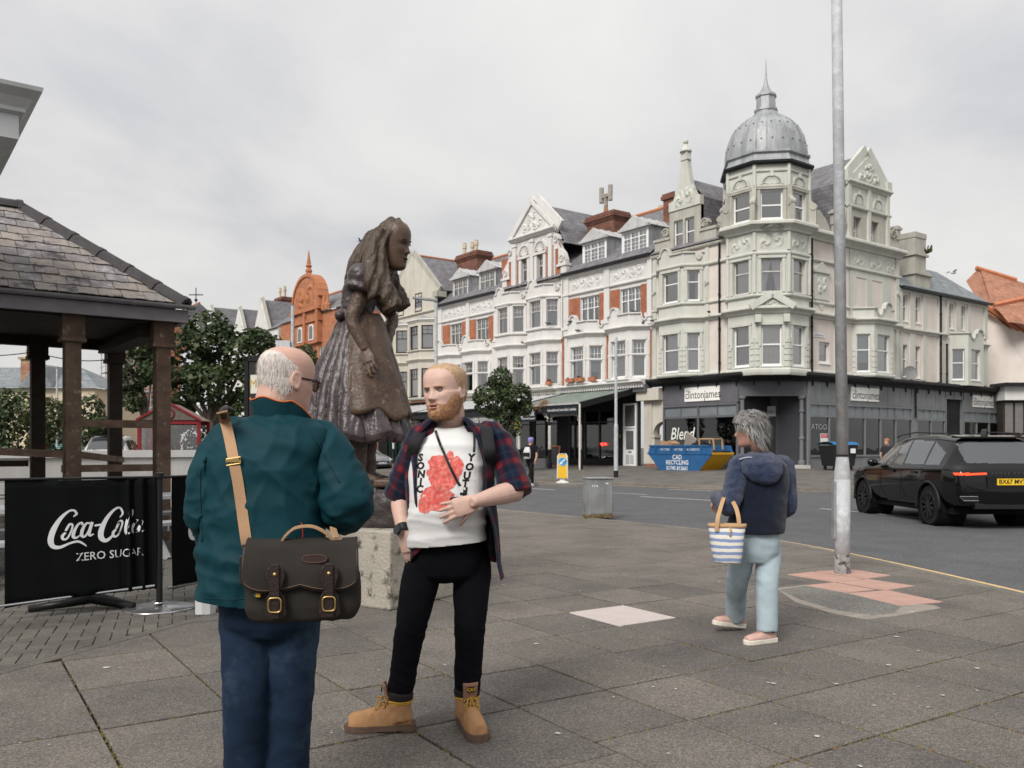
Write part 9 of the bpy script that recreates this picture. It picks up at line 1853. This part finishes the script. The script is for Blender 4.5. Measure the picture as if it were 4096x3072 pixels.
# == the woman walking away
def build_woman():
    D=6.21; base=Vector((1.76,6.25,0)); T=thing('person','grey haired woman from behind in a blue hooded fleece and pale jeans','person',tuple(base)); J=lambda x,y,d=D:P(x,y,d)-base
    SKN=skinmat('tanned_skin',(.46,.255,.19),(.45,.2,.15)); B=MB(); HM=Matrix.Translation(J(751,446,6.17))@Matrix.Rotation(R(-112),4,'Z')@Matrix.Rotation(R(6),4,'X')@Matrix.Diagonal((1.0,1.0,1.0,1))
    V=head_surface(80,64); vs,fs=head_faces(V); i0=len(B.v); B.add(vs,fs); B.xf(HM,i0); ear(B,1,HM); ear(B,-1,HM)
    limb(B,[HM@Vector((0,.03,.09)),HM@Vector((0,.04,.02)),J(760,452),J(761,466)],[.05,.052,.06,.07],16); trunk(B,[(J(761,468),.13,.08,0),(J(760,500),.13,.10,0),(J(757,530),.15,.11,0),(J(756,545),.14,.1,0)],24)
    sl,sr=J(740,466,6.18),J(783,467,6.24); el,er=J(729.5,506,6.1),J(787,506,6.25); wl,wr=J(717.5,497.5,6.38),J(778,512,6.5)
    for a,b,c in ((sl,el,wl),(sr,er,wr)): limb(B,[a,b],[.045,.04]); limb(B,[b,c],[.038,.026])
    hand(B,frame(wl,(-.3,.5,-.6),(-.8,.1,.4)),-1,curl=(.6,.7,.5),scale=.9); hand(B,frame(wr,(-.2,.8,-.2),(.8,.2,.4)),1,curl=(.5,.6,.4),scale=.9)
    hl,hr=J(744,545,6.22),J(769,545,6.24); kl,kr=J(737.5,582,6.32),J(767,586,6.16); al,ar=J(735.5,614,6.55),J(767,628,6.13)
    for a,b,c in ((hl,kl,al),(hr,kr,ar)): limb(B,[a,b,c],[.075,.055,.038])
    body=B.build('body',SKN,T); fixn(body); remesh(body,.006,3)
    HR=mat('grey_hair',(.20,.19,.185),.6,.3,50,.4,200,col2=(.06,.055,.05),c2scale=22,c2lo=.45,c2hi=.62);
    def hair(x,y,z):
        line=np.interp(y,[-.09,-.06,-.03,.0,.03,.10],[.16,.15,.135,.105,.04,.0]); return float(np.clip((z-line)/.012,0,1))
    shell(V,hair,.026,HM,'hair',HR,T,lambda p:.45*mnoise.noise(Vector((p[0]*60,p[1]*60,p[2]*30)))); rr=random.Random(4); rt=[]; NU=len(V[0])
    for _ in range(5200):
        j=rr.randrange(6,len(V)-1); i=rr.randrange(NU); p=V[j][i]
        if hair(*p)<.5: continue
        n=(Vector(p)-Vector((0,0,.10))).normalized(); d=Vector((p[0]*1.5,.45,-.85)) if p[2]<.19 else Vector((p[0]*2,.8,-.15)); rt.append((HM@(Vector(p)+n*rr.uniform(.010,.024)),HM.to_3x3()@n,HM.to_3x3()@d))
    strands('hair_strands',rt[::2],mat('dark_grey_hair',(.11,.105,.10),.6,.3,50),T,.060,.0045,.55,5,.22); strands('pale_hair_strands',rt[1::2],mat('silver_hair',(.42,.41,.40),.6,.25,50),T,.062,.0042,.55,6,.26); eyes(T,HM,(.05,.04,.03),.4)
    NV=mat('navy_fleece',(.008,.012,.024),.95,.12,12,.4,220,sheen=.25,spec=.05); BL=mat('blue_pile_fleece',(.026,.042,.098),.95,.22,40,.9,150,col2=(.013,.022,.055),c2scale=45,c2lo=.45,c2hi=.65,sheen=.3,spec=.05)
    s=MB(); trunk(s,[(J(762,456),.07,.07,0),(J(762,460),.13,.09,0),(J(762,466),.175,.115,0),(J(762,480),.185,.14,0),(J(760,500),.180,.15,0),(J(757,518),.190,.158,0),(J(755,529),.198,.158,0),(J(755,532),.194,.154,0)],32,.85)
    jk=cloth('fleece_jacket',s,NV,T,.010,4,lambda p:.007*rid((p[0]+.3*p[2],p[1],p[2]),5,5,7,1)+.003*rid(p,14,14,14,2),1)
    for a,b,c,sg in ((sl,el,wl,-1),(sr,er,wr,1)):
        s=MB(); limb(s,[a+Vector((-sg*.06,0,.012)),a,(a+b)/2,b,(b+c)/2,c],[.06,.078,.073,.066,.060,.052],18); cloth('sleeve',s,BL,jk,.009,3,lambda p:.006*rid(p,12,12,16,3)+.002*rid(p,45,45,45,4),1)
    s=MB(); s.loft([ring_e(J(760,452,6.2),.075,.075,0,28),ring_e(J(760,456,6.17),.12,.10,0,28),ring_e(J(761,463,6.12),.145,.095,0,28),ring_e(J(763,473,6.085),.135,.075,0,28),ring_e(J(765,481,6.07),.09,.05,0,28),ring_e(J(766,484,6.075),.03,.03,0,28)]); cloth('hood',s,BL,jk,.009,4,lambda p:.005*rid(p,9,9,9,5)+.002*rid(p,45,45,45,4),1)
    s=MB(); s.tube([J(739+k*1.3,459.5-2.2*math.sin(k/16*PI),6.10-.012*math.sin(k/16*PI)) for k in range(17)],.004,5); s.build('hood_edge_tape',mat('pale_tape',(.45,.48,.5),.7),jk,smooth=True)
    s=MB(); s.tube([J(727+k*3.4,531.8,6.21-.155*math.sin(max(0,min(1,k/16))*PI)**.6) for k in range(17)],.004,5); s.build('hem_tape',mat('grey_tape',(.12,.12,.13),.7),jk,smooth=True)
    q=J(751.5,520,6.055); s=MB(); s.box(q.x-.006,q.x+.006,q.y-.002,q.y+.003,q.z-.018,q.z+.018); s.build('hem_label',M_BLKM,jk)
    LJ=mat('pale_blue_cotton',(.36,.44,.48),.85,.06,8,.2,200,spec=.1); s=MB(); trunk(s,[(J(756,527),.155,.12,0),(J(756,538),.158,.12,0),(J(757,552),.150,.11,0),(J(757,562),.09,.09,0)],28,.85)
    for a,b,c in ((hl,kl,al),(hr,kr,ar)): limb(s,[a+Vector((0,0,.03)),a+Vector((0,0,-.05)),(a+b)/2,b,(b+c)/2,c+Vector((0,0,-.025))],[.076,.086,.081,.074,.070,.068],18)
    cloth('trousers',s,LJ,T,.010,5,lambda p:.006*rid((p[0]+.4*p[2],p[1]+.2*p[2],p[2]-.5*p[0]),8,8,4,3)+.004*math.exp(-((p[2]-.42)/.1)**2)*rid((p[0],p[1],p[2]+.9*p[0]),6,6,12,4)+.0015*rid(p,16,16,16,5),1)
    PK=mat('pink_shoe',(.52,.34,.285),.8,.1,14,.2,120); SL=mat('shoe_sole',(.62,.58,.50),.7,.08,20)
    def shoe(an,rz,pitch,z):
        b=bpy.data.objects.new('shoe',None); COL.objects.link(b); b.parent=T; b.location=(an.x,an.y,z); b.rotation_euler=(pitch,0,rz)
        u=MB(); u.loft([[(w_*math.copysign(abs(math.cos(a))**.8,math.cos(a)),y,.03+max(0,math.sin(a))**.8*h_) for a in [2*PI*k/20 for k in range(20)]] for y,w_,h_ in ((.065,.026,.055),(.05,.032,.065),(.01,.036,.068),(-.04,.038,.058),(-.10,.042,.045),(-.15,.041,.036),(-.18,.03,.026))]); o=u.build('upper',PK,b); fixn(o); remesh(o,.006,3)
        s=MB(); ol=[(.034,.07),(.038,.02),(.038,-.04),(.044,-.10),(.044,-.15),(.03,-.188),(0,-.198)]; ol=ol+[(-x,y) for x,y in ol[-2::-1]]+[(0,.086)]; s.slab(ol,.0,.034); fixn(s.build('sole',SL,b,bevel=.006)); s=MB()
        for k in range(4): s.tube([(-.02,-.06-.018*k,.085-.006*k),(0,-.066-.018*k,.094-.006*k),(.02,-.06-.018*k,.085-.006*k)],.003,5)
        s.build('laces',mat('lace_pink',(.42,.24,.22),.8),b); s=MB(); limb(s,[(0,.03,.07),(0,.03,.13)],[.034,.036],14); s.build('sock',M_BLKM,b,smooth=True)
    shoe(al+Vector((0,0,0)),R(-72),R(-9),.022); shoe(ar,R(-66),0,0)
    return T,J,base
WO,WJ,WBASE=build_woman()
def build_tote():
    c=P(727,543,5.98); t=thing('tote_bag','blue and white striped canvas tote bag hanging from the woman\'s arm','bag',tuple(c),R(-12)); t.scale=(.92,.92,.95); m=bpy.data.materials.new('striped_canvas'); m.use_nodes=True; n_=m.node_tree; b=n_.nodes['Principled BSDF']; b.inputs['Roughness'].default_value=.9
    tc=n_.nodes.new('ShaderNodeTexCoord'); sp=n_.nodes.new('ShaderNodeSeparateXYZ'); n_.links.new(tc.outputs['Object'],sp.inputs[0]); nz=n_.nodes.new('ShaderNodeTexNoise'); nz.inputs['Scale'].default_value=9; n_.links.new(tc.outputs['Object'],nz.inputs[0])
    a=n_.nodes.new('ShaderNodeMath'); a.operation='MULTIPLY_ADD'; n_.links.new(nz.outputs[0],a.inputs[0]); a.inputs[1].default_value=.022; n_.links.new(sp.outputs[2],a.inputs[2]); d=n_.nodes.new('ShaderNodeMath'); d.operation='MULTIPLY'; d.inputs[1].default_value=1/.047; n_.links.new(a.outputs[0],d.inputs[0]); f=n_.nodes.new('ShaderNodeMath'); f.operation='FRACT'; n_.links.new(d.outputs[0],f.inputs[0]); g=n_.nodes.new('ShaderNodeMath'); g.operation='GREATER_THAN'; g.inputs[1].default_value=.52; n_.links.new(f.outputs[0],g.inputs[0]); mx=n_.nodes.new('ShaderNodeMix'); mx.data_type='RGBA'; mx.inputs[6].default_value=(.68,.64,.57,1); mx.inputs[7].default_value=(.20,.27,.45,1); n_.links.new(g.outputs[0],mx.inputs[0]); n_.links.new(mx.outputs[2],b.inputs['Base Color'])
    s=MB(); s.loft([ring_e((0,0,-.145),.085,.045,0,32,.7),ring_e((0,0,-.135),.098,.06,0,32,.7),ring_e((0,0,-.06),.112,.07,0,32,.75),ring_e((0,0,.05),.124,.065,0,32,.8),ring_e((0,0,.13),.137,.045,0,32,.8)],caps=True); cloth('bag_body',s,m,t,.007,3,lambda p:.005*rid((p[0],p[1],p[2]*.5),10,8,7,2),1)
    TA=mat('jute_tan',(.46,.29,.16),.9,.1,20,.3,200); s=MB(); s.loft([ring_e((0,0,.112),.140,.054,0,32,.8),ring_e((0,0,.140),.142,.050,0,32,.8)],caps=False); o=s.build('top_band',TA,t,smooth=True); m_=o.modifiers.new('s','SOLIDIFY'); m_.thickness=.004
    bpy.context.view_layer.update(); Mi=t.matrix_world.inverted()
    for pts in ([Mi@P(716.5,531,5.93),Mi@P(717.5,520,5.94),Mi@P(720.5,508,5.99),Mi@P(723.5,499,6.05),Mi@P(725.5,495,6.15)],[Mi@P(739.5,530,5.93),Mi@P(738.5,518,5.95),Mi@P(736,508,6.0),Mi@P(731,499,6.05),Mi@P(726,495,6.14)]):
        q,_=spline(pts,[0]*5,5); s=MB(); rg=[]
        for i,p in enumerate(q):
            d_=(q[min(i+1,len(q)-1)]-q[max(i-1,0)]).normalized(); sd=Vector((1,0,.2)); sd=(sd-d_*sd.dot(d_)).normalized(); up=sd.cross(d_); rg.append([p+sd*.015*a+up*.003*b_ for a,b_ in ((-1,-1),(1,-1),(1,1),(-1,1))])
        s.loft(rg); fixn(s.build('handle',TA,t))
    s=MB(); s.tube([(.02,-.056,.115),(.028,-.068,.095),(.018,-.07,.075),(.024,-.07,.055)],.007,6); s.build('rope_toggle',TA,t,smooth=True)
build_tote()
# -- distant figures
def small_person(label,base,rz,hcol,top,legs,skin,stride=.12,arm=.25,pants=None):
    T=thing('person',label,'person',base,rz); B=MB()
    sk=mat('far_skin',(.50,.30,.23),.6,.05,9); s=MB()
    HM=Matrix.Translation((0,-.02,1.50))@Matrix.Rotation(R(0),4,'Z'); V=head_surface(36,30); vs,fs=head_faces(V); B.add(vs,fs); B.xf(HM); limb(B,[(0,.02,1.58),(0,.02,1.44),(0,.01,1.36)],[.05,.055,.07],12); trunk(B,[((0,.0,1.42),.13,.07,0),((0,0,1.2),.15,.1,0),((0,0,.95),.14,.1,0)],18)
    pts={}
    for sx in (-1,1):
        a=Vector((sx*.18,.01,1.39)); e=Vector((sx*.24,.02+sx*.06,1.12)); w=Vector((sx*.23,-.10*sx-.06,.90)); limb(B,[a,e,w],[.045,.04,.028],12); hand(B,frame(w,(0,-.3,-1),(sx,0,0)),sx,scale=.95); pts[sx]=(a,e,w)
        h=Vector((sx*.09,0,.90)); k=Vector((sx*.095,-stride*sx-.04,.50)); f=Vector((sx*.09,-stride*1.6*sx+.05,.10)); limb(B,[h,k,f],[.075,.05,.035],12); pts[sx]+= (h,k,f)
    b=B.build('body',sk,T); fixn(b); remesh(b,.011,2)
    s=MB(); trunk(s,[((0,.0,1.47),.07,.065,0),((0,0,1.43),.15,.09,0),((0,0,1.35),.19,.11,0),((0,0,1.15),.18,.12,0),((0,0,.92),.18,.12,0)],20)
    for sx in (-1,1): a,e,w=pts[sx][:3]; limb(s,[a+Vector((-sx*.05,0,.01)),a,a*.4+e*.6],[.06,.07,.065],12)
    cloth('t_shirt',s,top,T,.014,2,lambda p:.006*rid(p,7,7,9,2),1); s=MB(); trunk(s,[((0,0,.97),.165,.115,0),((0,0,.86),.17,.12,0),((0,0,.80),.09,.09,0)],20)
    for sx in (-1,1): h,k,f=pts[sx][3:]; limb(s,[h,(h+k)/2,k,(k+f)/2,f+Vector((0,0,.02))],[.085,.085,.065,.06,.05],12)
    cloth('trousers',s,legs,T,.014,3,lambda p:.005*rid(p,7,7,12,3),1)
    for sx in (-1,1):
        f=pts[sx][5]; m=MB(); m.loft([[(f.x+x*w_,f.y+y,z) for x,z in ((-1,0),(1,0),(1,.03),(.6,h_),(-.6,h_),(-1,.03))] for y,w_,h_ in ((.08,.035,.09),(0,.042,.10),(-.10,.046,.06),(-.18,.035,.04))]); m.build('shoe',skin,T)
    shell(V,lambda x,y,z:float(np.clip((z-np.interp(y,[-.09,-.04,0,.05,.1],[.17,.165,.13,.06,.03]))/.012,0,1)),.018,HM,'hair',hcol,T,lambda p:.3*mnoise.noise(Vector((p[0]*60,p[1]*60,p[2]*60)))); return T
x,y=gp(533,485.5); FM=small_person('young man with violet hair in black clothes crossing the road','' or (.66,31.0,-.03),R(140),mat('violet_hair',(.24,.22,.46),.8),mat('black_tee',(.010,.010,.011),.9),mat('black_joggers',(.009,.009,.010),.9),mat('white_trainers',(.68,.68,.68),.7),.16)
bp=thing('small_backpack','white and black backpack on the young man with violet hair','backpack',(.66,31.0,-.03),R(140)); s=MB(); trunk(s,[(Vector((0,.20,.98)),.12,.07,0),(Vector((0,.21,1.05)),.145,.09,0),(Vector((0,.2,1.25)),.14,.085,0),(Vector((0,.18,1.40)),.09,.05,0)]); cloth('pack_body',s,mat('pack_white',(.58,.58,.60),.7,.1,6),bp,.012,3); s=MB(); trunk(s,[(Vector((0,.245,1.06)),.147,.062,0),(Vector((0,.245,1.20)),.142,.06,0)]); s.build('black_panel',M_BLKM,bp)
for sx in (-1,1): s=MB(); s.tube([(sx*.08,.15,1.40),(sx*.09,.05,1.46),(sx*.10,-.06,1.44),(sx*.11,-.12,1.33),(sx*.13,-.06,1.15),(sx*.13,.12,1.03)],.02,6); s.build('strap',M_BLKM,bp,smooth=True)
q=P(887,447,33); small_person('ginger haired passer-by half hidden behind the black car',(q.x,33.0,-.05),R(-60),mat('far_ginger',(.35,.15,.07),.8),mat('far_dark_top',(.03,.03,.035),.9),mat('far_dark_legs',(.03,.03,.04),.9),M_BLKM,.1)
# == carved wooden statue on its plinth (a plain figure of a woman in a full dress)
def build_statue():
    D=8.1; base=Vector((-1.25,8.1,0)); J=lambda x,y,d=D:P(x,y,d)-base
    T=thing('carved_statue','dark carved wooden statue of a stooping long haired figure in a full dress','statue',tuple(base))
    WD=mat('varnished_dark_wood',(.050,.036,.038),.30,.25,8,.5,24,col2=(.10,.076,.076),c2scale=5,c2lo=.5,c2hi=.7,spec=.5); WB_=mat('brown_carved_wood',(.078,.047,.030),.42,.25,9,.5,30,col2=(.19,.145,.105),c2scale=14,c2lo=.58,c2hi=.68,spec=.4); WH=mat('hair_carved_wood',(.066,.045,.031),.5,.3,9,.6,26,col2=(.20,.155,.12),c2scale=16,c2lo=.60,c2hi=.68,spec=.35)
    B=MB(); HM=Matrix.Translation(J(391,269,8.04))@Matrix.Rotation(R(66),4,'Z')@Matrix.Rotation(R(9),4,'X')@Matrix.Diagonal((1.55,1.65,1.95,1)); V=head_surface(72,60,nose=1.0); vs,fs=head_faces(V); B.add(vs,fs); B.xf(HM)
    limb(B,[HM@Vector((0,.03,.08)),J(381,272),J(372,285)],[.10,.095,.12],16)
    s1,e1,w1=J(364,286,7.9),J(352,320,7.84),J(365,350,7.82); s2,e2,w2=J(372,286,8.36),J(392,318,8.42),J(387,342,8.2)
    for s_,e_,w_ in ((s1,e1,w1),(s2,e2,w2)): limb(B,[s_,(s_+e_)/2,e_,(e_+w_)/2,w_],[.068,.064,.055,.055,.040],16)
    hand(B,frame(w1,(J(371,372,7.72)-w1),(-.25,-.95,.1)),-1,curl=(.15,.2,.15),spread=.10,scale=1.5,thumb=(.5,.1)); hand(B,frame(w2,(J(392,362,8.1)-w2),(.6,.3,.1)),1,curl=(.2,.2,.2),scale=1.6)
    for x,dz in ((356,7.98),(366,8.22)): limb(B,[J(x,425,dz),J(x+1,455,dz),J(x+2,474,dz)],[.105,.085,.065],14); limb(B,[J(x+1,479,dz),J(x+9,480,dz),J(x+22,482,dz)],[.075,.07,.045],14)
    o=B.build('figure',WB_,T); fixn(o); remesh(o,.0085,1); displace(o,lambda p:(.006*rid(p,9,9,9,3)+.003*rid(p,30,30,14,4))*(1 if p[2]<2.95 else .15))
    DK=mat('carved_line',(.02,.013,.01),.6); WF=mat('face_wood',(.085,.05,.033),.42,.15,9,.2,60,spec=.45); o.data.materials.append(WF); o.data.polygons.foreach_set('material_index',[1 if q.center.z>2.95 else 0 for q in o.data.polygons])
    for sx in (-1,1):
        for nm,zz,r_ in (('carved_eyelid',.1185,.0022),('carved_brow',.1335,.003)): e=MB(); e.tube([(sx*(.016+.030*t),-.083-.006*math.sin(PI*t)+.010*t*t,zz+.005*math.sin(PI*t)) for t in [k/8 for k in range(9)]],r_,6); e.xf(HM); e.build(nm,DK,T,smooth=True)
    e=MB(); e.tube([(.020*t,-.0915+.007*t*t,.0505+.004*t*t) for t in [k/5-1 for k in range(11)]],.0035,6); e.xf(HM); e.build('carved_mouth',DK,T,smooth=True)
    s=MB(); trunk(s,[(J(372,268,8.1),.14,.16,0),(J(369,276,8.1),.17,.22,0),(J(363,290,8.1),.175,.22,0),(J(358,305,8.1),.145,.18,0),(J(357,316,8.1),.13,.16,0),(J(357,322,8.1),.14,.17,0)],24); s.sphere(J(362,276,7.86),(.125,.12,.11),16,12); s.sphere(J(372,276,8.34),(.12,.12,.11),16,12); limb(s,[J(361,286,7.86),J(359,291,7.85)],[.105,.12],16)
    for k in range(1): s.sphere(J(341,316,8.0),(.05,.08,.05),10,8)
    cloth('bodice',s,WD,T,.014,3,lambda p:.010*rid(p,9,9,9,5)+.006*rid(p,20,20,20,6),1)
    s=MB(); rows=[]
    for y,xl,xr in ((316,341,372),(325,337,376),(345,329,383),(370,318,390),(395,310,397),(418,305,403),(434,302,409),(440,304,407)):
        c=J((xl+xr)/2,y); hw=(xr-xl)/2*D/875; t=(y-316)/124; ring=[]; n=120
        for k in range(n):
            a=2*PI*k/n; f=1+.085*t**.6*(abs(math.sin(a*8+.8*math.sin(a*3)))**.45*2-1.1)+.02*t*math.sin(a*23); ring.append((c.x+hw*f*math.cos(a)+.02*math.sin(a*5)*t,c.y+hw*.92*f*math.sin(a),c.z+(.03*math.sin(a*7+1)*t if y>420 else 0)))
        rows.append(ring)
    s.loft(rows); o=s.build('skirt',WD,T); fixn(o); remesh(o,.011,1); displace(o,lambda p:.009*rid((p[0],p[1],p[2]*.2),16,16,6,7)+.003*rid(p,28,28,10,8))
    s=MB()
    def ov(u,v): a=R(-96+150*u); y=318+(92+8*math.sin(u*PI))*v; c=J(357+2*v,y); hw=(.165+.245*v**.9); w_=1+.05*math.sin(a*9+math.sin(a*4))*v; return (c.x+hw*w_*math.cos(a)*1.03,c.y+hw*.95*w_*math.sin(a),c.z-.04*math.sin(u*PI*6)*v**3)
    s.grid(ov,80,30); o=s.build('overskirt',WB_,T,smooth=True); m_=o.modifiers.new('s','SOLIDIFY'); m_.thickness=.05; apply_mods(o); displace(o,lambda p:.012*rid((p[0],p[1],p[2]*.4),9,9,6,9)+.004*rid(p,26,26,12,2))
    s=MB(); up=HM@Vector((0,.02,.15)); i0=len(s.v); s.sphere((0,.020,.152),(.088,.102,.090),20,14); s.xf(HM,i0)
    limb(s,[HM@Vector((0,.05,.19)),HM@Vector((0,.115,.13)),J(370,250,8.1),J(362,266,8.1),J(356,281,8.1),J(352,291,8.1)],[.08,.11,.12,.13,.12,.06],20)
    for yy,dx in ((7.87,0),(8.28,9)): limb(s,[HM@Vector((-.085 if yy<8 else .085,.03,.17)),HM@Vector((-.095 if yy<8 else .095,.03,.08)),J(380+dx,270,yy),J(384+dx,288,yy-.02),J(390+dx,302,yy),J(393+dx,309,yy)],[.05,.065,.08,.09,.10,.085],18)
    limb(s,[HM@Vector((-.09,.07,.14)),J(371,262,7.86),J(372,282,7.80),J(377,298,7.80)],[.06,.09,.09,.065],16)
    o=cloth('long_hair',s,WH,T,.010,4,lambda p:-.020*abs(math.sin((p[0]*.9+p[1]*.7-.33*p[2])*34+2.2*mnoise.noise(Vector((p[0]*4,p[1]*4,p[2]*2)))))**2+.010*rid((p[0]-.33*p[2],p[1],p[2]*.15),30,30,6,12),0)
    rz=math.atan2(-.55,.835); px=bpy.data.objects.new('plinth',None)
    bl=MB(); bl.box(-.46,.50,-.46,.48,.665,1.02); bl.xf(Matrix.Rotation(R(-12),4,'Z')); o=bl.build('wood_block',mat('split_dark_wood',(.035,.027,.026),.42,.3,5,.8,10,col2=(.10,.08,.075),c2scale=6,c2lo=.56,c2hi=.66,spec=.5),T); fixn(o); remesh(o,.022,2); displace(o,lambda p:.020*rid((p[0],p[1],p[2]*.5),5,5,7,3)+.008*rid(p,14,14,6,4))
    st=MB(); st.box(.15,.52,-.5,-.15,1.02,1.09); st.xf(Matrix.Rotation(R(-12),4,'Z')); fixn(st.build('carved_book',WB_,T,bevel=.02))
    CM=mat('lichened_concrete',(.36,.33,.28),.95,.15,3,.6,40,col2=(.075,.065,.05),c2scale=7,c2lo=.55,c2hi=.66,fine=.2,fscale=120)
    co=(Vector((-1.02,7.31,0))-base); p_=Vector((.55,.835,0)).normalized(); q_=Vector((-.835,.55,0)).normalized(); mb=MB(); L=1.12; pl=[co,co+p_*L,co+p_*L+q_*L,co+q_*L]; mb.slab([(v.x,v.y) for v in pl],0,.665); o=fixn(mb.build('concrete_plinth',CM,T,bevel=.018))
build_statue()
# == separate pieces that came out of one loop into objects of their own
def split_clusters(o,tol=.012,maxn=60):
    me=o.data; bm=bmesh.new(); bm.from_mesh(me); bm.verts.ensure_lookup_table(); seen=[-1]*len(bm.verts); comps=[]
    for v in bm.verts:
        if seen[v.index]>=0: continue
        st=[v]; seen[v.index]=len(comps); c=[]
        while st:
            k=st.pop(); c.append(k.index)
            for e in k.link_edges:
                w=e.other_vert(k)
                if seen[w.index]<0: seen[w.index]=len(comps); st.append(w)
        comps.append(c)
    if len(comps)<2 or len(comps)>500: bm.free(); return 0
    bb=[]
    for c in comps: a=np.array([bm.verts[i].co for i in c]); bb.append((a.min(0)-tol,a.max(0)+tol))
    par=list(range(len(comps)))
    def find(i):
        while par[i]!=i: par[i]=par[par[i]]; i=par[i]
        return i
    for i in range(len(comps)):
        for j in range(i+1,len(comps)):
            if (bb[i][0]<=bb[j][1]).all() and (bb[j][0]<=bb[i][1]).all(): par[find(i)]=find(j)
    roots=sorted({find(i) for i in range(len(comps))}); n=len(roots)
    if n<2: bm.free(); return 0
    if n>maxn: bm.free(); o['kind']='stuff'; return n
    vc=[find(seen[i]) for i in range(len(bm.verts))]; groups={r:[] for r in roots}
    for f in bm.faces: groups[vc[f.verts[0].index]].append(f)
    meshes=[]
    for r in roots:
        idx={}; vs=[]; fs=[]; mi=[]; sm=[]
        for f in groups[r]:
            q=[]
            for v in f.verts:
                if v.index not in idx: idx[v.index]=len(vs); vs.append(tuple(v.co))
                q.append(idx[v.index])
            fs.append(q); mi.append(f.material_index); sm.append(f.smooth)
        m=bpy.data.meshes.new(o.name.split('.')[0]); m.from_pydata(vs,[],fs)
        for mt in me.materials: m.materials.append(mt)
        m.polygons.foreach_set('material_index',mi); m.polygons.foreach_set('use_smooth',sm); meshes.append(m)
    bm.free(); o.data=meshes[0]
    for m in meshes[1:]:
        q=o.copy(); q.data=m; COL.objects.link(q)
    return n
for o in list(COL.objects):
    if o.type!='MESH' or o.get('kind') or o.parent is None: continue
    nm=o.name.split('.')[0]
    if nm in ('crown','flowers','hair','beard','hair_strands','pale_hair_strands','beard_strands','dark_hair_strands','body','window','triple_sash_window','dormer_window') or 'lettering' in nm or nm.startswith('print') or nm in('frieze_panel','banner_script','laces'): continue
    if nm in ('dentils','dome_stud','dome_rib','rusticated_blocks','chimney_weeds','stitching','tubes'): o['kind']='stuff'; continue
    split_clusters(o)
